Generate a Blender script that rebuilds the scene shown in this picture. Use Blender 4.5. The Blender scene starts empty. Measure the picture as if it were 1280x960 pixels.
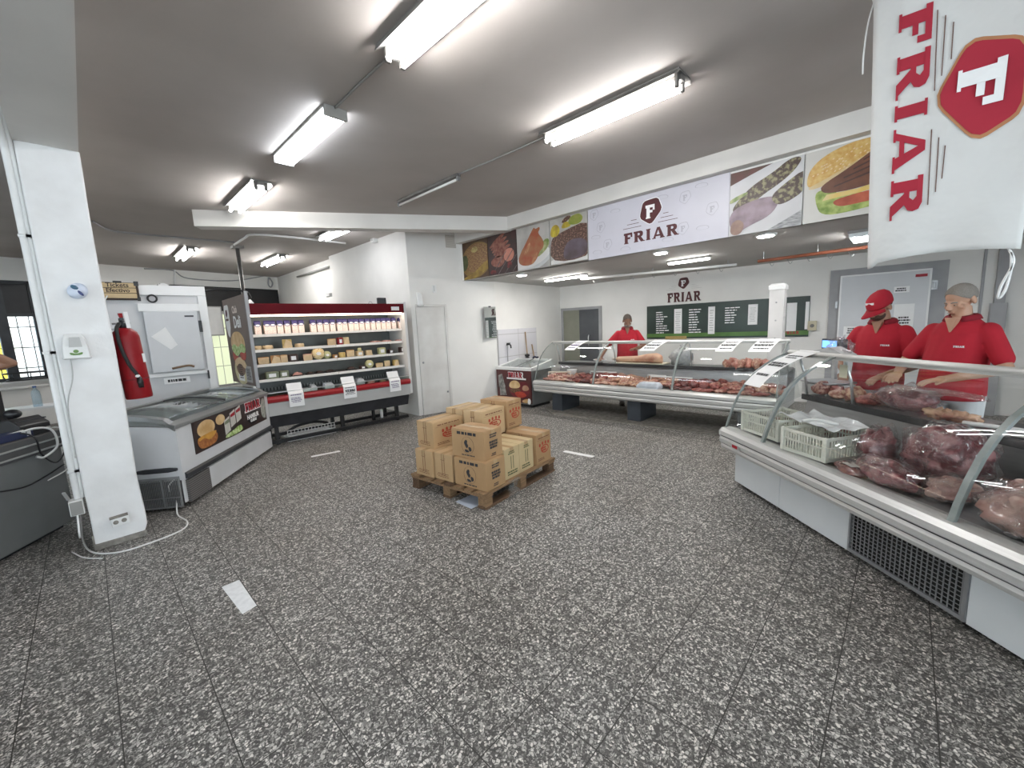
import bpy, math, random
from mathutils import Vector, Matrix, noise
R = math.radians
rng = random.Random(7)
scene = bpy.context.scene
C = scene.collection
# ------------------------------------------------------------------ camera
F_PX, TILT, ROLL, YAW, EYE = 510.1, 0.142179, -0.046340, 0.769170, 1.55
fwd = Vector((math.cos(YAW)*math.cos(TILT), math.sin(YAW)*math.cos(TILT), -math.sin(TILT)))
r0 = Vector((math.sin(YAW), -math.cos(YAW), 0)); u0 = r0.cross(fwd)
rgt = r0*math.cos(ROLL)+u0*math.sin(ROLL); upv = rgt.cross(fwd)
cam = bpy.data.cameras.new('camera'); camo = bpy.data.objects.new('camera', cam); C.objects.link(camo)
cam.sensor_fit = 'HORIZONTAL'; cam.sensor_width = 36; cam.lens = F_PX/1280*36; cam.clip_start = .05; cam.clip_end = 200
mw = Matrix((rgt, upv, -fwd)).transposed().to_4x4(); mw.translation = Vector((0, 0, EYE)); camo.matrix_world = mw
scene.camera = camo
# ------------------------------------------------------------------ world, exposure, light levels
scene.view_settings.view_transform = 'Standard'; scene.view_settings.look = 'None'
scene.view_settings.exposure = 1.6; scene.view_settings.gamma = 1; scene.view_settings.use_curve_mapping = False
W = bpy.data.worlds.new('sky'); scene.world = W; W.use_nodes = True
wn = W.node_tree.nodes; wl = W.node_tree.links
bg = wn['Background']; bg.inputs['Color'].default_value = (.86, .93, 1, 1); bg.inputs['Strength'].default_value = 2.2
TUBE = 30.0          # fluorescent tube emission
SPOT = 11.0           # round ceiling lights over the counter
CASE = 4.0           # lamps inside the refrigerated cases
scene.cycles.max_bounces = 10; scene.cycles.transparent_max_bounces = 24
scene.cycles.diffuse_bounces = 5; scene.cycles.glossy_bounces = 4
scene.cycles.sample_clamp_indirect = 6; scene.cycles.use_denoising = True
scene.cycles.caustics_reflective = False; scene.cycles.caustics_refractive = False

# ------------------------------------------------------------------ helpers: materials
MATS = {}
def mat(name, col, rough=.5, metal=0., var=0., scale=8., bump=0., bscale=40., col2=None, spec=.5, emit=0., coat=0., detail=4., lo=.35, hi=.65, stretch=None, sss=0.):
    if name in MATS: return MATS[name]
    m = bpy.data.materials.new(name); m.use_nodes = True; MATS[name] = m
    N, L = m.node_tree.nodes, m.node_tree.links
    b = N['Principled BSDF']
    b.inputs['Roughness'].default_value = rough; b.inputs['Metallic'].default_value = metal
    b.inputs['Specular IOR Level'].default_value = spec; b.inputs['Coat Weight'].default_value = coat
    c = (*col, 1)
    if col2 is None: col2 = tuple(max(0, x*(1-var)) for x in col)
    tc = N.new('ShaderNodeTexCoord'); src = tc.outputs['Object']
    if stretch:
        mp = N.new('ShaderNodeMapping'); mp.inputs['Scale'].default_value = stretch; L.new(src, mp.inputs['Vector']); src = mp.outputs['Vector']
    nz = N.new('ShaderNodeTexNoise'); nz.inputs['Scale'].default_value = scale; nz.inputs['Detail'].default_value = detail
    L.new(src, nz.inputs['Vector'])
    rp = N.new('ShaderNodeValToRGB'); rp.color_ramp.elements[0].position = lo; rp.color_ramp.elements[1].position = hi
    rp.color_ramp.elements[0].color = c; rp.color_ramp.elements[1].color = (*col2, 1)
    L.new(nz.outputs['Fac'], rp.inputs['Fac']); L.new(rp.outputs['Color'], b.inputs['Base Color'])
    if bump:
        n2 = N.new('ShaderNodeTexNoise'); n2.inputs['Scale'].default_value = bscale; L.new(src, n2.inputs['Vector'])
        bp = N.new('ShaderNodeBump'); bp.inputs['Strength'].default_value = bump; bp.inputs['Distance'].default_value = .01
        L.new(n2.outputs['Fac'], bp.inputs['Height']); L.new(bp.outputs['Normal'], b.inputs['Normal'])
    if emit:
        L.new(rp.outputs['Color'], b.inputs['Emission Color']); b.inputs['Emission Strength'].default_value = emit
    if sss:
        b.inputs['Subsurface Weight'].default_value = sss; b.inputs['Subsurface Radius'].default_value = (.02, .008, .005)
    return m
def lamp_mat(name, col, s):
    if name in MATS: return MATS[name]
    m = bpy.data.materials.new(name); m.use_nodes = True; MATS[name] = m
    N, L = m.node_tree.nodes, m.node_tree.links; N.remove(N['Principled BSDF'])
    e = N.new('ShaderNodeEmission'); e.inputs['Color'].default_value = (*col, 1); e.inputs['Strength'].default_value = s
    L.new(e.outputs[0], N['Material Output'].inputs['Surface']); return m
def glass_mat(name, tint=(.93,.97,.95), refl=1.0, rough=.0, haze=0., bump=0., bscale=30):
    """thin architectural pane: clear, with Fresnel reflection and an optional film of dirt"""
    if name in MATS: return MATS[name]
    m = bpy.data.materials.new(name); m.use_nodes = True; MATS[name] = m
    N, L = m.node_tree.nodes, m.node_tree.links; N.remove(N['Principled BSDF'])
    t = N.new('ShaderNodeBsdfTransparent'); t.inputs['Color'].default_value = (*tint, 1)
    g = N.new('ShaderNodeBsdfGlossy'); g.inputs['Roughness'].default_value = rough
    fr = N.new('ShaderNodeFresnel'); 
    ge = N.new('ShaderNodeNewGeometry'); io = N.new('ShaderNodeMath'); io.operation = 'MULTIPLY_ADD'; io.inputs[1].default_value = 1/1.45-1.45; io.inputs[2].default_value = 1.45
    L.new(ge.outputs['Backfacing'], io.inputs[0]); L.new(io.outputs[0], fr.inputs['IOR'])
    if bump:
        tcb = N.new('ShaderNodeTexCoord'); nb = N.new('ShaderNodeTexNoise'); nb.inputs['Scale'].default_value = bscale; nb.inputs['Detail'].default_value = 3; nb.inputs['Distortion'].default_value = 1.5; L.new(tcb.outputs['Object'], nb.inputs['Vector'])
        bb = N.new('ShaderNodeBump'); bb.inputs['Strength'].default_value = bump; bb.inputs['Distance'].default_value = .02; L.new(nb.outputs['Fac'], bb.inputs['Height'])
        L.new(bb.outputs['Normal'], g.inputs['Normal']); L.new(bb.outputs['Normal'], fr.inputs['Normal'])
    mu = N.new('ShaderNodeMath'); mu.operation = 'MULTIPLY'; mu.inputs[1].default_value = refl; L.new(fr.outputs[0], mu.inputs[0])
    mx = N.new('ShaderNodeMixShader'); L.new(mu.outputs[0], mx.inputs[0]); L.new(t.outputs[0], mx.inputs[1]); L.new(g.outputs[0], mx.inputs[2])
    out = mx.outputs[0]
    if haze:
        d = N.new('ShaderNodeBsdfDiffuse'); d.inputs['Color'].default_value = (.8, .83, .82, 1)
        nz = N.new('ShaderNodeTexNoise'); nz.inputs['Scale'].default_value = 14
        tc = N.new('ShaderNodeTexCoord'); L.new(tc.outputs['Object'], nz.inputs['Vector'])
        m3 = N.new('ShaderNodeMath'); m3.operation = 'MULTIPLY'; m3.inputs[1].default_value = haze*2; L.new(nz.outputs['Fac'], m3.inputs[0])
        m2 = N.new('ShaderNodeMixShader'); L.new(m3.outputs[0], m2.inputs[0]); L.new(out, m2.inputs[1]); L.new(d.outputs[0], m2.inputs[2]); out = m2.outputs[0]
    L.new(out, N['Material Output'].inputs['Surface']); return m

# ------------------------------------------------------------------ helpers: geometry
class MB:
    def __init__(s): s.v = []; s.f = []; s.mi = []; s.cur = 0
    def add(s, vs, fs):
        o = len(s.v); s.v += [tuple(x) for x in vs]; s.f += [tuple(i+o for i in f) for f in fs]; s.mi += [s.cur]*len(fs); return s
    def box(s, x0, y0, z0, x1, y1, z1):
        if x0 > x1: x0, x1 = x1, x0
        if y0 > y1: y0, y1 = y1, y0
        if z0 > z1: z0, z1 = z1, z0
        return s.add([(x0,y0,z0),(x1,y0,z0),(x1,y1,z0),(x0,y1,z0),(x0,y0,z1),(x1,y0,z1),(x1,y1,z1),(x0,y1,z1)],
                     [(0,3,2,1),(4,5,6,7),(0,1,5,4),(1,2,6,5),(2,3,7,6),(3,0,4,7)])
    def obox(s, c, size, M=None):
        M = M or Matrix.Identity(3); c = Vector(c); h = [d/2 for d in size]
        vs = [c+M@Vector((sx*h[0], sy*h[1], sz*h[2])) for sz in (-1,1) for sx, sy in ((-1,-1),(1,-1),(1,1),(-1,1))]
        return s.add(vs, [(0,3,2,1),(4,5,6,7),(0,1,5,4),(1,2,6,5),(2,3,7,6),(3,0,4,7)])
    def bar(s, a, b, w, t, up=(0,0,1)):
        a, b = Vector(a), Vector(b); d = (b-a); L = d.length; x = d/L; upv_ = Vector(up)
        if abs(x.dot(upv_)) > .98: upv_ = Vector((0,1,0))
        y = upv_.cross(x).normalized(); z = x.cross(y)
        return s.obox((a+b)/2, (L, w, t), Matrix((x, y, z)).transposed())
    def prism(s, poly, a, b, plane='xy'):
        """poly 2-D, extruded from a to b along the third axis"""
        n = len(poly)
        area = sum(poly[i][0]*poly[(i+1) % n][1]-poly[(i+1) % n][0]*poly[i][1] for i in range(n))
        if area < 0: poly = poly[::-1]
        if plane == 'xy':
            P = lambda p, h: (p[0], p[1], h); flip = False
        elif plane == 'xz':
            P = lambda p, h: (p[0], h, p[1]); flip = True
        else:
            P = lambda p, h: (h, p[0], p[1]); flip = False
        if a > b: a, b = b, a
        vs = [P(p, a) for p in poly]+[P(p, b) for p in poly]
        fs = [tuple(range(n))[::-1], tuple(range(n, 2*n))]+[(i, (i+1) % n, n+(i+1) % n, n+i) for i in range(n)]
        if flip: fs = [f[::-1] for f in fs]
        return s.add(vs, fs)
    def loft(s, rings, caps=True, closed=True):
        n = len(rings[0]); vs = [p for r in rings for p in r]; fs = []
        for k in range(len(rings)-1):
            for i in range(n if closed else n-1):
                j = (i+1) % n; fs.append((k*n+i, k*n+j, (k+1)*n+j, (k+1)*n+i))
        if caps and closed:
            fs.append(tuple(range(n))[::-1]); fs.append(tuple(range((len(rings)-1)*n, len(rings)*n)))
        return s.add(vs, fs)
    def tube(s, pts, r, n=8, flat=None):
        pts = [Vector(p) for p in pts]; rs = r if isinstance(r, (list, tuple)) else [r]*len(pts)
        up_ = None; rings = []
        for i, p in enumerate(pts):
            d = (pts[min(i+1, len(pts)-1)]-pts[max(i-1, 0)]).normalized()
            if up_ is None: up_ = Vector((0,0,1)) if abs(d.z) < .9 else Vector((1,0,0))
            x = (up_-d*up_.dot(d)).normalized(); y = d.cross(x); up_ = x
            rings.append([p+(x*math.cos(2*math.pi*k/n)+y*math.sin(2*math.pi*k/n))*rs[i] for k in range(n)])
        return s.loft(rings)
    def lathe(s, prof, c=(0,0,0), n=20, axis='z'):
        rings = []
        for r, h in prof:
            ring = []
            for k in range(n):
                a = 2*math.pi*k/n; x, y = r*math.cos(a), r*math.sin(a)
                p = (x, y, h) if axis == 'z' else ((x, h, y) if axis == 'y' else (h, x, y))
                ring.append((p[0]+c[0], p[1]+c[1], p[2]+c[2]))
            if axis == 'y': ring = ring[::-1]
            rings.append(ring)
        return s.loft(rings)
    def ell(s, c, rad, M=None, nu=16, nv=10, wob=0., seed=0, freq=2.2):
        M = M or Matrix.Identity(3); c = Vector(c); rings = []
        if not hasattr(rad, '__len__'): rad = (rad,)*3
        for j in range(nv+1):
            t = math.pi*j/nv; t = min(max(t, .06), math.pi-.06); ring = []
            for i in range(nu):
                a = 2*math.pi*i/nu; d = Vector((math.sin(t)*math.cos(a), math.sin(t)*math.sin(a), -math.cos(t)))
                k = 1+wob*noise.noise(d*freq+Vector((seed*3.1, seed*1.7, seed)))*1.6 if wob else 1
                ring.append(c+M@Vector((d.x*rad[0]*k, d.y*rad[1]*k, d.z*rad[2]*k)))
            rings.append(ring)
        return s.loft(rings)
    def xf(s, M):
        s.v = [tuple(M@Vector(p)) for p in s.v]; return s
    def mesh(s, name, mats, smooth=False):
        me = bpy.data.meshes.new(name); me.from_pydata(s.v, [], s.f)
        for m in (mats if isinstance(mats, (list, tuple)) else [mats]): me.materials.append(m)
        me.polygons.foreach_set('material_index', s.mi)
        me.polygons.foreach_set('use_smooth', [bool(smooth)]*len(s.f)); me.update(); return me
    def build(s, name, mats, parent=None, smooth=False, bevel=0., loc=None, rz=0.):
        o = bpy.data.objects.new(name, s.mesh(name, mats, smooth)); C.objects.link(o)
        if parent: o.parent = parent
        if loc: o.location = loc
        if rz: o.rotation_euler.z = rz
        if bevel:
            b = o.modifiers.new('bevel', 'BEVEL'); b.width = bevel; b.segments = 2; b.limit_method = 'ANGLE'; b.angle_limit = R(40)
        return o
def tag(o, label=None, cat=None, group=None, kind=None):
    if label: o['label'] = label
    if cat: o['category'] = cat
    if group: o['group'] = group
    if kind: o['kind'] = kind
    return o
def thing(name, label, cat, loc=(0,0,0), rz=0., group=None):
    o = bpy.data.objects.new(name, None); C.objects.link(o); o.empty_display_size = .1
    o.location = loc; o.rotation_euler.z = rz; return tag(o, label, cat, group)
def struct(name, mb, m, bevel=0., parent=None, smooth=False):
    o = mb.build(name, m, parent, smooth, bevel)
    if not parent: tag(o, kind='structure')
    return o
def copy_tree(o, parent=None):
    c = o.copy(); C.objects.link(c)
    if parent: c.parent = parent
    for ch in list(o.children): copy_tree(ch, c)
    return c
def smooth_poly(p, it=2, q=.22):
    for _ in range(it):
        o = []
        for i in range(len(p)):
            a, b = p[i], p[(i+1) % len(p)]
            o += [(a[0]*(1-q)+b[0]*q, a[1]*(1-q)+b[1]*q), (a[0]*q+b[0]*(1-q), a[1]*q+b[1]*(1-q))]
        p = o
    return p
def circ(cx, cy, rx, ry=None, n=28, a0=0., a1=360.):
    ry = ry or rx
    return [(cx+rx*math.cos(R(a0+(a1-a0)*k/(n if a1-a0 >= 360 else n-1))), cy+ry*math.sin(R(a0+(a1-a0)*k/(n if a1-a0 >= 360 else n-1)))) for k in range(n)]
def spline(pts, n=8):
    pts = [Vector(p) for p in pts]; P = [pts[0]*2-pts[1]]+pts+[pts[-1]*2-pts[-2]]; out = []
    for i in range(1, len(P)-2):
        for k in range(n):
            t = k/n; a, b, c, d = P[i-1], P[i], P[i+1], P[i+2]
            out.append(.5*((2*b)+(c-a)*t+(2*a-5*b+4*c-d)*t*t+(3*b-a-3*c+d)*t**3))
    out.append(pts[-1]); return out
def wall_holes(name, P0, P1, thick, z0, z1, m, holes=()):
    """a wall from P0 to P1, its face on the line, its thickness to the left; holes (s0,s1,z0,z1)"""
    P0, P1 = Vector(P0), Vector(P1); d = P1-P0; L = d.length
    xs = sorted({0, L, *[h[0] for h in holes], *[h[1] for h in holes]}); zs = sorted({z0, z1, *[h[2] for h in holes], *[h[3] for h in holes]})
    b = MB()
    for i in range(len(xs)-1):
        for j in range(len(zs)-1):
            cx, cz = (xs[i]+xs[i+1])/2, (zs[j]+zs[j+1])/2
            if any(h[0] < cx < h[1] and h[2] < cz < h[3] for h in holes): continue
            b.box(xs[i], 0, zs[j], xs[i+1], thick, zs[j+1])
    o = struct(name, b, m); o.location = (P0.x, P0.y, 0); o.rotation_euler.z = math.atan2(d.y, d.x); return o
# lettering ---------------------------------------------------------------------------------
def letters(b, word, x, z, h, y0, y1, gap=.14, sx=1., M2=None):
    """heavy slab letters as thin prisms in the xz plane; returns the end x"""
    G = {
     'F': (.74, [[(.08,0),(.34,0),(.34,1),(.08,1)], [(0,.8),(.74,.8),(.74,1),(0,1)], [(.6,.58),(.74,.58),(.74,1),(.6,1)], [(.3,.42),(.56,.42),(.56,.6),(.3,.6)], [(.03,0),(.40,0),(.40,.09),(.03,.09)]]),
     'R': (.9, [[(.08,0),(.34,0),(.34,1),(.08,1)], [(0,.83),(.5,.83),(.5,1),(0,1)], [(.3,.82),(.5,.82),(.62,1),(.3,1)], [(.46,.83),(.55,.72),(.8,.72),(.76,.9),(.62,1)], [(.55,.72),(.48,.6),(.62,.44),(.76,.55),(.8,.72)], [(.3,.43),(.62,.43),(.52,.6),(.3,.6)], [(.36,.45),(.6,.5),(.9,.0),(.62,0)], [(.03,0),(.39,0),(.39,.09),(.03,.09)], [(.62,0),(.95,0),(.95,.08),(.62,.08)]]),
     'I': (.42, [[(.08,0),(.34,0),(.34,1),(.08,1)], [(.03,0),(.39,0),(.39,.09),(.03,.09)], [(.03,.91),(.39,.91),(.39,1),(.03,1)]]),
     'A': (1.0, [[(.06,0),(.22,0),(.5,.86),(.56,1),(.38,1)], [(.38,1),(.6,1),(.96,0),(.68,0),(.47,.8)], [(.22,.2),(.74,.2),(.68,.36),(.28,.36)], [(0,0),(.29,0),(.29,.08),(0,.08)], [(.62,0),(1.0,0),(1.0,.08),(.62,.08)]]),
    }
    for ch in word:
        w, ps = G[ch]
        for k_, p in enumerate(ps):
            q = [(x+px*h*sx, z+pz*h) for px, pz in p]
            if M2: q = [M2(a) for a in q]
            b.prism(q, y0, y1-.0003*k_, 'xz')
        x += (w+gap)*h*sx
    return x-gap*h*sx
def word_width(word, h, gap=.14, sx=1.):
    W_ = {'F': .74, 'R': .9, 'I': .42, 'A': 1.0}; return (sum(W_[c] for c in word)+gap*(len(word)-1))*h*sx
BADGE = smooth_poly([(-.62,.9),(.62,.98),(.98,.05),(.05,-1),(-.92,-.32)], 2, .14)
def badge(b, cx, cz, s, y0, y1, M2=None):
    q = [(cx+x*s, cz+z*s) for x, z in BADGE]
    if M2: q = [M2(a) for a in q]
    b.prism(q, y0, y1, 'xz')
def text(name, body, size, m, parent, loc, rz=0., ry=0., align='CENTER', fat=0., depth=.0006, tiltx=0., xs=1.):
    """words lying in the xz plane of the parent, read from -y"""
    cu = bpy.data.curves.new(name, 'FONT'); cu.body = body; cu.size = size; cu.extrude = depth; cu.align_x = align; cu.align_y = 'CENTER'; cu.offset = fat
    cu.resolution_u = 3
    o = bpy.data.objects.new(name, cu); C.objects.link(o)
    me = bpy.data.meshes.new_from_object(o.evaluated_get(bpy.context.evaluated_depsgraph_get()))
    bpy.data.objects.remove(o); bpy.data.curves.remove(cu)
    for v in me.vertices: v.co = Vector((v.co.x*xs, -v.co.z, v.co.y))
    me.materials.clear(); me.materials.append(m)
    o = bpy.data.objects.new(name, me); C.objects.link(o); o.parent = parent; o.location = loc; o.rotation_euler = (tiltx, ry, rz); return o
def strokes(b, x, z, w, h, rows, y, fill=.5, seed=3, th=.0006):
    """lines of small print too small to read: rows of short word-like dashes"""
    q = random.Random(seed+rows); rh = h/rows
    for k in range(rows):
        zz = z+h-(k+.5)*rh; xx = x+q.uniform(0,.18)*w; end = x+w-q.uniform(0,.25)*w
        while xx < end:
            l = min(q.uniform(.06,.2)*w, end-xx); b.box(xx, y, zz-rh*fill/2, xx+l, y-th, zz+rh*fill/2); xx += l+.03*w
ORD = ['first','second','third','fourth','fifth','sixth','seventh','eighth','ninth','tenth','eleventh','twelfth','thirteenth','fourteenth','fifteenth','sixteenth','seventeenth','eighteenth','nineteenth','twentieth','twenty-first','twenty-second','twenty-third','twenty-fourth','twenty-fifth','twenty-sixth','twenty-seventh','twenty-eighth','twenty-ninth','thirtieth']
# ------------------------------------------------------------------ measured points of the place
def ray(px, py): return rgt*((px-640)/F_PX)-upv*((py-480)/F_PX)+fwd
def atz(px, py, z):
    d = ray(px, py); t = (z-EYE)/d.z; return Vector((d.x*t, d.y*t, z))
def onplane(px, py, P0, d):
    r = ray(px, py); n = Vector((-d[1], d[0])); t = n.dot(Vector(P0[:2]))/n.dot(r.xy); return Vector((r.x*t, r.y*t, EYE+r.z*t))
# ------------------------------------------------------------------ materials of the room
def terrazzo():
    m = bpy.data.materials.new('terrazzo_tile'); m.use_nodes = True
    N, L = m.node_tree.nodes, m.node_tree.links; b = N['Principled BSDF']
    g = N.new('ShaderNodeNewGeometry')
    def vor(scale, rnd=1.):
        v = N.new('ShaderNodeTexVoronoi'); v.inputs['Scale'].default_value = scale; v.inputs['Randomness'].default_value = rnd
        e = N.new('ShaderNodeTexVoronoi'); e.feature = 'DISTANCE_TO_EDGE'; e.inputs['Scale'].default_value = scale; e.inputs['Randomness'].default_value = rnd
        L.new(src, v.inputs['Vector']); L.new(src, e.inputs['Vector']); return v, e
    # slight warp so that chips are not regular
    nz = N.new('ShaderNodeTexNoise'); nz.inputs['Scale'].default_value = 30; L.new(g.outputs['Position'], nz.inputs['Vector'])
    vm = N.new('ShaderNodeVectorMath'); vm.operation = 'MULTIPLY_ADD'; vm.inputs[1].default_value = (.02,.02,0); L.new(nz.outputs['Color'], vm.inputs[0]); L.new(g.outputs['Position'], vm.inputs[2])
    fl = N.new('ShaderNodeVectorMath'); fl.operation = 'MULTIPLY'; fl.inputs[1].default_value = (1,1,0); L.new(vm.outputs[0], fl.inputs[0]); src = fl.outputs[0]
    v1, e1 = vor(88); v2, e2 = vor(190)
    def ramp(sock, els, interp='LINEAR'):
        r = N.new('ShaderNodeValToRGB'); r.color_ramp.interpolation = interp
        while len(r.color_ramp.elements) > len(els): r.color_ramp.elements.remove(r.color_ramp.elements[-1])
        while len(r.color_ramp.elements) < len(els): r.color_ramp.elements.new(.5)
        for k, (p, c) in enumerate(els):
            r.color_ramp.elements[k].position = p; r.color_ramp.elements[k].color = (c, c*.97, c*.93, 1) if not hasattr(c, '__len__') else (*c, 1)
        L.new(sock, r.inputs['Fac']); return r.outputs['Color']
    sep = N.new('ShaderNodeSeparateColor'); L.new(v1.outputs['Color'], sep.inputs[0])
    sep2 = N.new('ShaderNodeSeparateColor'); L.new(v2.outputs['Color'], sep2.inputs[0])
    chip = ramp(sep.outputs['Red'], [(0,.07),(.25,.11),(.40,.22),(.56,.40),(.76,.64),(1,.85)])
    small = ramp(sep2.outputs['Red'], [(0,.05),(.55,.09),(.75,.2),(1,.5)])
    mask = ramp(e1.outputs['Distance'], [(.06,0.),(.13,1.)])
    def mix(a, c, f):
        x = N.new('ShaderNodeMix'); x.data_type = 'RGBA'; L.new(f, x.inputs[0]); L.new(a, x.inputs[6]); L.new(c, x.inputs[7]); return x.outputs[2]
    keep = N.new('ShaderNodeMath'); keep.operation = 'MULTIPLY'; L.new(mask, keep.inputs[0])
    big = N.new('ShaderNodeMath'); big.operation = 'GREATER_THAN'; big.inputs[1].default_value = .3; L.new(sep.outputs['Green'], big.inputs[0]); L.new(big.outputs[0], keep.inputs[1])
    col = mix(small, chip, keep.outputs[0])
    # joints of the 30 cm tiles
    br = N.new('ShaderNodeSeparateXYZ'); L.new(g.outputs['Position'], br.inputs[0])
    def joint(sock, off):
        a = N.new('ShaderNodeMath'); a.operation = 'SUBTRACT'; a.inputs[1].default_value = off; L.new(sock, a.inputs[0])
        p = N.new('ShaderNodeMath'); p.operation = 'PINGPONG'; p.inputs[1].default_value = .15; L.new(a.outputs[0], p.inputs[0])
        q = N.new('ShaderNodeMath'); q.operation = 'LESS_THAN'; q.inputs[1].default_value = .0022; L.new(p.outputs[0], q.inputs[0]); return q.outputs[0]
    j = N.new('ShaderNodeMath'); j.operation = 'MAXIMUM'; L.new(joint(br.outputs[0], 1.096), j.inputs[0]); L.new(joint(br.outputs[1], 1.318), j.inputs[1])
    dk = N.new('ShaderNodeMix'); dk.data_type = 'RGBA'; dk.inputs[7].default_value = (.035,.033,.03,1); L.new(j.outputs[0], dk.inputs[0]); L.new(col, dk.inputs[6])
    # worn, slightly brown patches
    pn = N.new('ShaderNodeTexNoise'); pn.inputs['Scale'].default_value = .9; pn.inputs['Detail'].default_value = 5; L.new(g.outputs['Position'], pn.inputs['Vector'])
    wear = ramp(pn.outputs['Fac'], [(.3,(.84,.81,.77)),(.7,(1,.99,.98))])
    mm = N.new('ShaderNodeMix'); mm.data_type = 'RGBA'; mm.blend_type = 'MULTIPLY'; mm.inputs[0].default_value = 1; L.new(dk.outputs[2], mm.inputs[6]); L.new(wear, mm.inputs[7])
    L.new(mm.outputs[2], b.inputs['Base Color'])
    rr = N.new('ShaderNodeMapRange'); rr.inputs['To Min'].default_value = .38; rr.inputs['To Max'].default_value = .55; L.new(pn.outputs['Fac'], rr.inputs['Value']); L.new(rr.outputs[0], b.inputs['Roughness'])
    b.inputs['Specular IOR Level'].default_value = .35
    return m
TERR = terrazzo()
PLASTER = mat('white_plaster', (.83,.815,.785), .75, var=.07, scale=1.6, bump=.08, bscale=60)
PLASTER_PAINT = mat('painted_pillar', (.81,.81,.81), .6, col2=(.74,.735,.73), scale=5, bump=.25, bscale=22)
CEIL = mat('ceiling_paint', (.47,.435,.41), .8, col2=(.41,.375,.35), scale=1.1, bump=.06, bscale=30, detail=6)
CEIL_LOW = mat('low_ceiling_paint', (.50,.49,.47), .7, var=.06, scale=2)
BEAMP = mat('beam_paint', (.70,.68,.65), .75, var=.08, scale=2, bump=.05)
DOORP = mat('door_paint', (.72,.71,.685), .5, col2=(.62,.60,.57), scale=3, detail=8)
COLD = mat('cold_room_panel', (.62,.63,.65), .35, var=.06, scale=3)
WHITE = mat('white_enamel', (.82,.82,.82), .3, var=.05, scale=4)
WHITE2 = mat('white_plastic', (.80,.80,.79), .4, var=.04, scale=8)
GREYM = mat('grey_metal', (.38,.39,.40), .35, .6, var=.15, scale=6)
ALU = mat('brushed_aluminium', (.62,.64,.63), .32, .75, var=.12, scale=5, stretch=(1,20,20))
ALUP = mat('pale_aluminium_rail', (.64,.635,.62), .35, .35, var=.1, scale=5, stretch=(1,20,20))
STEEL = mat('stainless_steel', (.46,.47,.48), .3, .9, var=.2, scale=4, stretch=(1,12,12))
DARK = mat('dark_grey_metal', (.05,.053,.06), .45, .3, var=.3, scale=6)
BLACK = mat('black_plastic', (.015,.015,.017), .4, var=.3, scale=6)
RUBBER = mat('black_rubber', (.02,.02,.02), .7, var=.3, scale=10)
PAPER = mat('white_paper', (.85,.85,.85), .8, var=.03, scale=10)
INK = mat('black_ink', (.03,.03,.035), .7, var=.2, scale=10)
MAROON = mat('maroon_print', (.085,.012,.014), .45, var=.25, scale=6)
REDP = mat('red_print', (.42,.014,.03), .55, var=.15, scale=5)
WHITEP = mat('white_print', (.86,.86,.86), .5, var=.03, scale=8)
CONC = mat('chipped_concrete', (.30,.28,.25), .9, var=.4, scale=18, bump=.5)
GREY_FRAME = mat('grey_painted_frame', (.36,.36,.37), .5, var=.12, scale=5)
GLASSW = glass_mat('window_glass', (.96,.98,.98))
# ------------------------------------------------------------------ room shell
struct('floor', MB().box(-6.4,-4.3,-.12,9.6,14.6,0), TERR)
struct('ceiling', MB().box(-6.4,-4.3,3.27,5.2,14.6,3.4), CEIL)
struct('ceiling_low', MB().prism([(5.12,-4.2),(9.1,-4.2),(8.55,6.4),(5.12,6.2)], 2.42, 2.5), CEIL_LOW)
struct('wall_sign', MB().box(5.05,-4.2,2.42,5.2,6.06,3.27), PLASTER)
struct('trim_beam', MB().box(4.93,-4.2,3.075,5.05,6.06,3.27), BEAMP)
bd = Vector((5.0-1.23, 4.67-6.96)).normalized(); bn = Vector((-bd.y, bd.x))*.2
struct('trim_beam_diagonal', MB().prism([(1.23,6.96),(4.99,4.676),(4.99+bn.x,4.676+bn.y),(1.23+bn.x,6.96+bn.y)], 3.06, 3.27), BEAMP)
# wall with the white door, corner, then the left wall of the preparation area
struct('wall_door', MB().prism([(4.05,6.3),(5.72,5.905),(5.75,6.03),(4.08,6.43)], 0, 3.27), PLASTER)
struct('wall_preparation', MB().prism([(5.72,5.905),(8.5,6.2),(8.5,6.33),(5.72,6.05)], 0, 3.27), PLASTER)
struct('wall_side', MB().prism([(4.05,6.3),(4.05,9.45),(4.2,9.45),(4.2,6.32)], 0, 3.27), PLASTER)
struct('wall_side_far', MB().box(4.2,9.45,0,4.34,13.7,3.27), PLASTER)
FW0, FWD = Vector((-6.3, 13.5-.22*10.56)), Vector((1,.22)).normalized()
def far_s(x): return (x+6.3)*math.hypot(1,.22)
wall_holes('wall_far', FW0, (4.4, 13.5+.22*.14), .15, 0, 3.27, PLASTER,
           [(far_s(-5.6), far_s(-.55), .93, 2.84), (far_s(2.33), far_s(2.9), .34, 2.2)])
wall_holes('wall_left', (-6.25,-4.2), (-6.25,11.4), .15, 0, 3.27, PLASTER, [(1.2,9.2,.6,2.7)])
wall_holes('wall_back', (9.2,-4.1), (-6.3,-4.1), .15, 0, 3.27, PLASTER, [(5.2,14.2,.5,2.8)])
BW0, BWD = Vector((8.19,6.2)), Vector((.381,-5.67)).normalized()
wall_holes('wall_right', BW0, BW0+BWD*10.5, .15, 0, 3.27, PLASTER)
def bw(s, off=0.): return BW0+BWD*s+Vector((-BWD.y, BWD.x))*(-off)*-1   # off > 0 : into the wall
BWR = math.atan2(BWD.y, BWD.x)      # the local frame of that wall: x to the right, y into it
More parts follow.
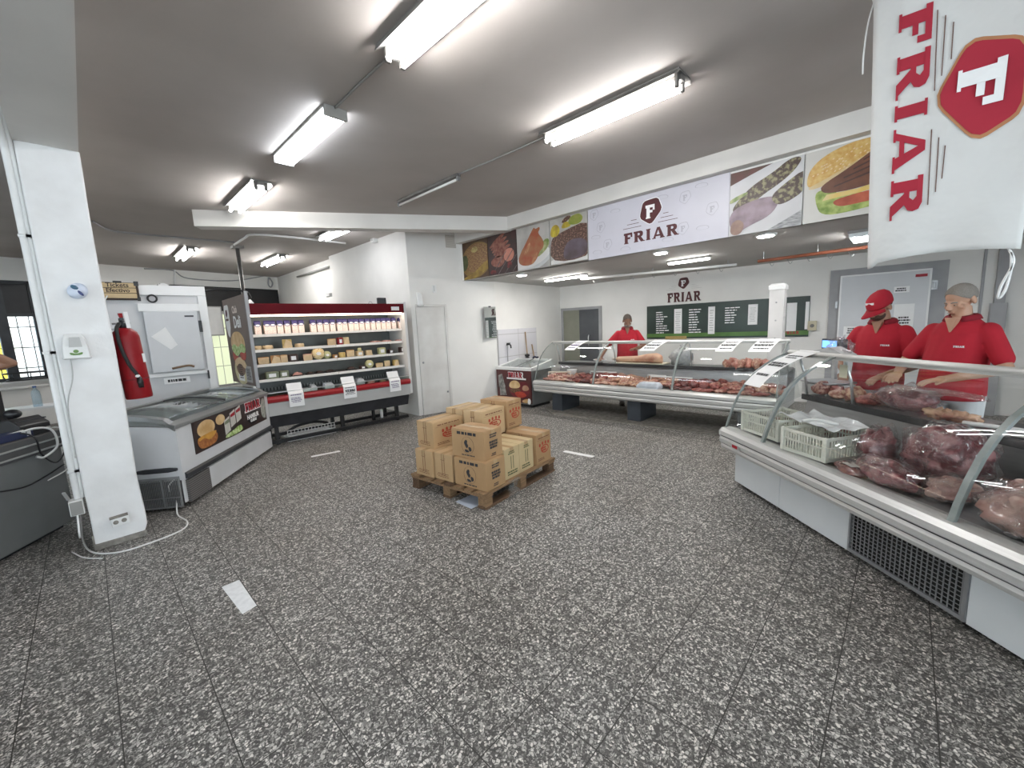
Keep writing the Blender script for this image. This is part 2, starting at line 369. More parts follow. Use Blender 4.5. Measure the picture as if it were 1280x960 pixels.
# pillar and the beam over it
def pillar():
    b = MB(); rings = []
    for z in [0,.04,.1,.16,.22,.5,1,1.5,2,2.5,2.92]:
        w = .006*math.sin(z*9)
        rings.append([(-.145+w*.3,4.34,z),(.158-.02*(z < .1)+w,4.34,z),(.158+w,4.66,z),(-.145,4.66,z)])
    b.loft(rings); return struct('pillar', b, PLASTER_PAINT, bevel=.012)
pillar()
struct('trim_pillar_chipped_base', MB().box(-.152,4.333,0,.15,4.36,.05).box(-.155,4.345,0,-.14,4.6,.12), CONC, bevel=.01)
struct('trim_beam_over_pillar', MB().box(-.145,-4.1,2.915,.158,12.4,3.27), BEAMP)
for n_, rr_ in (('trim_conduit_wide',(-.185,.021)),('trim_conduit_narrow',(-.158,.012))):
    b = MB(); x_, q_ = rr_
    b.tube(spline([(x_,4.40,.30 if q_ > .015 else .42),(x_,4.40,1.2),(x_,4.40,2.2),(x_,4.38,2.78),(x_,4.2,2.95),(x_,3.6,2.99),(x_,2.0,3.0),(x_,-1,3.0)],8), q_, 10)
    for z in (.62,1.5,2.3): b.box(x_-q_-.004, 4.39-.012, z, x_+q_+.02, 4.425, z+.018)
    struct(n_, b, WHITE2, smooth=True)
# door in the skewed wall
DW0 = Vector((4.05,6.3)); DWD = Vector((5.72-4.05, 5.905-6.3)).normalized(); DWR = math.atan2(DWD.y, DWD.x)
def door_white():
    o = struct('door_1', MB().box(.12,-.012,.01,.62,.02,1.95), DOORP, bevel=.004); o.location = (DW0.x, DW0.y, 0); o.rotation_euler.z = DWR
    struct('door_frame', MB().box(.075,-.03,0,.12,.03,1.995).box(.62,-.03,0,.665,.03,1.995).box(.12,-.03,1.95,.62,.03,1.995), DOORP, .004, o)
    struct('lock', MB().lathe([(.02,-.02),(.02,-.012),(.0,-.012)], (.145,0,.96), 12, 'y').lathe([(.014,-.05),(.02,-.035),(.008,-.012)], (.575,0,.38), 12, 'y'), GREYM, 0, o, True)
door_white()
b = MB().box(0,-.018,0,1.62,0,.09); o = struct('baseboard_door', b, PLASTER); o.location = (DW0.x+DWD.x*.67, DW0.y+DWD.y*.67, 0); o.rotation_euler.z = DWR; o.scale.x = .62
# grey double door on the back wall
OLIVE = mat('olive_door_paint', (.24,.24,.19), .5, var=.15, scale=3); DGREY = mat('dark_door_paint', (.085,.09,.10), .45, var=.2, scale=3)
def bw_obj(o, s, off=0.):
    p = BW0+BWD*s; o.location = (p.x, p.y, 0); o.rotation_euler.z = BWR; return o
def double_door():
    o = bw_obj(struct('door_2', MB().box(0,-.05,0,.06,.02,1.9).box(1.02,-.05,0,1.08,.02,1.9).box(.06,-.05,1.84,1.02,.02,1.9), GREY_FRAME), .08)
    struct('leaf', MB().box(.06,-.03,.01,.5,.01,1.84), OLIVE, 0, o); l = struct('leaf', MB().box(.505,-.035,.01,1.02,.01,1.84), DGREY, 0, o)
    struct('door_handle', MB().tube([(.76,-.05,1.0),(.76,-.075,1.05),(.76,-.075,1.2),(.76,-.05,1.25)], .012), ALU, 0, l, True)
double_door()
def cold_door():
    s0 = 5.40
    o = bw_obj(struct('door_3', MB().box(0,-.07,.02,1.03,.0,2.09), COLD, .01), s0)
    struct('door_frame', MB().box(-.13,-.03,0,0,0,2.19).box(1.03,-.03,0,1.2,0,2.19).box(0,-.03,2.09,1.03,0,2.19), GREY_FRAME, 0, o)
    struct('edge_trim', MB().box(0,-.078,.02,.022,-.07,2.09).box(1.008,-.078,.02,1.03,-.07,2.09).box(.022,-.078,2.068,1.008,-.07,2.09), WHITE, 0, o)
    struct('hinge', MB().box(1.03,-.075,1.78,1.1,-.03,1.92).box(1.045,-.1,1.81,1.075,-.075,1.89), GREYM, .004, o)
    struct('hinge', MB().box(-.05,-.06,1.58,-.01,-.03,1.7), GREYM, .004, o)
    struct('door_plate', MB().box(.86,-.074,1.98,.985,-.07,2.02), REDP, 0, o)
    for x, z, w, h in ((.64,1.77,.17,.09),(.08,1.10,.2,.19),(.66,1.1,.22,.5)):
        n = struct('notice', MB().box(x,-.0735,z,x+w,-.07,z+h), PAPER, 0, o)
    for x, z, w, h, r_ in ((.655,1.785,.14,.06,2),(.11,1.17,.15,.1,3),(.69,1.3,.17,.12,3)):
        sb = MB(); strokes(sb, x, z, w, h, r_, -.0745, .6); struct('lettering', sb, INK, 0, o)
cold_door()
struct('trim_steel_post', MB().box(0,-.10,0,.15,0,1.55).box(.03,-.06,1.55,.13,0,2.42).box(-.1,-.02,0,-.07,0,2.42), GREY_FRAME, .004).location = (*(BW0+BWD*7.02), 0)
bpy.data.objects['trim_steel_post'].rotation_euler.z = BWR
# tiled dado of the preparation area
def tile_mat(name, c, sx, sz, joint, jc, emit=0.):
    m = bpy.data.materials.new(name); m.use_nodes = True; N, L = m.node_tree.nodes, m.node_tree.links; b_ = N['Principled BSDF']
    tc = N.new('ShaderNodeTexCoord'); sp = N.new('ShaderNodeSeparateXYZ'); L.new(tc.outputs['Object'], sp.inputs[0]); outs = []
    for k, s in ((0, sx), (2, sz)):
        p = N.new('ShaderNodeMath'); p.operation = 'PINGPONG'; p.inputs[1].default_value = s/2; L.new(sp.outputs[k], p.inputs[0])
        q = N.new('ShaderNodeMath'); q.operation = 'LESS_THAN'; q.inputs[1].default_value = joint/2; L.new(p.outputs[0], q.inputs[0]); outs.append(q.outputs[0])
    mx = N.new('ShaderNodeMath'); mx.operation = 'MAXIMUM'; L.new(outs[0], mx.inputs[0]); L.new(outs[1], mx.inputs[1])
    c2 = N.new('ShaderNodeMix'); c2.data_type = 'RGBA'; c2.inputs[6].default_value = (*c,1); c2.inputs[7].default_value = (*jc,1); L.new(mx.outputs[0], c2.inputs[0])
    L.new(c2.outputs[2], b_.inputs['Base Color']); b_.inputs['Roughness'].default_value = .25
    if emit: L.new(c2.outputs[2], b_.inputs['Emission Color']); b_.inputs['Emission Strength'].default_value = emit
    return m
def stripe_mat(name, c, jc, axis, pitch, frac, rough=.45):
    m = bpy.data.materials.new(name); m.use_nodes = True; N, L = m.node_tree.nodes, m.node_tree.links; b_ = N['Principled BSDF']
    tc = N.new('ShaderNodeTexCoord'); sp = N.new('ShaderNodeSeparateXYZ'); L.new(tc.outputs['Object'], sp.inputs[0])
    p = N.new('ShaderNodeMath'); p.operation = 'PINGPONG'; p.inputs[1].default_value = pitch/2; L.new(sp.outputs[axis], p.inputs[0])
    q = N.new('ShaderNodeMath'); q.operation = 'LESS_THAN'; q.inputs[1].default_value = pitch*frac/2; L.new(p.outputs[0], q.inputs[0])
    c2 = N.new('ShaderNodeMix'); c2.data_type = 'RGBA'; c2.inputs[6].default_value = (*c,1); c2.inputs[7].default_value = (*jc,1); L.new(q.outputs[0], c2.inputs[0])
    L.new(c2.outputs[2], b_.inputs['Base Color']); b_.inputs['Roughness'].default_value = rough; return m
o = struct('trim_tiled_dado', MB().box(0,-.03,0,1.36,.0,1.48), tile_mat('large_white_tile', (.68,.67,.70), .68, .46, .012, (.45,.44,.44)))
o.location = (5.725,5.904,0); o.rotation_euler.z = math.atan2(.295,2.78)
# windows of the far wall
def far_window():
    x0, x1 = far_s(-5.6), far_s(-.55)
    FR = DARK
    b = MB().box(x0,.02,.93,x1,.10,.99).box(x0,.02,2.78,x1,.10,2.84).box(x1-.06,.02,.93,x1,.10,2.84).box(x0,.02,.93,x0+.06,.10,2.84)
    for x in (-1.02,-2.1,-3.2,-4.3): b.box(far_s(x)-.05, .0, .93, far_s(x)+.09, .12, 2.84)
    b.box(x0,.01,2.16,x1,.11,2.22)
    o = struct('window_1', b, FR); o.location = (FW0.x, FW0.y, 0); o.rotation_euler.z = math.atan2(.22,1)
    struct('shutter_box', MB().box(x0,.04,2.22,x1,.13,2.80), BLACK, 0, o)
    struct('pane', MB().box(x0+.05,.055,.98,x1-.05,.061,2.17), GLASSW, 0, o)
    g = MB(); x = x0+.1
    while x < x1: g.box(x,.16,.95,x+.014,.174,2.3); x += .16
    for z in (1.15,1.55,1.95): g.box(x0,.158,z,x1,.164,z+.02)
    struct('security_bars', g, BLACK, 0, o)
    struct('window_sill', MB().box(x0-.05,-.14,.89,x1+.1,.02,.93), WHITE2, .004, o)
    # bright panes with a grid, and the black shutter box over them
    o = struct('window_2', MB().box(far_s(2.33)-.04,-.02,.30,far_s(2.9)+.04,.08,.34).box(far_s(2.33)-.04,-.02,.34,far_s(2.33),.08,2.2).box(far_s(2.9),-.02,.34,far_s(2.9)+.04,.08,2.2), GREY_FRAME)
    o.location = (FW0.x, FW0.y, 0); o.rotation_euler.z = math.atan2(.22,1)
    p = struct('pane', MB().box(-.0,0,0,.6,.03,1.87), tile_mat('frosted_daylight_pane', (.66,.72,.50), .2, .5, .016, (.24,.27,.18), .30), 0, o); p.location = (far_s(2.33)-.01,.03,.335)  # self-lit pane: its glow stands in for daylight behind the glass
    o = struct('trim_shutter_box', MB().box(far_s(1.6),-.10,2.28,far_s(4.12),-.001,2.9), BLACK, .01); o.location = (FW0.x, FW0.y, 0); o.rotation_euler.z = math.atan2(.22,1)
far_window()
for n_, P, r_, w, z0, z1 in (('window_added_left',(-6.25,-3),R(90),8,.6,2.7),('window_added_back',(4.0,-4.1),R(180),9,.5,2.8)):  # unseen windows, added so that sky light enters the room
    b = MB().box(0,.02,z0,w,.1,z0+.06).box(0,.02,z1-.06,w,.1,z1)
    for k in range(int(w)//2+1): b.box(min(w-.06,k*2),.02,z0,min(w-.06,k*2)+.06,.1,z1)
    o = struct(n_, b, DARK); o.location = (*P,0); o.rotation_euler.z = r_
    struct('pane', MB().box(.03,.055,z0+.03,w-.03,.061,z1-.03), GLASSW, 0, o)
# the street beyond the far window
CY = mat('cyan_shopfront_paint', (.10,.55,.75), .6, var=.1, scale=1); YE = mat('yellow_shopfront_paint', (.75,.62,.05), .6, var=.1, scale=1)
tag(MB().box(-14,22,-.1,8,22.3,4.5).build('street_wall', mat('street_wall_paint', (.78,.78,.76), .8, var=.1, scale=1)), kind='structure')
st = thing('shopfront', 'cyan shopfront with a yellow frame across the street, seen through the barred window', 'shopfront', (-3.32,21.97,0))
MB().box(-1.5,-.12,.2,1.2,0,2.9).build('door_panel', CY, st); MB().box(1.2,-.18,0,1.48,0,3.2).box(-1.5,-.18,2.9,1.2,0,3.2).build('frame', YE, st)
tag(MB().box(-30,14.7,-.2,20,40,-.05).build('street_ground', CONC), kind='structure')
# ------------------------------------------------------------------ fluorescent fixtures
TUBE_M = lamp_mat('lit_fluorescent_tube', (.99,.98,.965), TUBE); TUBE_C = lamp_mat('lit_cold_tube', (.86,.92,1), TUBE*.9)
FIX = mat('fixture_enamel', (.30,.295,.28), .4, var=.1, scale=4); FIXD = mat('grimy_fixture_metal', (.22,.21,.2), .5, .4, var=.3, scale=9)
OFFT = mat('unlit_tube_glass', (.80,.80,.78), .25, var=.05, scale=5)
def batten(label, x, y0, y1, kind='twin', z=3.27, rx=0., tm=None):
    L = abs(y1-y0); t = thing('ceiling_light', label, 'ceiling light', (x,(y0+y1)/2,z), rx, 'fluorescent lights on the ceiling')
    h = L/2
    if kind in ('twin','tray'):
        w = .105
        MB().box(-w,-h-.03,-.012,w,h+.03,0).prism([(-w,-.012),(-w-.012,-.04),(-w-.008,-.042),(-w+.006,-.012)], -h-.03, h+.03, 'xz').prism([(w,-.012),(w+.012,-.04),(w+.008,-.042),(w-.006,-.012)], -h-.03, h+.03, 'xz').box(-.035,-h-.02,-.05,.035,h+.02,-.012).build('housing', FIX if kind == 'twin' else FIXD, t, bevel=.003)
        for sx in (-.055,.055):
            MB().tube([(sx,-h+.02,-.078),(sx,h-.02,-.078)], .014, 10).build('tube', tm or TUBE_M, t, True)
        for e in (-h+.008, h-.008):
            for sx in (-.05,.05): MB().box(sx-.017,e-.012,-.098,sx+.017,e+.012,-.012).build('lamp_holder', FIXD, t, bevel=.004)
    elif kind == 'diffuser':
        MB().box(-.09,-h,-.02,.09,h,0).build('housing', FIX, t, bevel=.003)
        MB().prism([(-.085,-.02),(.085,-.02),(.075,-.075),(-.075,-.075)], -h, h, 'xz').build('diffuser', lamp_mat('lit_diffuser', (.86,.92,1), TUBE*.22), t, bevel=.006)
        for s in (-1,1): MB().box(-.09,s*h-.012,-.08,.09,s*h+.012,0).build('end_cap', FIX, t, bevel=.004)
    elif kind == 'bare':
        MB().box(-.03,-h,-.03,.03,h,0).build('housing', FIXD, t, bevel=.003)
        MB().tube([(0,-h+.03,-.055),(0,h-.03,-.055)], .014, 10).build('tube', OFFT, t, True)
        for s in (-1,1): MB().box(-.022,s*(h-.015)-.015,-.075,.022,s*(h-.015)+.015,-.03).build('lamp_holder', GREYM, t, bevel=.003)
    return t
batten('twin tube ceiling light nearest the camera, cut by the top edge', 1.565, 1.14, 2.40)
batten('ceiling light with a bluish prismatic cover, second of the left row', 1.575, 3.28, 4.46, 'diffuser')
batten('twin tube ceiling light just in front of the diagonal beam', 1.60, 5.30, 6.45)
batten('small lit ceiling light far back beyond the diagonal beam, left of the thin pole', 1.60, 9.65, 10.9)
batten('long twin tube light on a dark metal tray beside the sign beam', 3.20, 1.28, 2.49, 'tray')
batten('unlit bare tube fitting on the ceiling before the corner', 3.17, 3.75, 5.03, 'bare')
batten('lit ceiling light half hidden behind the diagonal beam', 3.16, 6.55, 7.55, tm=lamp_mat('dimmed_fluorescent_tube', (.95,.96,1), TUBE*.45))  # tube emission lowered only to keep the nearby side wall from burning out
batten('small lit ceiling light far back, right of the thin pole', 3.16, 9.65, 10.95)
# low ceiling over the preparation area
def downlight(label, x, y):
    t = thing('round_ceiling_light', label, 'ceiling light', (x,y,2.42), 0, 'round lights on the low ceiling')
    MB().lathe([(.0,-.028),(.075,-.026),(.085,-.018)], n=24).build('lens', lamp_mat('lit_round_lens', (1,.97,.92), SPOT*4), t, True)
    MB().lathe([(.085,-.02),(.105,-.016),(.108,0),(.085,0)], n=24).build('rim', WHITE2, t, True)
downlight('round lit ceiling light under the small food pictures at left', 5.41, 4.88)
downlight('round lit ceiling light below the middle sign lettering', 5.41, 2.40)
downlight('round lit ceiling light under the skewer picture', 5.38, 1.19)
for lab, x, y, ln in (('lit strip light on the low ceiling nearest the back left corner', 6.45, 4.72, .95), ('lit strip light on the low ceiling behind the middle round light', 6.42, 2.42, .62)):
    t = thing('strip_light', lab, 'ceiling light', (x,y,2.42), 0, 'strip lights on the low ceiling')
    MB().box(-.05,-ln/2,-.03,.05,ln/2,0).build('housing', FIX, t)
    MB().box(-.042,-ln/2+.02,-.05,.042,ln/2-.02,-.03).build('diffuser', lamp_mat('lit_strip_diffuser', (1,.98,.94), SPOT*2.2), t)
t = thing('louvre_light', 'square louvred lit ceiling light beside the flag', 'ceiling light', (6.35,.34,2.42), 0)
MB().box(-.3,-.2,-.03,.3,.2,0).build('housing', FIX, t)
for k in range(4): MB().tube([(-.27,-.15+k*.1,-.05),(.27,-.15+k*.1,-.05)], .013).build('tube', TUBE_M, t, True)
lv = MB()
for k in range(5): lv.box(-.27+k*.135-.003,-.19,-.075,-.27+k*.135+.003,.19,-.03)
lv.build('louvre', ALU, t)
# rails with meat hooks under the low ceiling
def hook_rail(label, a, c, z, m, n):
    a, c = Vector(a), Vector(c); t = thing('hook_rail', label, 'rail', (a.x,a.y,z), 0)
    d = c-a; MB().tube([(0,0,0),(d.x,d.y,0)], .022, 10).build('rail', m, t, True)
    for f in (.05,.5,.95): MB().tube([(d.x*f,d.y*f,0),(d.x*f,d.y*f,2.42-z)], .006, 6).build('hanger', GREYM, t)
    for k in range(n):
        f = (k+.7)/(n+.4); p = Vector((d.x*f,d.y*f,0))
        MB().tube(spline([p+Vector((0,0,.03)),p+Vector((.02,.02,.0)),p+Vector((0,.0,-.05)),p+Vector((-.02,-.03,-.09)),p+Vector((-.01,-.05,-.06))],4), .0045, 5).build('hook', STEEL, t, True)
ORANGE = mat('rust_red_rail_paint', (.32,.10,.05), .5, var=.2, scale=6)
hook_rail('rust red overhead rail with meat hooks beside the flag', (6.85,1.60), (6.75,.20), 2.30, ORANGE, 6)
hook_rail('white overhead rail with hooks under the left food pictures', (6.5,4.4), (7.3,2.0), 2.34, WHITE2, 7)
# conduits and cables on the ceiling
def cable(name, label, pts, r, m, cat='cable', n=6):
    return tag(MB().tube(spline(pts, 6), r, n).build(name, m, None, True), label, cat)
cable('conduit', 'thin grey conduit on the ceiling joining the two nearest left lights', [(1.57,2.44,3.262),(1.57,3.0,3.262),(1.575,3.27,3.262)], .009, FIX, 'conduit')
cable('conduit', 'thin grey conduit on the ceiling joining the lit and unlit right lights', [(3.2,2.53,3.262),(3.2,3.0,3.262),(3.17,3.74,3.262)], .009, FIX, 'conduit')
pp = lambda x, y: tuple(atz(x, y, 3.25))
pq = lambda x, y: tuple(atz(x, y, 3.245))
cable('conduit', 'sagging dark cable on the ceiling from the pillar towards the thin pole', [pp(116,277),pp(135,287),pp(160,291),pp(225,297),pp(293,303)], .014, GREY_FRAME, 'conduit')
cable("conduit", "white bent conduit on the ceiling right of the thin pole", [pq(293,306),pq(305,298),pq(318,293),pq(370,297),pq(432,304)], .02, WHITE2, "conduit")
t = thing('support_pole', 'thin grey pole hanging from the ceiling behind the burger banner', 'pole', (2.24,9.2,0))
MB().tube([(0,0,0),(0,0,3.27)], .035, 10).build('pole', FIXD, t, True); MB().box(-.09,-.09,3.22,.09,.09,3.27).build('flange', FIX, t)
# ------------------------------------------------------------------ open refrigerated wall case
CASEW = mat('case_enamel', (.66,.66,.65), .35, var=.05, scale=3); CASEG = mat('case_grey_panel', (.46,.46,.45), .4, var=.06, scale=3)
CASEIN = mat('case_inner_steel', (.15,.165,.16), .4, .4, var=.15, scale=6)
CRED = mat('case_canopy_red', (.11,.003,.008), .6, var=.15, scale=4, spec=.15); RAILR = mat('bumper_red', (.32,.009,.014), .3, var=.1, scale=4)
SHELFW = mat('shelf_enamel', (.80,.78,.74), .35, var=.05, scale=5)
MD = Vector((1,-.065)).normalized(); M0 = Vector((3.80,6.17))-MD*2.30; MR = math.atan2(MD.y, MD.x)
MW_ = 2.37
def mworld(x, y, z): return Vector((M0.x+MD.x*x-MD.y*y, M0.y+MD.y*x+MD.x*y, z))
def mx(px, py, y):
    p = onplane(px, py, M0+Vector((-MD.y, MD.x))*y, MD); return (p.xy-M0).dot(MD)
SH = [1.585, 1.375, 1.170, .955]         # tops of the four shelves
SHY = .14                                 # their front edge
def wall_case():
    t = thing('refrigerated_wall_case', 'tall open refrigerated case with dark red canopy and red bumper, packed with cheeses', 'refrigerated case', (M0.x, M0.y, 0), MR)
    b = MB().box(.05,.70,.46,MW_-.05,.80,2.0).box(.05,.06,1.9,MW_-.05,.80,2.0); b.build('carcass', CASEG, t)
    MB().box(.05,.62,.72,MW_-.05,.70,1.9).build('back_panel', CASEIN, t)
    for x, w in ((0,.05),(MW_-.05,.05)):
        MB().prism([(0,.46),(.8,.46),(.8,2.03),(0,2.03)], x, x+w, 'yz').build('side_panel', CASEW, t, bevel=.006)
    MB().box(.05,-.01,1.85,MW_-.05,.06,2.0).build('canopy', CRED, t, bevel=.006)
    lc = t.children[-1]; MB().box(MW_-.28,-.013,1.89,MW_-.14,-.01,1.95).build('nameplate', WHITE2, lc)
    MB().box(.08,.02,1.828,MW_-.08,.075,1.85).build('lamp_cover', lamp_mat('lit_case_tube', (1,.80,.62), CASE), t)
    for k, z in enumerate(SH):
        s = MB().box(.055,SHY,z-.022,MW_-.055,.62,z).build('shelf', CASEIN, t)
        e = MB()
        for x0, x1 in ((.055,1.18),(1.186,2.03),(2.036,MW_-.055)): e.box(x0,SHY-.02,z-.034,x1,SHY+.004,z+.004)
        e.build('price_rail', SHELFW, s, bevel=.002)
        if k < 3: MB().box(.1,SHY+.02,z-.034,MW_-.1,SHY+.045,z-.023).build('shelf_lamp', lamp_mat('lit_shelf_strip', (1,.80,.62), CASE*.30), s)
    MB().prism([(.06,.66),(.62,.60),(.62,.70),(.06,.69)], .05, MW_-.05, 'yz').build('display_deck', CASEIN, t)
    MB().box(.1,.611,.74,MW_-.1,.62,.785).build('air_grille', stripe_mat('air_grille_slots', (.25,.27,.26), (.03,.03,.03), 0, .046, .35), t)
    MB().box(.05,.0,.72,MW_-.05,.012,.775).build('glass_lip', glass_mat('case_lip_glass', (.85,.9,.88)), t)
    MB().box(.05,-.012,.768,MW_-.05,.018,.778).build('lip_rail', ALU, t)
    MB().prism([(-.0,.63),(-.035,.645),(-.04,.685),(-.03,.715),(.0,.725),(.05,.725),(.05,.63)], .05, MW_-.05, 'yz').build('bumper', RAILR, t)
    MB().box(.05,.0,.45,MW_-.05,.05,.63).build('front_panel', CASEG, t)
    lk = MB().prism([(.05,.46),(.75,.46),(.75,.28),(.12,.26)], .05, MW_-.05, 'yz').build('tank', DARK, t)
    for x in (.22,1.16,2.1):
        for y in (.16,.64): MB().box(x,y,.0,x+.05,y+.06,.30).build('leg', BLACK, t)
    MB().box(.05,.14,.02,MW_-.05,.19,.07).box(.05,.62,.02,MW_-.05,.68,.07).build('base_rail', BLACK, t)
    p = MB().tube(spline([(.4,.3,.12),(.55,.28,.20),(.8,.3,.21),(1.0,.33,.15)],6), .022, 8)
    p.build('drain_pipe', BLACK, t, True); MB().tube([(1.75,.3,.05),(1.75,.3,.26)], .03, 10).build('compressor_pipe', BLACK, t, True)
    MB().tube([(1.87,.24,.08),(1.87,.24,.22)], .025, 10).build('valve', WHITE2, t, True)
    return t
wall_case()
# white wire tray lying under the case
t = thing('wire_tray', 'white wire tray lying on the floor beneath the refrigerated wall case', 'tray', tuple(mworld(.72,.36,0)), MR)
b = MB()
for k in range(15): b.box(-.34+k*.048,-.17,.03,-.335+k*.048,.19,.036).box(-.34+k*.048,-.172,.03,-.335+k*.048,-.166,.16)
for z in (.03,.075,.12,.16): b.box(-.345,-.175,z,.345,-.168,z+.006)
for y in (-.1,0,.1,.19): b.box(-.345,y,.028,.345,y+.006,.034)
b.build('wire_mesh', WHITE2, t); MB().box(-.35,-.178,.0,.35,.2,.028).build('frame', WHITE2, t)
# small things standing on the case
t = thing('scale_display', 'small black screened box standing on top of the refrigerated wall case', 'display', tuple(mworld(2.09,.3,2.0)), MR)
MB().box(-.075,0,0,.075,.05,.12).build('housing', BLACK, t, bevel=.006); MB().box(-.065,-.003,.012,.065,0,.108).build('screen', DARK, t)
tag(MB().tube(spline([(-.03,0,0),(-.028,0,.035),(0,0,.052),(.028,0,.035),(.03,0,0)],5), .005, 6).build('wire_loop', GREYM, None, True, loc=tuple(mworld(1.88,.3,2.0)), rz=MR), 'small grey wire loop standing on top of the refrigerated wall case', 'hook')
tag(MB().lathe([(.05,0),(.055,.01),(.03,.05),(.012,.075),(0,.08)], n=14).build('funnel_cap', WHITE2, None, True, loc=tuple(mworld(.16,.35,2.0))), 'small white cap on top of the case near the burger banner', 'cap')
# ---- packs on the top shelf
PACKB = mat('pack_body_print', (.80,.62,.56), .45, col2=(.86,.78,.72), scale=60, lo=.42, hi=.58); PACKT = mat('pack_blue_top', (.045,.04,.16), .4, var=.3, scale=12)
def pack_proto():
    t = thing('milk_pack', 'x', 'pack', group='packs on the top shelf of the refrigerated case')
    w, d, h = .0395, .035, .19
    rings = [[(-w*s+ex,-d*q,z),(w*s+ex,-d*q,z),(w*s+ex,d*q,z),(-w*s+ex,d*q,z)] for z, s, q, ex in ((0,.96,.96,0),(.01,1,1,0),(h*.68,1,1,0))]
    MB().loft(rings).build('body', PACKB, t, bevel=.006)
    rings = [[(-w*s,-d*q,z),(w*s,-d*q,z),(w*s,d*q,z),(-w*s,d*q,z)] for z, s, q in ((h*.68,1.005,1.005),(h*.86,1,.95),(h*.97,.98,.25),(h,.98,.1))]
    c = MB().loft(rings).build('top_band', PACKT, t, bevel=.004)
    MB().prism(circ(0,h*.66,.034,.02), -d-.0015, -d-.004, 'xz').build('badge', PACKT, c)
    MB().prism(circ(0,h*.665,.026,.013), -d-.003, -d-.006, 'xz').build('badge_centre', WHITEP, c)
    return t
pk = pack_proto()
pxs = [321,332.8,339.8,349,358,367.5,375.5,390.4,398.9,406.8,414.8,423.6,430,437.6,444.2,451.2,458.3,465.3,471.9,478.4,484.5,491.5,500,504.8]
for i, px in enumerate(pxs):
    o = pk if i == 0 else copy_tree(pk)
    o.location = mworld(mx(px, 404, .2), .2, SH[0]); o.rotation_euler.z = MR+rng.uniform(-.05,.05)
    o['label'] = 'cream pack with dark blue top on the top case shelf, %s from the left end' % ORD[i]
# ---- cheeses and cold cuts
def cmat(n, c, v=.15, r=.5, s=18, **k): return mat(n, c, r, var=v, scale=s, **k)
TAN = cmat('tan_rind', (.50,.26,.10)); CREAM = cmat('cream_cheese_flesh', (.72,.54,.32)); YELLOW = cmat('yellow_cheese', (.62,.44,.15)); ORANGEC = cmat('orange_cheese', (.70,.34,.12))
REDW = cmat('red_wax', (.34,.02,.03)); PINK = cmat('pink_cold_cut', (.70,.36,.30), .35); OLIVEC = cmat('green_grey_pack', (.26,.30,.20), .4, s=40); DARKC = cmat('dark_sausage', (.07,.04,.035), .4); SPECK = cmat('speckled_cheese', (.74,.62,.34), col2=(.50,.20,.12), s=55, lo=.55, hi=.62)
PALEG = cmat('pale_green_cheese', (.52,.52,.28)); FILM = glass_mat('cling_film', (.93,.93,.93), 1.4, .12, .06); TRAYB = mat('black_foam_tray', (.02,.02,.022), .6, var=.3, scale=20); LAB = PAPER
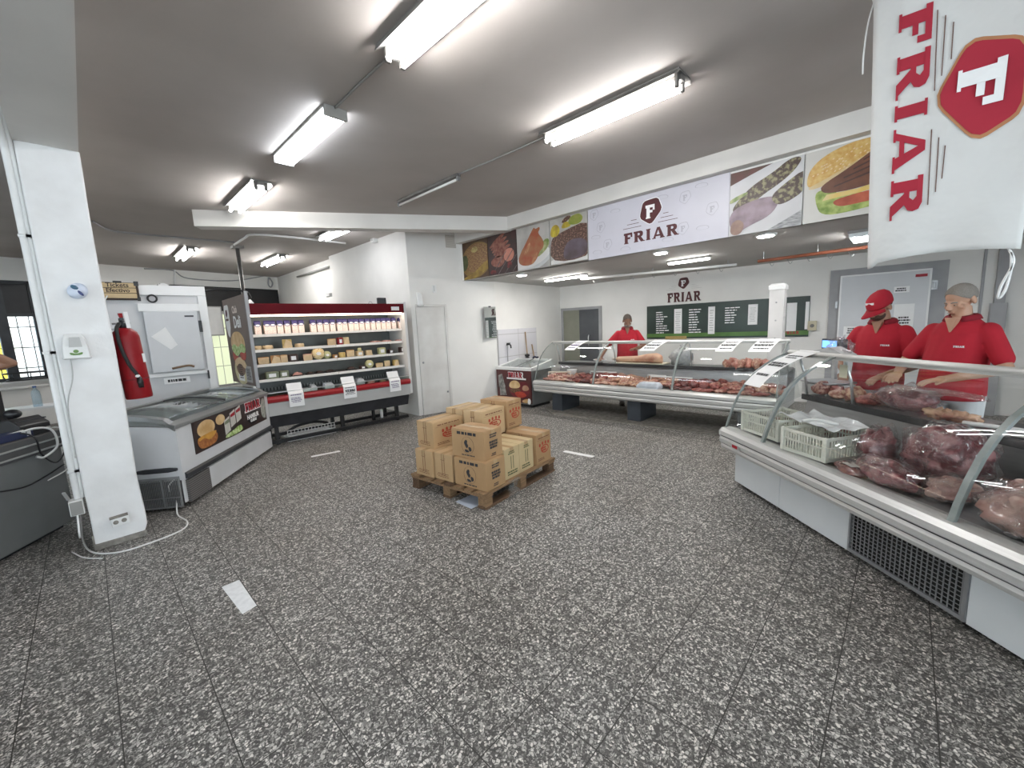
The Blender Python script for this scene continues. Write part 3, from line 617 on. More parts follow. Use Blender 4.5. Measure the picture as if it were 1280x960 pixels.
def food(kind, px, shelf, wpx, hpx, m, label, cat, y=None, dx=0., z=None, m2=None, rot=None):
    y = SHY+.07 if y is None else y; zt = SH[shelf] if z is None else z
    x = mx(px, 430, y)+dx; w = wpx*.0118/2; h = hpx*.0140
    t = thing({'disc':'round_cheese','wedge':'cheese_wedge','half':'half_cheese','block':'cheese_block','stand':'upright_cheese','tray':'meat_tray','sausage':'sausage_pack','pack':'paper_pack'}[kind], label, cat, tuple(mworld(x, y, zt)), MR+(rot or 0))
    if kind == 'disc':
        MB().lathe([(w*.9,0),(w,h*.2),(w,h*.75),(w*.88,h),(0,h)], n=22).build('cheese', m, t, True)
        MB().lathe([(w*.35,h),(w*.35,h+.002),(0,h+.002)], n=18).build('paper_label', LAB, t)
    elif kind == 'stand':
        MB().lathe([(0,-.035),(w*.92,-.033),(w,-.02),(w,.02),(w*.92,.033),(0,.035)], (0,.035,w), 26, 'y').build('cheese', m, t, True)
        MB().prism(circ(0,w,w*.4,w*.28), -.003, .0, 'xz').build('paper_label', m2 or LAB, t)
    elif kind == 'wedge':
        MB().prism([(-w,-.05),(w,-.04),(w*.75,.06),(-w*.6,.06)], 0, h, 'xy').build('cheese', m, t, bevel=.006)
        MB().prism([(-w*1.0,.0),(-w*.2,h*1.02),(w*.8,h*.7),(w*1.02,.0)], -.056, -.052, 'xz').build('cut_face', m2 or CREAM, t)
    elif kind == 'half':
        MB().prism([(-w,0)]+circ(0,0,w,w*1.0,16,0,180)+[(-w,0)][:0], 0, h, 'xy').build('cheese', m, t, bevel=.008)
        MB().box(-w*.94,-.004,.004,w*.94,0,h*.92).build('cut_face', m2 or CREAM, t)
    elif kind == 'block':
        MB().box(-w,-.05,0,w,.05,h).build('cheese', m, t, bevel=.012); MB().box(-w*.6,-.053,h*.25,w*.5,-.05,h*.75).build('paper_label', m2 or LAB, t)
    elif kind == 'tray':
        MB().loft([[(-w*s,-.06*s,zz),(w*s,-.06*s,zz),(w*s,.06*s,zz),(-w*s,.06*s,zz)] for zz, s in ((0,.85),(.018,1))]).build('tray', TRAYB, t)
        MB().ell((0,0,.016), (w*.85,.048,max(h-.016,.02)), wob=.25, seed=int(px)).build('contents', m, t, True)
    elif kind == 'sausage':
        for k in range(3): MB().tube([(-w,-.04+k*.035,.012),(-w*.3,-.042+k*.035,.015),(w*.5,-.038+k*.035,.015),(w,-.04+k*.035,.012)], [.008,.013,.013,.008], 8).build('sausage', m, t, True)
        MB().box(-w*.5,-.05,.027,w*.2,.03,.029).build('paper_label', LAB, t)
    elif kind == 'pack':
        MB().loft([[(-w*s,-.055*s,zz),(w*s,-.055*s,zz),(w*s*.9,.06*s,zz*1.3),(-w*s,.06*s,zz*1.3)] for zz, s in ((0,.9),(h*.5,1),(h,.8))]).build('wrapping', m, t, bevel=.006)
        MB().box(-w*.5,-.03,h*.95,w*.35,.03,h*1.16).build('paper_label', m2 or LAB, t)
    return t
S2, S3, S4 = 'second case shelf', 'third case shelf', 'fourth case shelf'
for row in [
 ('disc',322,1,8,4,CREAM,'flat pale cheese at the very left of the '+S2,'cheese'),
 ('disc',334,1,11.5,4,CREAM,'flat pale cheese on the '+S2+', second from the left post','cheese'),
 ('wedge',358,1,11,9,YELLOW,'tall yellow cut cheese wedge on the '+S2,'cheese'),
 ('disc',374,1,11,4,CREAM,'flat pale cheese right of the tall wedge on the '+S2,'cheese'),
 ('half',415,1,11,7,ORANGEC,'orange half cheese with purple top on the '+S2,'cheese'),
 ('block',425,1,6,8,REDW,'red waxed cheese block on the '+S2,'cheese'),
 ('wedge',432,1,8,8,CREAM,'pale orange cheese wedge beside the red block on the '+S2,'cheese'),
 ('sausage',469,1,13,2,PINK,'flat pink sausage pack at the left of three on the '+S2,'sausage'),
 ('sausage',483,1,13,2,PINK,'flat pink sausage pack in the middle of three on the '+S2,'sausage'),
 ('sausage',500,1,13,2,PINK,'flat pink sausage pack at the right end of the '+S2,'sausage'),
 ('half',327,2,12,7,TAN,'brown half cheese at the left end of the '+S3,'cheese'),
 ('wedge',341,2,11,8,TAN,'brown cheese wedge with pale cut on the '+S3+', second from left','cheese'),
 ('half',353,2,8,8,TAN,'narrow brown half cheese on the '+S3+', third from left','cheese'),
 ('block',364,2,10,8,DARKC,'dark block with a broad white label on the '+S3,'cheese'),
 ('half',383,2,11,7,PINK,'reddish half cheese on the '+S3+' left of the big speckled wheel','cheese'),
 ('stand',397,2,15.5,11,SPECK,'big speckled yellow wheel standing upright on the '+S3,'cheese'),
 ('stand',408,2,10,9,PALEG,'greenish wheel standing half behind the big speckled wheel','cheese'),
 ('block',417,2,5,4,TAN,'small brown block right of the upright wheels on the '+S3,'cheese'),
 ('disc',426,2,9,6,YELLOW,'golden round cheese on the '+S3+' under the red waxed block','cheese'),
 ('half',437,2,11,8,TAN,'brown topped half cheese with white cut face on the '+S3,'cheese'),
 ('block',448,2,9,6,CREAM,'cream block with a small jar on it on the '+S3,'cheese'),
 ('wedge',459,2,9,6,CREAM,'white cheese wedge on the '+S3+' right of the cream block','cheese'),
 ('block',476,2,10,8,PALEG,'greenish square cheese on the right part of the '+S3,'cheese'),
 ('block',487,2,6,5,DARKC,'small dark block right of the greenish square cheese','cheese'),
 ('block',502,2,9,7,DARKC,'dark block at the right end of the '+S3,'cheese'),
 ('block',335,3,14,7,OLIVEC,'long green pack at the left end of the '+S4,'pack'),
 ('block',350,3,10,7,OLIVEC,'green and white pack, second from left on the '+S4,'pack'),
 ('tray',367,3,13,4,PINK,'dark tray of pink cold cuts on the '+S4,'tray'),
 ('tray',383,3,9,3,DARKC,'dark tray beside the pink cold cuts on the '+S4,'tray'),
 ('tray',395,3,11,3,DARKC,'dark tray of black sausage, left of three on the '+S4,'tray'),
 ('tray',409,3,12,3,DARKC,'dark tray of black sausage, middle of three on the '+S4,'tray'),
 ('tray',436,3,13,4,DARKC,'dark tray of black sausage left of the big green wheel','tray'),
 ('block',450,3,7,4,DARKC,'small dark pack touching the big green wheel','pack'),
 ('stand',460,3,11.5,11,PALEG,'big pale green wheel standing upright on the '+S4,'cheese'),
 ('half',472,3,11,5,YELLOW,'low yellow half cheese on the '+S4,'cheese'),
 ('half',482,3,9,7,PALEG,'olive half cheese on the '+S4+' right of the low yellow half','cheese'),
 ('wedge',492,3,8,7,YELLOW,'pointed yellow wedge on the right part of the '+S4,'cheese'),
 ('wedge',505,3,10,7,PALEG,'olive wedge at the right end of the '+S4,'cheese')]: food(*row)
tag(MB().lathe([(.028,0),(.03,.005),(.03,.05),(.02,.06)], n=14).build('jar', PALEG, None, True, loc=tuple(mworld(mx(449,436,SHY+.07),SHY+.07,SH[2]+.073))), 'small greenish jar standing on the cream block on the third case shelf', 'jar')
DK = .692
for row in [('pack',376,0,9,4,PAPER,'white paper pack on the case deck left of the stacked white packs','pack',.2,0,DK),
 ('pack',385,0,8,6,PAPER,'white pack next to the stacked one on the case deck','pack',.26,0,DK),
 ('pack',405,0,13,6,PAPER,'big white printed pack in the middle of the case deck','pack',.24,0,DK),
 ('tray',422,0,12,2.5,PINK,'flat pale tray on the case deck behind the middle price sign','tray',.16,0,DK),
 ('pack',445,0,12,6,PAPER,'white pack behind the middle price sign on the case deck','pack',.34,0,DK),
 ('tray',459,0,14,3.5,PINK,'pink and white tray on the case deck right of the middle sign','tray',.2,0,DK),
 ('tray',474,0,11,3,CREAM,'pale tray on the case deck left of the right price sign','tray',.2,0,DK),
 ('pack',507,0,8,3.5,PAPER,'white pack at the right end of the case deck','pack',.2,0,DK)]: food(*row)
# ---- folded paper signs hanging over the bumper
def price_sign(px, label, words):
    x = mx(px, 490, -.045); t = thing('price_sign', label, 'sign', tuple(mworld(x,0,0)), MR+rng.uniform(-.05,.05), 'paper signs on the wall case')
    w = .098
    MB().prism([(-.045,.545),(-.0425,.545),(-.0425,.73),(.016,.79),(.05,.875),(.048,.877),(.012,.792),(-.045,.732)], -w, w, 'yz').build('paper', PAPER, t)
    b = MB(); strokes(b, -w*.8, .70, w*1.6, .025, 1, -.0455); strokes(b, -w*.8, .60, w*1.6, .08, 4, -.0455, .45, seed=int(px)); b.build('lettering', INK if words else mat('purple_marker', (.12,.06,.2), .6, var=.2), t)
    if words: text('price', words, .055, INK, t, (0,-.047,.66), fat=.002)
price_sign(370, 'white folded paper sign hanging at the left end of the red bumper', '')
price_sign(438, 'white folded price sign hanging at the middle of the red bumper', '$7.990')
price_sign(495, 'white folded paper sign hanging near the right end of the red bumper', '')
# ------------------------------------------------------------------ burger banner at the side of the case
BROWNB = mat('banner_brown', (.15,.105,.085), .5, var=.2, scale=2)
bp0 = Vector((1.44,5.98)); t = thing('burger_banner', 'tall brown banner panel with a burger picture at the left side of the wall case', 'banner', (1.468,7.20,0), R(-90))
BWd = 1.18
MB().box(0,0,.92,BWd,.03,2.10).build('panel', BROWNB, t); MB().box(BWd,-.003,.90,BWd+.03,.033,2.13).build('edge_post', GREY_FRAME, t)
tg = MB().prism(smooth_poly([(.06,2.02),(.30,2.02),(.30,1.72),(.20,1.56),(.12,1.60),(.06,1.74)],2,.12), 0, -.004, 'xz').build('shield_tag', WHITEP, t)
b = MB(); badge(b, .18, 1.9, .055, -.004, -.007); b.box(.11,-.004,1.80,.25,-.007,1.83); b.build('emblem', MAROON, tg)
CREAML = mat('cream_print', (.72,.62,.55), .5, var=.05)
text('lettering', 'Club', .13, CREAML, t, (.62,-.002,1.93), fat=.004); text('lettering', 'Deli', .22, WHITEP, t, (.68,-.002,1.76), fat=.006)
BUN = mat('printed_bun', (.55,.33,.13), .5, col2=(.74,.55,.30), scale=7); LETT = mat('printed_lettuce', (.20,.38,.06), .5, col2=(.65,.75,.40), scale=22); TOMA = mat('printed_tomato', (.55,.07,.04), .5, var=.3, scale=14); PATTY = mat('printed_patty', (.10,.045,.025), .5, col2=(.2,.1,.05), scale=30)
cx = .56
def blob_bun(cx): return smooth_poly([(cx-.37,1.42),(cx-.34,1.55),(cx-.15,1.64),(cx+.15,1.64),(cx+.34,1.55),(cx+.37,1.42),(cx,1.36)],2)
bg_ = thing; MB().prism(blob_bun(cx), 0, -.002, 'xz').build('bun', BUN, t)
MB().prism(smooth_poly([(cx-.36,1.43),(cx-.2,1.48),(cx,1.42),(cx+.2,1.49),(cx+.38,1.42),(cx+.3,1.34),(cx+.12,1.37),(cx-.1,1.29),(cx-.3,1.36)],2), -.002, -.004, 'xz').build('lettuce', LETT, t)
MB().prism(circ(cx-.2,1.30,.14,.09), -.001, -.003, 'xz').prism(circ(cx+.2,1.33,.15,.08), -.001, -.003, 'xz').build('tomato', TOMA, t)
MB().prism(circ(cx,1.10,.34,.19), -.001, -.002, 'xz').build('plate_bun', mat('printed_cut_bun', (.66,.60,.34), .5, var=.15, scale=9), t)
MB().prism(circ(cx,1.14,.22,.11), -.002, -.004, 'xz').build('patty', PATTY, t)
MB().prism(smooth_poly([(cx-.28,1.24),(cx,1.3),(cx+.3,1.22),(cx+.25,1.12),(cx,1.22),(cx-.25,1.14)],2), -.004, -.006, 'xz').build('cheese', CREAM, t)
for x, w, h, lab in ((.40,.28,.33,'narrow white paper sheet at the lower left of the burger banner'),(.78,.28,.27,'small grey paper sheet at the lower right of the burger banner')):
    s = thing('paper_sheet', lab, 'paper', (1.4665,7.20-x,.96), R(-90), 'sheets taped to the burger banner')
    MB().box(0,-.002,0,w,0,h*.8).build('sheet', PAPER if x < .5 else mat('grey_paper', (.45,.44,.43), .8, var=.2, scale=20), s); b = MB(); strokes(b, .03, .03, w-.06, h*.8-.06, 7, -.002, .5, seed=int(x*100)); b.build('print', INK, s)
# ------------------------------------------------------------------ white cold cabinet behind the freezer
CABW = mat('cold_cabinet_enamel', (.60,.60,.61), .35, var=.06, scale=2)
def cold_cabinet():
    t = thing('cold_cabinet', 'tall white cold room cabinet with a hatch door behind the long freezer', 'cold cabinet', (.18,7.2,0))
    MB().box(0,0,0,1.10,1.0,2.27).build('body', CABW, t, bevel=.01)
    MB().box(0,-.03,2.16,1.10,0,2.29).box(1.0,-.03,0,1.10,0,2.16).build('frame', WHITE, t, bevel=.006)
    d = MB().box(.40,-.07,1.14,.97,-.03,1.95).build('hatch_door', COLD, t, bevel=.012)
    MB().box(.36,-.05,1.95,1.0,0,2.05).build('door_hood', WHITE, t, bevel=.008); MB().box(.36,-.05,1.08,1.0,0,1.13).build('door_sill', WHITE, t, bevel=.008)
    MB().box(.965,-.085,1.66,1.0,-.05,1.82).build('hinge', BLACK, d, bevel=.005); MB().box(.985,-.06,1.0,1.005,-.03,1.12).build('hinge', BLACK, t, bevel=.004)
    MB().box(.82,-.074,1.87,.92,-.07,1.892).build('nameplate', DARK, d)
    MB().tube([(.52+.045*math.cos(R(k*18)),-.036,2.115+.045*math.sin(R(k*18))) for k in range(21)], .011, 8).build('dial_ring', BLACK, t, True)
    MB().tube(spline([(.6,-.09,1.185),(.68,-.095,1.20),(.78,-.09,1.21),(.84,-.085,1.19)],5), .014, 8).build('wooden_handle', mat('worn_handle_wood', (.24,.15,.09), .6, var=.3, scale=20), d, True)
    p = MB().prism([(.44,1.62),(.60,1.74),(.70,1.50),(.62,1.44)], -.076, -.0725, 'xz').build('taped_paper', PAPER, d)
    l = MB().box(.50,-.034,.98,.78,-.031,1.06).build('label_strip', PAPER, t); b = MB(); strokes(b, .53,.995,.22,.05,1,-.0345,.7); b.build('lettering', INK, l)
cold_cabinet()
tag(MB().box(-.055,-.04,0,.055,.04,.03).box(-.03,-.03,.03,.03,.03,.045).build('white_box', WHITE2, None, bevel=.004, loc=(.85,7.35,2.292)), 'small white box lying on top of the tall cold cabinet', 'box')
tag(MB().tube(spline([(0,0,0),(.15,0,.03),(.4,.05,.04),(.6,.1,.02),(.7,.3,-.05)],6), .02, 8).build('cable', BLACK, None, True, loc=(1.29,7.5,2.25)), 'thick black cable leaving the top right corner of the cold cabinet', 'cable')
# wooden payment sign
TANW = mat('tan_sign_wood', (.60,.45,.26), .6, var=.15, scale=6, stretch=(1,8,8)); DKW = mat('dark_sign_frame', (.05,.03,.022), .6, var=.3, scale=10)
t = thing('payment_sign', 'tan wooden board sign about tickets and cash, hanging behind the pillar', 'sign', (.17,7.135,0))
for z in (2.115,2.18,2.245): MB().box(.04,0,z,.385,.018,z+.058).build('board', TANW, t, bevel=.003)
MB().box(.02,.012,2.09,.41,.026,2.31).build('backing', DKW, t); MB().box(.385,-.006,2.08,.415,.014,2.13).box(.37,-.006,2.27,.415,.014,2.325).box(.18,-.004,2.3,.26,.012,2.325).box(.02,-.004,2.09,.045,.02,2.31).build('metal_corner', BLACK, t)
text('lettering', 'Tickets', .072, DKW, t, (.215,-.001,2.274), fat=.0015); text('lettering', 'Efectivo', .068, DKW, t, (.215,-.001,2.209), fat=.0015)
tag(MB().tube(spline([(.28,7.11,2.14),(.21,7.08,2.0),(.18,7.07,1.8),(.17,7.06,1.6)],6), .008, 6).build('cord', WHITE2, None, True), 'pale cord hanging down from the wooden payment sign', 'cord')
# grey electrical cabinet and bits on the far wall
fq = lambda px, py: onplane(px, py, FW0, FWD)
p = fq(262,420); t = thing('electrical_box', 'pale grey electrical box on the far wall right of the cold cabinet', 'electrical box', (p.x,p.y,p.z), math.atan2(.22,1))
MB().box(-.22,-.2,0,.28,0,.75).build('box', CASEG, t, bevel=.01); MB().box(-.19,-.205,.03,.25,-.2,.72).build('door', WHITE2, t, bevel=.004)
cable('wall_cable', 'thin cable looping along the far wall under the ceiling', [tuple(fq(x,y)+Vector((.0,-.02,0))) for x, y in ((180,336),(215,338),(235,348),(290,351),(330,345),(345,343))], .014, GREY_FRAME)
cable('wall_cable', 'thin white cable drop above the cold cabinet on the far wall', [tuple(fq(x,y)+Vector((.0,-.03,0))) for x, y in ((218,334),(218,345),(218,357),(218,366))], .018, WHITE2)
cable('wire_loop', 'loop of spare wire hanging high in the far corner', [tuple(fq(x,y)+Vector((.0,-.05,0))) for x, y in ((335,347),(335,356),(338,359),(340,354),(336,347))], .02, GREY_FRAME)
# bits on the side wall above the case
def side_box(name, label, cat, px, py, w, h, d, m, X=4.05):
    p = onplane(px, py, (X,0), (0,1)); t = thing(name, label, cat, (X,p.y,p.z), R(-90)); MB().box(-w/2,-d,-h/2,w/2,0,h/2).build('body', m, t, bevel=.012); return t
t = side_box('alarm_sensor','white alarm sensor high on the wall above the refrigerated case','sensor',470,297,.12,.2,.09,WHITE2); MB().box(-.03,-.094,-.07,.03,-.09,-.01).build('lens', CASEG, t)
t = side_box('cable_box','small grey cable box at the corner of the side walls above the case','box',413,369,.22,.08,.06,CASEG); MB().box(-.08,-.064,-.02,.08,-.06,.02).build('cover', WHITE2, t)
tag(MB().tube([(0,0,0),(.0,2.2,0)], .025, 8).build('curtain_rail', FIX, None, True, loc=(4.13,9.5,3.08)), 'pale rail high on the far side wall with small hooks', 'rail')
# ------------------------------------------------------------------ island freezer
FZ = mat('freezer_enamel', (.66,.67,.69), .35, col2=(.60,.61,.62), scale=3); FZG = mat('freezer_frame_grey', (.28,.29,.29), .35, .5, var=.15, scale=5)
GRAPHIC = mat('graphic_dark_brown', (.045,.028,.026), .35, var=.3, scale=5)
def freezer():
    t = thing('island_freezer', 'long white island freezer with curved glass lid and a burger graphic', 'freezer', (.457,4.706,0), R(52.88))
    L = 1.95
    MB().box(.04,.02,.05,L-.02,.74,.28).build('base', FZ, t, bevel=.01)
    MB().box(.02,0,.28,L,.06,.78).box(.02,.72,.28,L,.78,.85).box(.02,.06,.28,L,.72,.34).prism([(.06,.34),(.06,.78),(.72,.845),(.72,.34)], .02, .08, 'yz').prism([(.06,.34),(.06,.78),(.72,.845),(.72,.34)], L-.06, L, 'yz').build('body', FZ, t)
    b = MB().box(.42,-.004,.045,L-.03,.02,.262); b.build('base_panel', FZ, t, bevel=.003)
    MB().box(.075,-.006,.045,.42,.02,.262).build('vent_panel', stripe_mat('vent_slots', (.16,.15,.145), (.05,.05,.05), 2, .02, .4), t)
    g = MB()
    MB().box(.025,.03,.03,.038,.37,.315).build('end_grille_back', BLACK, t)
    for k in range(24): g.box(.008,.035+k*.0137,.03,.016,.040+k*.0137,.315)
    g.box(.006,.03,.03,.018,.042,.315).box(.006,.17,.03,.018,.185,.315).box(.006,.36,.03,.018,.375,.315).box(.006,.03,.3,.018,.375,.32).box(.006,.03,.028,.018,.375,.04).box(.007,.03,.12,.017,.375,.128)
    gg = g.build('end_grille', GREYM, t); gg['kind'] = 'stuff'
    MB().prism(smooth_poly([(.03,.37),(.36,.37),(.36,.41),(.03,.41)],1,.2), -.0, .03, 'yz').xf(Matrix.Translation((-.012,0,0))).build('end_bumper', DARK, t, bevel=.004)
    MB().prism([(-.022,.285),(-.022,.325),(-.006,.34),(.0,.34),(.0,.28)], .05, L, 'yz').build('bumper', DARK, t)
    # graphic panel
    MB().box(.25,-.006,.45,L-.10,.0,.765).build('graphic_panel', GRAPHIC, t)
    gp = t.children[-1]; y = -.006
    def lay(n, poly, m, d, yy=0): return MB().prism(poly, y-.001-yy, y-.002-yy-d*0, 'xz').build(n, m, gp)
    lay('printed_bun', circ(.47,.66,.155,.085,28), BUN, 0); lay('printed_patty', smooth_poly([(.31,.6),(.62,.6),(.66,.54),(.6,.47),(.34,.47),(.29,.54)],2), mat('printed_patties', (.30,.10,.03), .4, col2=(.5,.2,.06), scale=30), 0, .0015)
    lay('printed_cheese', smooth_poly([(.3,.6),(.64,.61),(.62,.57),(.5,.53),(.4,.58),(.32,.55)],2), mat('printed_cheddar', (.65,.33,.06), .4, var=.2, scale=20), 0, .003)
    lay('printed_small_bun', circ(.74,.69,.09,.055), BUN, 0, .001)
    for k, (x, z) in enumerate(((.80,.52),(.93,.575),(1.06,.60))):
        w, h = .115, .17
        pk_ = lay('printed_pack', [(x,z-.02),(x+w,z+.01),(x+w,z+h),(x,z+h-.03)], mat('printed_pack_white', (.62,.60,.55), .4, var=.1, scale=20), 0, .003+k*.001)
        MB().prism([(x+.01,z+h*.55),(x+w-.01,z+h*.62),(x+w-.01,z+h*.85),(x+.01,z+h*.72)], y-.0061-k*.001, y-.0075-k*.001, 'xz').build('printed_band', REDP if k else OLIVEC, pk_)
    lay('printed_greens', smooth_poly([(.78,.46),(1.2,.46),(1.16,.55),(.95,.51),(.82,.5)],2), LETT, 0, .001)
    lay('printed_oval', circ(1.47,.555,.145,.075), BLACK, 0, .002)
    text('lettering', 'HAMBUR', .075, WHITEP, gp, (1.47,y-.005,.578), fat=.003); text('lettering', 'GUESAS', .045, WHITEP, gp, (1.47,y-.005,.525), fat=.002)
    lt = MB(); W_ = word_width('FRIAR', .105, .10, .85); letters(lt, 'FRIAR', 1.30, .655, .105, y-.005, y-.008, .10, .85); 
    lb = MB(); letters(lb, 'FRIAR', 1.293, .648, .119, y-.002, y-.004, .045, .85); lb.box(1.28,y-.002,.643,1.72,y-.004,.668); lb.build('letter_outline', WHITEP, gp); lt.build('lettering', REDP, gp)
    lay('printed_meat', smooth_poly([(1.72,.5),(1.83,.47),(1.84,.74),(1.76,.75),(1.70,.62)],2), mat('printed_grill_grey', (.22,.25,.22), .4, col2=(.45,.45,.4), scale=26), 0, .001)
    # top frame and the two curved glass lids
    n = 9; prof = [(.0,.775)]+[(.08+.62*k/n, .815+.085*math.sin(math.pi*(.12+.62*k/n))) for k in range(n+1)]+[(.78,.86)]
    f = MB()
    f.prism([(-.014,.765),(-.014,.80),(.06,.825),(.08,.80),(.02,.765)], 0, L+.015, 'yz').prism([(.70,.84),(.70,.90),(.795,.895),(.795,.84)], 0, L+.015, 'yz')
    f.build('lid_frame', FZG, t, bevel=.006)
    for x0 in (0, L-.06):
        e = MB(); e.loft([[(x0,yy,zz-.03),(x0+.075,yy,zz-.03),(x0+.075,yy,zz+.012),(x0,yy,zz+.012)] for yy, zz in prof]); e.build('lid_frame', FZG, t)
    for x0, x1, dz, lab in ((.07,1.06,.004,None),(.98,L-.06,-.012,None)):
        gl = MB(); gl.loft([[(x0,yy,zz+dz),(x1,yy,zz+dz),(x1,yy,zz+dz+.005),(x0,yy,zz+dz+.005)] for yy, zz in prof[1:-1]]); lid = gl.build('glass_lid', glass_mat('freezer_lid_glass', (.72,.76,.75), 1.4, .02, .10), t, True)
    e = MB(); e.loft([[(1.045,yy,zz+.0),(1.075,yy,zz+.0),(1.075,yy,zz+.02),(1.045,yy,zz+.02)] for yy, zz in prof[1:-1]]); e.build('lid_edge', BLACK, t)
    MB().box(.085,.065,.56,L-.065,.715,.60).build('inner_floor', mat('frosty_freezer_inside', (.42,.44,.45), .6, col2=(.65,.68,.7), scale=9), t)
freezer()
for k, (x, y, lab) in enumerate(((1.25,.35,'left'),(1.5,.45,'middle'),(1.7,.3,'right'))):
    P = Vector((.457,4.706,.60))+Matrix.Rotation(R(52.88),3,'Z')@Vector((x,y,0)); t = thing('frozen_pack', 'pale frozen pack under the glass lid of the island freezer, %s of three' % lab, 'pack', tuple(P), R(52.88+20*k))
    MB().loft([[(-.1*s,-.07*s,z),(.1*s,-.07*s,z),(.1*s,.07*s,z),(-.1*s,.07*s,z)] for z, s in ((0,.8),(.018,1),(.035,.8))]).build('wrapping', PAPER, t, bevel=.008); MB().box(-.06,-.03,.0345,.05,.03,.0375).build('band', RAILR if k == 1 else OLIVEC, t)
# ------------------------------------------------------------------ pillar fittings
def on_pillar(name, label, cat, px, py): p = onplane(px, py, (0,4.337), (1,0)); return thing(name, label, cat, (p.x,4.337,p.z))
t = on_pillar('air_freshener', 'oval white and blue air freshener high on the pillar', 'air freshener', 97, 364)
MB().ell((0,-.02,0), (.052,.032,.058), Matrix.Rotation(R(35),3,'Y')).build('body', mat('pale_blue_plastic', (.62,.68,.80), .3, var=.05), t, True)
MB().ell((-.012,-.047,.022), (.022,.008,.014), Matrix.Rotation(R(35),3,'Y')).build('lens', mat('teal_lens', (.04,.12,.2), .2, var=.2), t, True)
MB().ell((.012,-.048,-.016), (.009,.006,.024), Matrix.Rotation(R(-35),3,'Y')).build('nozzle', mat('navy_plastic', (.03,.05,.2), .3, var=.2), t, True)
t = on_pillar('soap_dispenser', 'white wall dispenser with grey window on the pillar', 'dispenser', 94, 433)
MB().loft([[(-w+s,0,z),(w+s,0,z),(w*.9+s,-d,z),(-w*.9+s,-d,z)] for z, w, d, s in ((-.09,.072,.05,0),(-.085,.074,.075,0),(0,.068,.075,0),(.06,.058,.06,0),(.09,.045,.035,0))]).build('case', WHITE2, t, bevel=.012)
MB().prism([(-.03,-.005),(.035,-.005),(.03,.065),(-.022,.065)], -.081, -.062, 'xz').build('window', CASEG, t)
b = MB().prism(circ(0,-.035,.014,.012,14), -.0775, -.079, 'xz'); b.prism(smooth_poly([(-.035,-.04),(0,-.052),(.035,-.04),(.028,-.062),(-.028,-.062)],1), -.0775, -.079, 'xz'); b.build('emblem', mat('green_print', (.12,.24,.05), .5, var=.1), t)
p = onplane(88,447,(0,4.337),(1,0))
cable('power_cord', 'thin grey cord hanging from the white dispenser on the pillar', [(p.x,4.325,p.z),(p.x-.01,4.322,p.z-.15),(p.x-.06,4.325,p.z-.35),(p.x-.07,4.328,p.z-.7),(p.x-.075,4.326,.75)], .004, CASEG, 'cord')
t = on_pillar('socket_box', 'dirty white double socket box low on the pillar', 'socket', 150, 649); t.rotation_euler.y = R(-3)
MB().box(-.052,-.05,-.035,.052,0,.035).build('box', WHITE2, t, bevel=.005)
for x in (-.025,.022): MB().lathe([(.016,-.052),(.016,-.05),(0,-.05)], (x,0,0), 12, 'y').build('outlet', CONC, t)
MB().box(-.055,-.052,.03,.05,-.0,.038).build('lid_edge', CONC, t)
t = thing('junction_box', 'white junction box at the foot of the pillar conduits', 'junction box', (-.19,4.345,.36)); MB().box(-.045,-.02,-.05,.03,.08,.06).build('box', WHITE2, t, bevel=.004); MB().box(-.04,-.024,-.045,.025,-.02,.055).build('lid', FIX, t)
gz = lambda x, y: tuple(atz(x, y, .008))
cable('floor_cable', 'white cable from the junction box around the pillar foot up to the freezer grille', [(-.2,4.34,.33),(-.21,4.3,.15),gz(101,645),gz(103,672),gz(115,690),gz(150,690),gz(195,676),gz(228,662),gz(234,652),gz(222,643),(.40,4.80,.10),(.36,4.80,.22),(.42,4.755,.31)], .0065, WHITE2)
cable('floor_cable', 'thin white cable end lying on the floor left of the pillar foot', [gz(90,690),gz(105,697),gz(128,698)], .0045, WHITE2)
# fire extinguisher on the pillar's side
EXT = mat('extinguisher_red', (.27,.005,.010), .42, var=.15, scale=5, spec=.3)
t = thing('fire_extinguisher', 'large red fire extinguisher with black hose hanging beside the pillar', 'fire extinguisher', (.262,4.55,1.10)); t.rotation_euler.y = R(-2.5)
MB().lathe([(0,0),(.082,.0),(.086,.012),(.086,.5),(.078,.535),(.05,.565),(.03,.575)], n=28).build('cylinder', EXT, t, True)
MB().lathe([(.0875,.155),(.0875,.163)], n=28).build('band', mat('dark_red_band', (.16,.004,.01), .5, var=.2), t, True)
v = MB().lathe([(.026,.575),(.026,.61),(.018,.615),(.018,.65),(0,.655)], n=14).build('valve', DARK, t, True)
MB().box(-.012,-.05,.635,.012,.06,.655).build('lever', DARK, v, bevel=.003); MB().prism([(-.05,.655),(.05,.68),(.06,.695),(-.04,.69)], -.012, .012, 'yz').build('handle', EXT, v)
MB().tube([(-.06,-.01,.61),(.05,-.01,.612)], .008, 6).build('gauge_stem', GREYM, v, True)
MB().tube(spline([(-.02,-.04,.61),(-.045,-.085,.56),(-.045,-.095,.42),(-.02,-.095,.28),(.01,-.093,.2),(.02,-.093,.13)],6), .013, 8).build('hose', RUBBER, t, True)
MB().lathe([(.016,0),(.02,.05),(.012,.09)], (.02,-.1,.09), 10).build('nozzle', BLACK, t, True); MB().ell((.012,-.106,.185), (.016,.01,.012)).build('clip', WHITE2, t, True)
MB().box(-.082,-.056,.40,-.03,-.05,.48).xf(Matrix.Rotation(R(-30),4,'Z')).build('tag', mat('buff_tag', (.45,.33,.22), .7, var=.2), t)
MB().box(.02,-.03,.57,.045,-.025,.70).build('paper_tag', PAPER, t); MB().box(.07,-.055,.29,.088,-.04,.36).build('seal', PAPER, t)
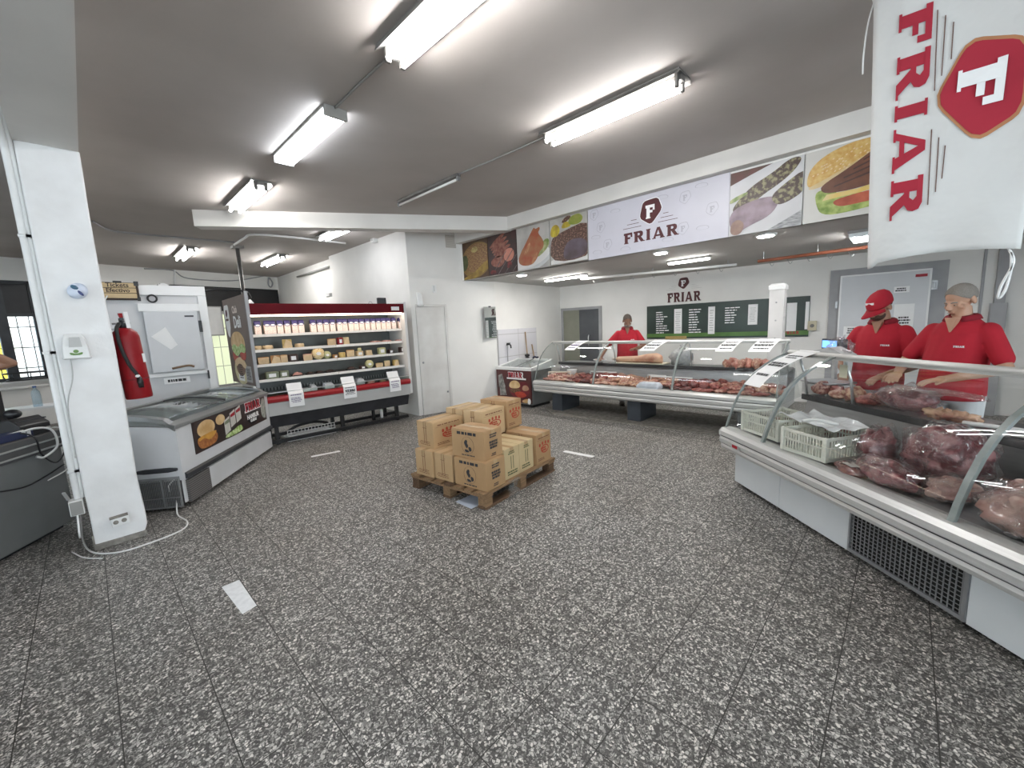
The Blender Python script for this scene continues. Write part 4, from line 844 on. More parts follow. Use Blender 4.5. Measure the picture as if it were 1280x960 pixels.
MB().box(-.10,-.02,.50,-.08,.02,.58).box(-.10,-.01,.56,-.03,.01,.575).build('bracket', GREYM, t)
# ------------------------------------------------------------------ cash desk at the left edge
DESKF = mat('desk_grey_front', (.22,.225,.225), .45, .2, var=.18, scale=2); DESKT = mat('desk_rail_dark', (.12,.12,.12), .4, .3, var=.2, scale=5)
DR = R(56.1); D0 = Vector((-.636,4.665))
def dpt(x, y, z): v = Matrix.Rotation(DR,2)@Vector((x,y)); return Vector((D0.x+v.x, D0.y+v.y, z))
t = thing('cash_desk', 'grey cash desk with ribbed metal edge at the left of the photo', 'desk', (D0.x,D0.y,0), DR)
MB().box(-1.5,0,.03,.68,.6,.70).build('front', DESKF, t, bevel=.004); MB().box(-1.45,.04,0,.6,.56,.03).build('plinth', BLACK, t)
MB().box(-1.5,-.02,.69,.70,.62,.845).build('top', DESKT, t, bevel=.01)
for z in (.712,.775): MB().box(-1.5,-.03,z,.705,-.018,z+.014).box(.70,-.03,z,.712,.62,z+.014).build('trim_strip', ALU, t, bevel=.003)
MB().bar((.60,-.004,.30),(.635,-.004,.22),.012,.035,(0,1,0)).build('latch', WHITE2, t)
zd = lambda x, y, z: atz(x/3.692, 460+y/3.692, z)
p = dpt(.60,.46,.845); t = thing('monitor', 'black monitor turned away on the cash desk', 'monitor', tuple(p), DR+R(-20))
MB().box(-.24,-.02,.06,.17,.03,.36).build('screen_back', BLACK, t, bevel=.012); MB().box(-.05,-.03,.0,.05,.05,.1).box(-.12,-.08,0,.12,.1,.012).build('stand', BLACK, t, bevel=.004); MB().box(-.14,-.024,.25,-.02,-.02,.262).build('emblem', DARK, t)
p = dpt(.545,.10,.845); t = thing('receipt_printer', 'black receipt printer at the right end of the cash desk', 'printer', tuple(p), DR+R(-12))
MB().prism([(-.1,0),(.1,0),(.1,.13),(-.02,.15),(-.1,.09)], -.13, .09, 'yz').build('body', BLACK, t, bevel=.01); MB().box(-.12,-.06,.118,.1,-.03,.128).build('paper_slot', DARK, t); MB().box(.05,-.104,.03,.08,-.1,.05).build('button', CASEG, t)
p = dpt(.60,.24,.845); t = thing('barcode_reader', 'small black device between the monitor and the printer', 'device', tuple(p), DR)
MB().lathe([(.05,0),(.05,.02),(.02,.03),(.018,.14)], n=12).build('stand', BLACK, t, True); MB().ell((0,-.02,.17), (.04,.06,.04)).build('head', BLACK, t, True)
p = dpt(.36,.05,.845); t = thing('keyboard', 'dark blue low box lying at the front of the cash desk', 'box', tuple(p), DR)
MB().box(-.2,-.04,0,.12,.08,.055).build('body', mat('navy_box', (.02,.03,.09), .5, var=.2), t, bevel=.006); MB().box(.06,-.045,.01,.09,-.04,.05).build('label', PAPER, t)
t = thing('cable_bundle', 'tangle of black and white cables hanging over the cash desk edge', 'cables', tuple(dpt(.35,0,.845)), DR)
MB().tube(spline([(-.1,.12,.03),(0,.04,.05),(.05,-.05,0),(.08,-.05,-.15),(.2,-.04,-.26),(.3,-.04,-.2),(.34,-.03,-.1)],7), .006, 6).build('black_cable', BLACK, t, True)
MB().tube(spline([(-.5,-.035,-.2),(-.35,-.035,-.3),(-.1,-.035,-.36),(.1,-.035,-.34),(.28,-.035,-.3)],7), .006, 6).build('black_cable', BLACK, t, True)
MB().tube(spline([(-.02,.05,.03),(.1,-.02,.06),(.2,-.06,.02),(.22,-.06,-.12),(.1,-.05,-.18),(.04,-.045,-.16)],7), .009, 8).build('white_cable', WHITE2, t, True)
MB().tube(spline([(.28,.1,.02),(.345,-.03,.0),(.36,-.05,-.2),(.3,-.045,-.34),(.1,-.04,-.38)],7), .005, 6).build('white_cable', WHITE2, t, True)
MB().tube([(-.04,.05,.035),(.06,.02,.045)], .02, 8).build('plug', WHITE2, t, True)
# counter wall under the window: white shelf unit, bottle, roll, black wire basket rim
t = thing('water_bottle', 'clear plastic water bottle with blue cap behind the cash desk', 'bottle', tuple(atz(48,508,.80)), 0)
MB().lathe([(0,0),(.04,0),(.042,.01),(.042,.15),(.038,.19),(.016,.23),(.016,.245)], n=18).build('body', glass_mat('bottle_plastic', (.78,.88,.95), 1.2, .05, .08), t, True); MB().lathe([(.018,.245),(.018,.265),(0,.267)], n=14).build('cap', mat('blue_cap', (.03,.10,.35), .4, var=.1), t)
tp = t.location
t = thing('side_table', 'low white side table behind the cash desk carrying a water bottle', 'table', (tp.x,tp.y+.05,0)); MB().box(-.3,-.12,.77,.25,.25,.80).build('top', WHITE2, t, bevel=.004)
for x in (-.28,.20):
    for y in (-.1,.2): MB().box(x,y,0,x+.035,y+.035,.77).build('leg', GREYM, t)
p = onplane(20,477,FW0-Vector((0,.6)),FWD)
o = thing('roller_blind', 'white rolled blind hanging on the low wall under the barred window', 'blind', (p.x-.25,p.y+.45,.80), math.atan2(.22,1)); MB().tube([(-.3,0,0),(.62,0,0)], .03, 10).build('roll', WHITE2, o, True); MB().box(-.28,-.005,-.03,.6,.02,.0).build('bracket', WHITE2, o)
w0 = onplane(38,472,FW0,FWD)
t = thing('wire_basket', 'black wire basket standing on the sill of the barred window', 'basket', (w0.x,w0.y-.10,.932), math.atan2(.22,1))
MB().tube([(.33*math.cos(a/14*6.2832),.13*math.sin(a/14*6.2832),.15) for a in range(15)], .016, 6).build('rim', BLACK, t, True); MB().tube([(.3*math.cos(a/14*6.2832),.11*math.sin(a/14*6.2832),.016) for a in range(15)], .016, 6).build('base_ring', BLACK, t, True)
for k in range(8):
    a = k/8*6.2832; MB().tube([(.3*math.cos(a),.11*math.sin(a),.016),(.33*math.cos(a),.13*math.sin(a),.15)], .008, 5).build('wire', BLACK, t, True)
# ------------------------------------------------------------------ papers and tape on the floor
a = [atz(*q, 0) for q in ((277,734),(303,768),(321,757),(299,725))]
t = thing('floor_paper', 'white sheet of paper stuck on the terrazzo floor at lower left', 'paper', (a[0].x,a[0].y,.0005)); MB().prism([(q.x-a[0].x,q.y-a[0].y) for q in a], 0, .001, 'xy').build('sheet', mat('worn_white_sheet', (.80,.81,.82), .7, col2=(.70,.71,.72), scale=30), t)
for q0, q1, lab in (((389,571),(425,564),'white tape strip on the floor in front of the refrigerated wall case'),((705,564),(742,571),'white tape strip on the floor right of the pallet')):
    A, B = atz(*q0,0), atz(*q1,0); t = thing('floor_tape', lab, 'tape', (A.x,A.y,.0005), math.atan2(B.y-A.y,B.x-A.x), 'white tape strips on the floor'); MB().box(0,-.035,0,(B-A).length,.035,.0012).build('strip', PAPER, t)
# ------------------------------------------------------------------ pallet
PALW = mat('pallet_wood', (.27,.165,.085), .8, col2=(.17,.10,.05), scale=5, stretch=(1,12,12), bump=.2)
PALD = mat('pallet_dark_wood', (.15,.085,.045), .8, col2=(.08,.045,.025), scale=5, stretch=(1,12,12), bump=.2)
PO, PR = Vector((2.20,2.486)), R(6)
def pw(a, b, z): v = Matrix.Rotation(PR,2)@Vector((a,b)); return (PO.x+v.x, PO.y+v.y, z)
t = thing('wooden_pallet', 'worn wooden pallet on the floor carrying the cardboard boxes', 'pallet', (PO.x,PO.y,0), PR)
PA, PB = 1.10, .98
for k, b in enumerate((.0,.155,.29,.42,.55,.69,.86)):
    w = .12 if k in (0,6) else .085
    MB().box(-.03,b,.122,PA,b+w,.144).build('deck_board', PALW if k != 3 else PALD, t, bevel=.003)
for a in (0,.5,1.0): MB().box(a-.02,0,.10,a+.08,PB,.122).build('stringer_board', PALW, t, bevel=.003)
for a in (0,.5,1.0):
    for b in (0,.44,.88): MB().box(a-.015,b+.004,.02,a+.075,b+.096,.10).build('block', PALW if (a+b) in (0,.44,.5) else PALD, t, bevel=.004)
for b in (0,.44,.88): MB().box(-.02,b,0,PA-.01,b+.1,.02).build('bottom_board', PALD, t, bevel=.003)
t = thing('plastic_film', 'torn scrap of clear film caught on the right side of the pallet', 'film', pw(.26,-.012,.03), PR)
b = MB(); rows = []
for i in range(7):
    rows.append([(.02*math.sin(i*1.7)+.035*j+.012*math.sin(i+j*2), -.01-.018*abs(math.sin(i*1.3+j)), .14-.026*i+.008*math.sin(j*3)) for j in range(5)])
b.loft(rows, closed=False); b.build('film', glass_mat('clear_film', (.95,.95,.95), 1.2, .15, .12), t, True)
tag(MB().prism([(-.16,-.1),(.14,-.12),(.17,.1),(-.13,.12)], .001, .003, 'xy').build('paper_under_pallet', mat('blue_white_sheet', (.55,.60,.70), .6, var=.1), None, loc=pw(.09,.23,0), rz=PR), 'pale sheet lying under the near edge of the pallet', 'paper')
# ------------------------------------------------------------------ cardboard boxes
CARD = mat('cardboard', (.43,.27,.135), .8, col2=(.37,.225,.11), scale=3, bump=.05, bscale=80); CARDL = mat('pale_cardboard', (.58,.45,.26), .8, col2=(.52,.40,.22), scale=3)
CARDM = mat('tan_cardboard', (.50,.335,.18), .8, col2=(.44,.29,.15), scale=3); SEAM = mat('cardboard_shadow_edge', (.30,.18,.09), .9, var=.2); TAPEM = mat('clear_brown_tape', (.52,.36,.20), .25, var=.1)
BROWNI = mat('brown_box_ink', (.20,.085,.045), .8, var=.15); REDI = mat('red_box_ink', (.42,.06,.03), .8, var=.15); GREENI = mat('green_box_ink', (.10,.12,.05), .8, var=.2)
def carton(label, a0, a1, b0, b1, z0, z1, style, m=CARD, yaw=0., group='cardboard boxes on the pallet'):
    """front face = towards -a (left in the photo), side face = towards -b (right)"""
    ca, cb = (a0+a1)/2, (b0+b1)/2; t = thing('cardboard_box', label, 'box', pw(ca,cb,z0), PR+R(-90)+yaw, group)
    # local x = -b (to the right seen from -a), local y = a
    w, d, h = (b1-b0)/2-.002, (a1-a0)/2-.002, z1-z0
    MB().box(-w,-d,.001,w,d,h-.004).build('carton', m, t, bevel=.004)
    tb = MB()
    long_x = w > d
    if long_x: tb.box(-w+.002,-d+.001,h-.004,w-.002,-.002,h); tb.box(-w+.002,.002,h-.004,w-.002,d-.001,h)
    else: tb.box(-w+.001,-d+.002,h-.004,-.002,d-.002,h); tb.box(.002,-d+.002,h-.004,w-.001,d-.002,h)
    f = tb.build('top_flaps', m, t)
    tp = MB()
    if long_x: tp.box(-w-.0015,-.025,h,w+.0015,.025,h+.001).box(w-.001,-.025,h-.06,w+.0015,.025,h)
    else: tp.box(-.025,-d-.0015,h,.025,d+.0015,h+.001).box(-.025,-d-.0015,h-.06,.025,-d,h)
    tp.build('tape', TAPEM, t)
    yf = -d-.0005; xs_ = w+.0005
    F = lambda b_, n, mm: b_.build(n, mm, t)
    def side(b_, n, mm):            # written in xz like a front face, then turned to the +x face
        o = b_.xf(Matrix.Translation((xs_,0,0))@Matrix.Rotation(R(90),4,'Z')).build(n, mm, t); return o
    if style == 'oil':
        b = MB(); strokes(b, -w*.9, h*.80, w*1.8, .035, 1, yf, .75, seed=5); F(b, 'heading', INK)
        b = MB(); ring = circ(.0,h*.46,.072,.078,30); 
        for k in range(30): p, q = ring[k], ring[(k+1) % 30]; b.bar((p[0],yf,p[1]),(q[0],yf,q[1]),.001,.0022,(0,1,0))
        F(b, 'round_emblem', INK)
        b = MB(); b.prism(smooth_poly([(-.045,.55*h),(-.02,.66*h),(.0,.62*h),(-.008,.52*h),(.01,.45*h),(-.01,.34*h),(-.028,.42*h)],2), yf, yf-.001, 'xz'); b.prism(smooth_poly([(.005,.42*h),(.04,.40*h),(.045,.28*h),(.015,.24*h)],2), yf, yf-.001, 'xz').prism(smooth_poly([(-.04,.31*h),(.0,.3*h),(.02,.22*h),(-.03,.2*h)],2), yf, yf-.001, 'xz'); F(b, 'emblem_ink', INK)
        b = MB(); strokes(b, -w*.5, .02, w, .014, 1, yf, .7, seed=9); F(b, 'small_print', INK)
        b = MB(); strokes(b, -d*.42, h*.72, d*.84, .04, 2, -.0005, .7, seed=2); strokes(b, -d*.5, h*.34, d*1.0, .075, 3, -.0005, .8, seed=4); strokes(b, -d*.3, h*.08, d*.6, .03, 2, -.0005, .6, seed=8); side(b, 'side_print', INK)
    elif style == 'red':
        b = MB(); strokes(b, -w*.3, h*.74, w*.6, .045, 3, yf, .6, seed=3); b.box(-.018,yf,h*.2,-.012,yf-.001,h*.98).box(.012,yf,h*.2,.018,yf-.001,h*.98); strokes(b, -w*.8, h*.10, w*1.5, .045, 3, yf, .4, seed=7); F(b, 'end_print', BROWNI)
        b = MB(); strokes(b, -d*.8, h*.82, d*1.6, .022, 1, -.0005, .5, seed=6); strokes(b, -d*.8, h*.1, d*.9, .03, 2, -.0005, .5, seed=1); b.box(-d*.85,-.0005,h*.79,d*.85,-.0015,h*.795); side(b, 'side_print', BROWNI)
        b = MB(); q = circ(.02,h*.46,d*.52,h*.14,24)
        q2 = circ(.02,h*.46,d*.44,h*.105,24)
        for k in range(24): b.prism([q[k],q[(k+1)%24],q2[(k+1)%24],q2[k]], -.0005, -.0015, 'xz')
        for x, z in ((-.07,.62),(-.02,.66),(.035,.66),(.085,.64)): b.prism(circ(x,h*z,.014,.018,10), -.0005, -.0015, 'xz')
        strokes(b, -d*.42, h*.38, d*.84, h*.16, 2, -.0005, .75, seed=12); side(b, 'red_emblem', REDI)
    elif style == 'green':
        pass
    return t
H1, H2 = .40, .66
carton('cardboard box with a round black emblem at the near corner of the pallet, bottom layer', .015, .275, .012, .400, .144, .402, 'oil')
carton('cardboard box with a round black emblem stacked on the near corner box', .045, .298, .050, .438, .402, .660, 'oil', yaw=R(1.5))
carton('narrow ended box on the pallet between the near corner and left corner boxes', .015, .405, .425, .668, .144, .402, 'red', CARDM)
carton('bottom box at the left corner of the pallet', .0, .39, .675, .925, .144, .402, 'red', CARDM)
carton('box with red emblem stacked on top at the left corner of the pallet', .07, .46, .705, .955, .402, .664, 'red', CARDM, yaw=R(-2))
carton('box with red emblem in the middle of the top layer, behind the near stack', .475, .835, .445, .705, .43, .715, 'red', mat('light_tan_cardboard', (.56,.40,.23), .8, col2=(.5,.35,.19), scale=3))
carton('pale topped box at the back left of the top layer', .48, .838, .722, .968, .43, .715, 'red', mat('light_tan_cardboard', (.56,.40,.23)))
carton('hidden lower box carrying the middle box of the top layer', .475, .765, .47, .70, .144, .428, '', CARDM)
carton('hidden lower box at the back left of the pallet', .475, .76, .715, .955, .144, .428, '', CARDM)
carton('box with red emblem at the far right end of the pallet, bottom layer', .785, 1.055, .02, .405, .144, .455, 'red', CARD)
carton('tallest box with red emblem standing at the back of the pile', .845, 1.115, .43, .80, .455, .755, 'red', CARD, yaw=R(1))
carton('lower box hidden under the tallest box at the back', .845, 1.075, .43, .80, .144, .453, '', CARD)
for k, (a0, a1, lab) in enumerate(((.304,.528,'pale yellow narrow box beside the near corner box'),(.530,.762,'pale yellow narrow box beside the far right box with red emblem'))):
    t = carton(lab, a0, a1, .04, .418, .144, .435, '', CARDL); d = (a1-a0)/2-.002; w = .189-.002; h = .291
    def side(b_, n, mm): return b_.xf(Matrix.Translation((w+.0005,0,0))@Matrix.Rotation(R(90),4,'Z')).build(n, mm, t)
    b = MB(); strokes(b, -d*.5, h*.78, d*1.0, .035, 2, -.0005, .6, seed=3+k); b.box(-.02,-.0005,h*.3,-.012,-.0015,h*.72).box(.014,-.0005,h*.3,.022,-.0015,h*.72); strokes(b, -d*.75, h*.1, d*1.5, .045, 2, -.0005, .6, seed=5+k); side(b, 'end_print', GREENI)
# ------------------------------------------------------------------ curved glass meat counters
GLASSC = glass_mat('counter_glass', (.95,.965,.96), 1.0, .0, .005)
GLASSE = mat('glass_edge_green', (.26,.29,.28), .2, var=.15, scale=6, stretch=(1,1,3))
DECKM = mat('display_steel', (.36,.36,.365), .35, .7, var=.15, scale=4, stretch=(1,8,8)); INNER = mat('counter_inner_grey', (.30,.30,.305), .4, .2, var=.15, scale=4); SHELFD = mat('dark_shelf_edge', (.035,.035,.038), .4, var=.3)
KICKW = mat('counter_base_white', (.66,.68,.69), .4, var=.06, scale=3)
PROF = [(-.10,.55),(-.075,.64),(-.035,.75),(.015,.86),(.08,.96),(.155,1.04),(.25,1.11),(.355,1.165),(.45,1.20)]
BUMP = [(0,.33),(-.06,.335),(-.125,.36),(-.135,.385),(-.128,.405),(-.145,.42),(-.15,.455),(-.142,.475),(-.155,.49),(-.155,.525),(-.13,.55),(-.06,.555),(0,.54)]
DECK_Z = .535
def gz_at(y):
    for (a, za), (b, zb) in zip(PROF, PROF[1:]):
        if a <= y <= b: return za+(zb-za)*(y-a)/(b-a)
def counter(name, label, loc, rz, L, bars, base):
    t = thing(name, label, 'meat counter', loc, rz)
    MB().prism(BUMP, 0, L, 'yz').build('bumper', ALUP, t)
    bp_ = t.children[-1]
    for z, y in ((.412,-.132),(.482,-.147)): MB().box(.0,y-.003,z-.004,L,y+.01,z+.004).build('groove', DARK, bp_)
    for x in (-.004, L): MB().prism([(y*1.02-.002, z) for y, z in BUMP]+[(.95,.56),(.95,.33)], x, x+.008, 'yz').build('end_cap', ALUP, bp_)
    # tank : shell, deck, rear riser, work shelf
    MB().box(0,0,.33,L,.95,.40).box(0,.90,.40,L,.95,.80).box(0,0,.40,.03,.9,.545).box(L-.03,0,.40,L,.9,.545).build('tank', INNER, t)
    MB().prism([(-.06,.40),(-.06,DECK_Z-.01),(.0,DECK_Z),(.60,DECK_Z+.04),(.64,.78),(.66,.78),(.66,.40)], .03, L-.03, 'yz').build('display_deck', DECKM, t)
    MB().box(.02,.60,.785,L-.02,.98,.815).build('work_shelf', DECKM, t, bevel=.004)
    MB().box(.02,.588,.775,L-.02,.602,.822).build('shelf_edge', SHELFD, t)
    # glass panes between the bars, edges, top tube
    xs = [0.012]+list(bars)+[L-.012]
    for x0, x1 in zip(xs, xs[1:]):
        g = MB(); g.loft([[(x0+.008,y,z),(x1-.008,y,z)] for y, z in PROF], caps=False, closed=False); g.build('curved_glass', GLASSC, t, True)
    for x in bars:
        b = MB(); b.loft([[(x-.014,y-.008,z-.003),(x+.014,y-.008,z-.003),(x+.014,y+.012,z-.008),(x-.014,y+.012,z-.008)] for y, z in PROF]); b.build('glass_joint', GLASSE, t)
    for x in (0, L-.012):
        MB().prism([(y,z) for y, z in PROF]+[(.50,1.19),(.58,.82),(.60,.80),(.0,.56)], x+.003, x+.009, 'yz').build('end_glass', GLASSC, t)
        b = MB(); b.loft([[(x,y-.006,z+.002),(x+.012,y-.006,z+.002),(x+.012,y+.008,z-.006),(x,y+.008,z-.006)] for y, z in PROF]); b.build('glass_edge', GLASSE, t)
    MB().tube([(-.01,.478,1.195),(L+.01,.478,1.195)], .026, 14).build('top_tube', ALUP, t, True)
    MB().box(0,.45,1.17,L,.55,1.182).build('lamp_shelf', ALUP, t)
    for x in [.03]+list(bars)+[L-.03]: MB().tube([(x,.63,.81),(x,.60,1.0),(x,.53,1.18)], .011, 8).build('support_rod', ALU, t, True)
    base(t, L)
    return t
def base_panels(t, L):
    MB().box(.03,.06,.0,L-.03,.85,.05).build('plinth', BLACK, t)
    xs = [0,.58,1.20,1.845,2.6]
    for k, (a, b) in enumerate(zip(xs, xs[1:])):
        if k == 2:
            MB().box(a,.03,.04,b,.05,.33).build('vent_back', BLACK, t)
            g = MB()
            n = 24
            for i in range(n+1): x = a+(b-a)*i/n; g.box(x-.0022,-.002,.05,x+.0022,.003,.32)
            for i in range(12): z = .06+i*.0235; g.box(a,-.001,z-.002,b,.002,z+.002)
            g.box(a,-.006,.04,b,.008,.062).box(a,-.006,.31,b,.008,.33).box(b-.02,-.006,.05,b,.008,.32).box(a,-.006,.05,a+.012,.008,.32)
            gg = g.build('vent_grille', GREYM, t); gg['kind'] = 'stuff'
        else:
            p = MB().box(a+.002,0,.035,b-.002,.02,.33).build('base_panel', KICKW, t, bevel=.003)
            if k == 1: q = MB(); strokes(q, a+.02,.30,.11,.012,1,-.0005,.8); q.build('small_print', INK, p)
    MB().box(0,.02,.05,.02,.85,.33).build('base_side', KICKW, t)
    MB().box(.20,-.160,.425,.27,-.154,.45).build('nameplate', REDP, t); MB().box(.18,-.158,.42,.30,-.152,.455).build('plate_frame', ALU, t)
def base_blocks(t, L):
    for y0 in (.27, 1.75, 3.3): MB().box(y0,.04,0,y0+.22,.58,.33).build('plinth_block', mat('plinth_blue_grey', (.055,.065,.08), .6, var=.2, scale=4), t, bevel=.004)
    MB().tube([(.1,.5,.26),(1.9,.5,.25),(3.6,.5,.22)], .022, 8).build('drain_pipe', mat('brown_pipe', (.09,.05,.035), .6, var=.3), t, True)
    MB().lathe([(.05,.12),(.05,.3)], (3.15,.45,0), 12).build('drain_trap', BLACK, t, True)
RC0 = Vector((3.996,1.057)); RCR = math.atan2(-.73369,-.67949)
def rcw(x, y, z): v = Matrix.Rotation(RCR,2)@Vector((x,y)); return Vector((RC0.x+v.x, RC0.y+v.y, z))
RC = counter('curved_meat_counter', 'long curved glass meat counter with white base panels at right foreground', (RC0.x-.0,RC0.y,0), RCR, 3.6, (.50,1.82,3.1), base_panels)
FC0 = Vector((5.66,4.80)); FCR = R(-90)
def fcw(x, y, z): return Vector((FC0.x+y, FC0.y-x, z))
FC = counter('curved_meat_counter', 'far curved glass meat counter on dark blocks, filled with red meat', (FC0.x,FC0.y,0), FCR, 3.75, (1.22,2.50), base_blocks)
for o in (RC, FC): o['group'] = 'curved glass meat counters'
struct('trim_floor_plinth', MB().prism([(5.42,4.3),(5.60,1.2),(6.7,1.2),(6.7,4.75),(5.75,4.75)], 0, .012), CONC)
# ---- hanging signs on the glass
def glass_sign(W_, cx, label, rz, w, y0=.16, wind=0., mark=INK, cnt='far'):
    p = W_(cx, 0, 0); t = thing('price_card', label, 'sign', tuple(p), rz+0, 'paper price cards on the counter glass')
    ys = [.44-(.44-y0)*k/7 for k in range(8)]; pts = [(y-.006, gz_at(y)+.006) for y in ys]; pts = [(.49,1.225)]+pts
    b = MB(); b.loft([[(-w+wind*k,y,z),(w+wind*k,y,z),(w+wind*k,y-.0012,z+.0012),(-w+wind*k,y-.0012,z+.0012)] for k, (y, z) in enumerate(pts)]); b.build('card', PAPER, t)
    q = MB(); r_ = random.Random(int(cx*77))
    for f, ww in ((.14,.8),(.22,.6),(.45,.9),(.52,.85),(.78,.7)):
        k = f*(len(pts)-2)+1; i = int(k); u = k-i; y = pts[i][0]*(1-u)+pts[i+1][0]*u; z = pts[i][1]*(1-u)+pts[i+1][1]*u; s = wind*k
        dy = pts[i+1][0]-pts[i][0]; dz = pts[i+1][1]-pts[i][1]; l = math.hypot(dy,dz); dy /= l; dz /= l
        x = -w*ww
        while x < w*ww:
            e = min(x+r_.uniform(.12,.35)*w, w*ww); h = .009 if f in (.14,.22) else .013
            q.add([(x+s,y-.0022-dy*h,z+.0022-dz*h),(e+s,y-.0022-dy*h,z+.0022-dz*h),(e+s,y-.0022+dy*h,z+.0022+dz*h),(x+s,y-.0022+dy*h,z+.0022+dz*h)], [(0,3,2,1)]); x = e+.05*w
    q.build('lettering', mark, t); return t
PURP = mat('purple_ink', (.10,.06,.16), .7, var=.2)
glass_sign(fcw, .66, 'tilted white price card at the left end of the far meat counter', FCR, .105, .20, -.012, PURP)
glass_sign(fcw, 2.10, 'tilted white price card in front of the butcher at the far counter', FCR, .12, .20, -.014)
glass_sign(fcw, 3.13, 'white price card with two bold lines over the cut pink ribs', FCR, .105, .20, -.008)
glass_sign(fcw, 3.54, 'white price card at the right end of the far meat counter', FCR, .12, .20, -.008)
glass_sign(rcw, .21, 'long white price card on the left end of the near curved counter', RCR, .105, .06, -.012)
# ------------------------------------------------------------------ meat
def meatm(n, a, b, s=18, r=.35, lo=.42, hi=.6): return mat(n, a, r, col2=b, scale=s, lo=lo, hi=hi, bump=.25, bscale=50, coat=.15)
MEAT = [meatm('dark_beef',(.09,.014,.014),(.17,.035,.03),4,lo=.45), meatm('red_beef',(.17,.022,.018),(.36,.11,.085),4), meatm('marbled_beef',(.20,.035,.028),(.52,.30,.23),6), meatm('pale_ribs',(.36,.13,.09),(.62,.40,.29),5), meatm('fatty_cut',(.60,.38,.25),(.30,.09,.06),4.5), meatm('pink_pork',(.46,.16,.12),(.62,.34,.27),4)]
NAMES = ['dark beef','red beef','marbled beef','pale rib','fatty','pink pork']
_pm = {}
def meat_mesh(kind, v):
    if (kind, v) in _pm: return _pm[(kind, v)]
    b = MB()
    b.ell((0,0,.4), (.5,.5,.4), nu=14, nv=9, wob=.32, seed=v+kind*7, freq=1.7)
    b.v = [(x, y, max(z, .0)) for x, y, z in b.v]
    _pm[(kind, v)] = b.mesh('meat_cut', MEAT[kind], True); return _pm[(kind, v)]
def meat_piece(W_, rz, x, y, z, sx, sy, sz, kind, label, group, v=None, tilt=0.):
    o = bpy.data.objects.new('meat_cut', meat_mesh(kind, rng.randrange(5) if v is None else v)); C.objects.link(o); p = W_(x,y,z)
    o.location = p; o.rotation_euler = (tilt, rng.uniform(-.15,.15), rz+rng.uniform(-.6,.6)); o.scale = (sx,sy,sz); return tag(o, label, 'meat', group)
def far_meat():
    # rows on the display deck, kinds change along the counter as the photo shows
    zones = [(0.06,.36,[3,2,2]),(.36,.62,[4,3,2]),(.62,.98,[0,1,0]),(.98,1.30,[2,1,3]),(1.30,1.75,[3,4,4]),(1.75,2.0,[4,3]),(2.0,2.36,[2,4]),(2.36,2.75,[0,1]),(2.75,3.1,[1,2,0]),(3.1,3.7,[2,1,3])]
    counts = {}
    for row, (y, dz, hh) in enumerate(((.04,.0,.06),(.17,.03,.075),(.31,.045,.08),(.46,.05,.085))):
        x = .10+row*.02
        while x < 3.64:
            z_ = [q for q in zones if q[0] <= x < q[1]] or [zones[-1]]; k = rng.choice(z_[0][2]); s = rng.uniform(.13,.19)
            if 1.93 < x < 2.30 and row < 1: x += .15; continue
            key = (row, k); counts[key] = counts.get(key, -1)+1
            n_ = ['front','second','third','back'][row]
            meat_piece(fcw, FCR, x+.06, y+rng.uniform(-.02,.02), DECK_Z+.002+y*.066+dz*.2, s, rng.uniform(.12,.16), hh*rng.uniform(.9,1.5), k, '%s cut, %s far-counter row, %s of its kind from the left' % (NAMES[k], n_, ORD[counts[key]]), 'meat cuts in the far counter')
            x += s*.86
far_meat()
# white bones / tray rims, paper parcel, in the far counter
BONE = mat('bone_white', (.75,.66,.55), .5, var=.15, scale=12)
for x, y, l, a, lab in ((.33,.20,.42,.35,'pale bone strip lying over the meat near the left end of the far counter'),(1.05,.50,.50,.05,'white tray rim behind the meat near the first joint of the far counter'),(2.32,.30,.62,.03,'white tray rim behind the dark beef in the far counter'),(2.05,.42,.3,-.05,'short white tray rim behind the fatty cuts in the far counter')):
    p = fcw(x,y,DECK_Z+.15); t = thing('tray_rim', lab, 'tray', tuple(p), FCR+a); MB().box(-l/2,-.012,-.012,l/2,.012,.006).build('rim', BONE if a > .1 else WHITE2, t, bevel=.004); MB().box(-l/2,-.01,-.12,-l/2+.01,.01,-.012).box(l/2-.01,-.01,-.12,l/2,.01,-.012).build('side', WHITE2, t)
t = thing('paper_parcel', 'pale blue white paper parcel among the meat in the far counter', 'parcel', tuple(fcw(2.13,.0,DECK_Z)), FCR)
MB().loft([[(-.17*s,-.09*s,z),(.17*s,-.09*s,z),(.17*s,.09*s,z),(-.17*s,.09*s,z)] for z, s in ((0,1),(.05,1.0),(.10,.75))]).build('wrapping', mat('wrapping_paper', (.62,.65,.72), .7, var=.15, scale=14, bump=.4), t, bevel=.015); MB().box(-.05,-.03,.099,.06,.03,.104).build('fold', PAPER, t)
# on the rear work shelf of the far counter
CUTB = mat('cutting_board', (.72,.66,.52), .6, var=.1, scale=6)
t = thing('cutting_board', 'pale cutting board under a side of meat before the far butcher', 'board', tuple(fcw(1.62,.78,.816)), FCR); MB().box(-.42,-.15,0,.42,.17,.02).build('board', CUTB, t, bevel=.006); MB().box(-.42,-.152,.006,.42,-.148,.012).build('groove', DARK, t)
def slab(label, W_, x, y, z, pts, hs, kind, rz, m=None):
    t = thing('side_of_meat', label, 'meat', tuple(W_(x,y,z)), rz); b = MB(); rings = []
    for (cx_, wy), h in zip(pts, hs): rings.append([(cx_, wy*math.cos(a)*1.0, h*.5+h*.5*math.sin(a)) for a in [k*math.pi/6 for k in range(12)]])
    b.loft(rings); b.build('meat', mat('pale_side_meat', (.66,.42,.29), .45, col2=(.50,.22,.14), scale=5, lo=.5, hi=.68, bump=.2), t, True); return t
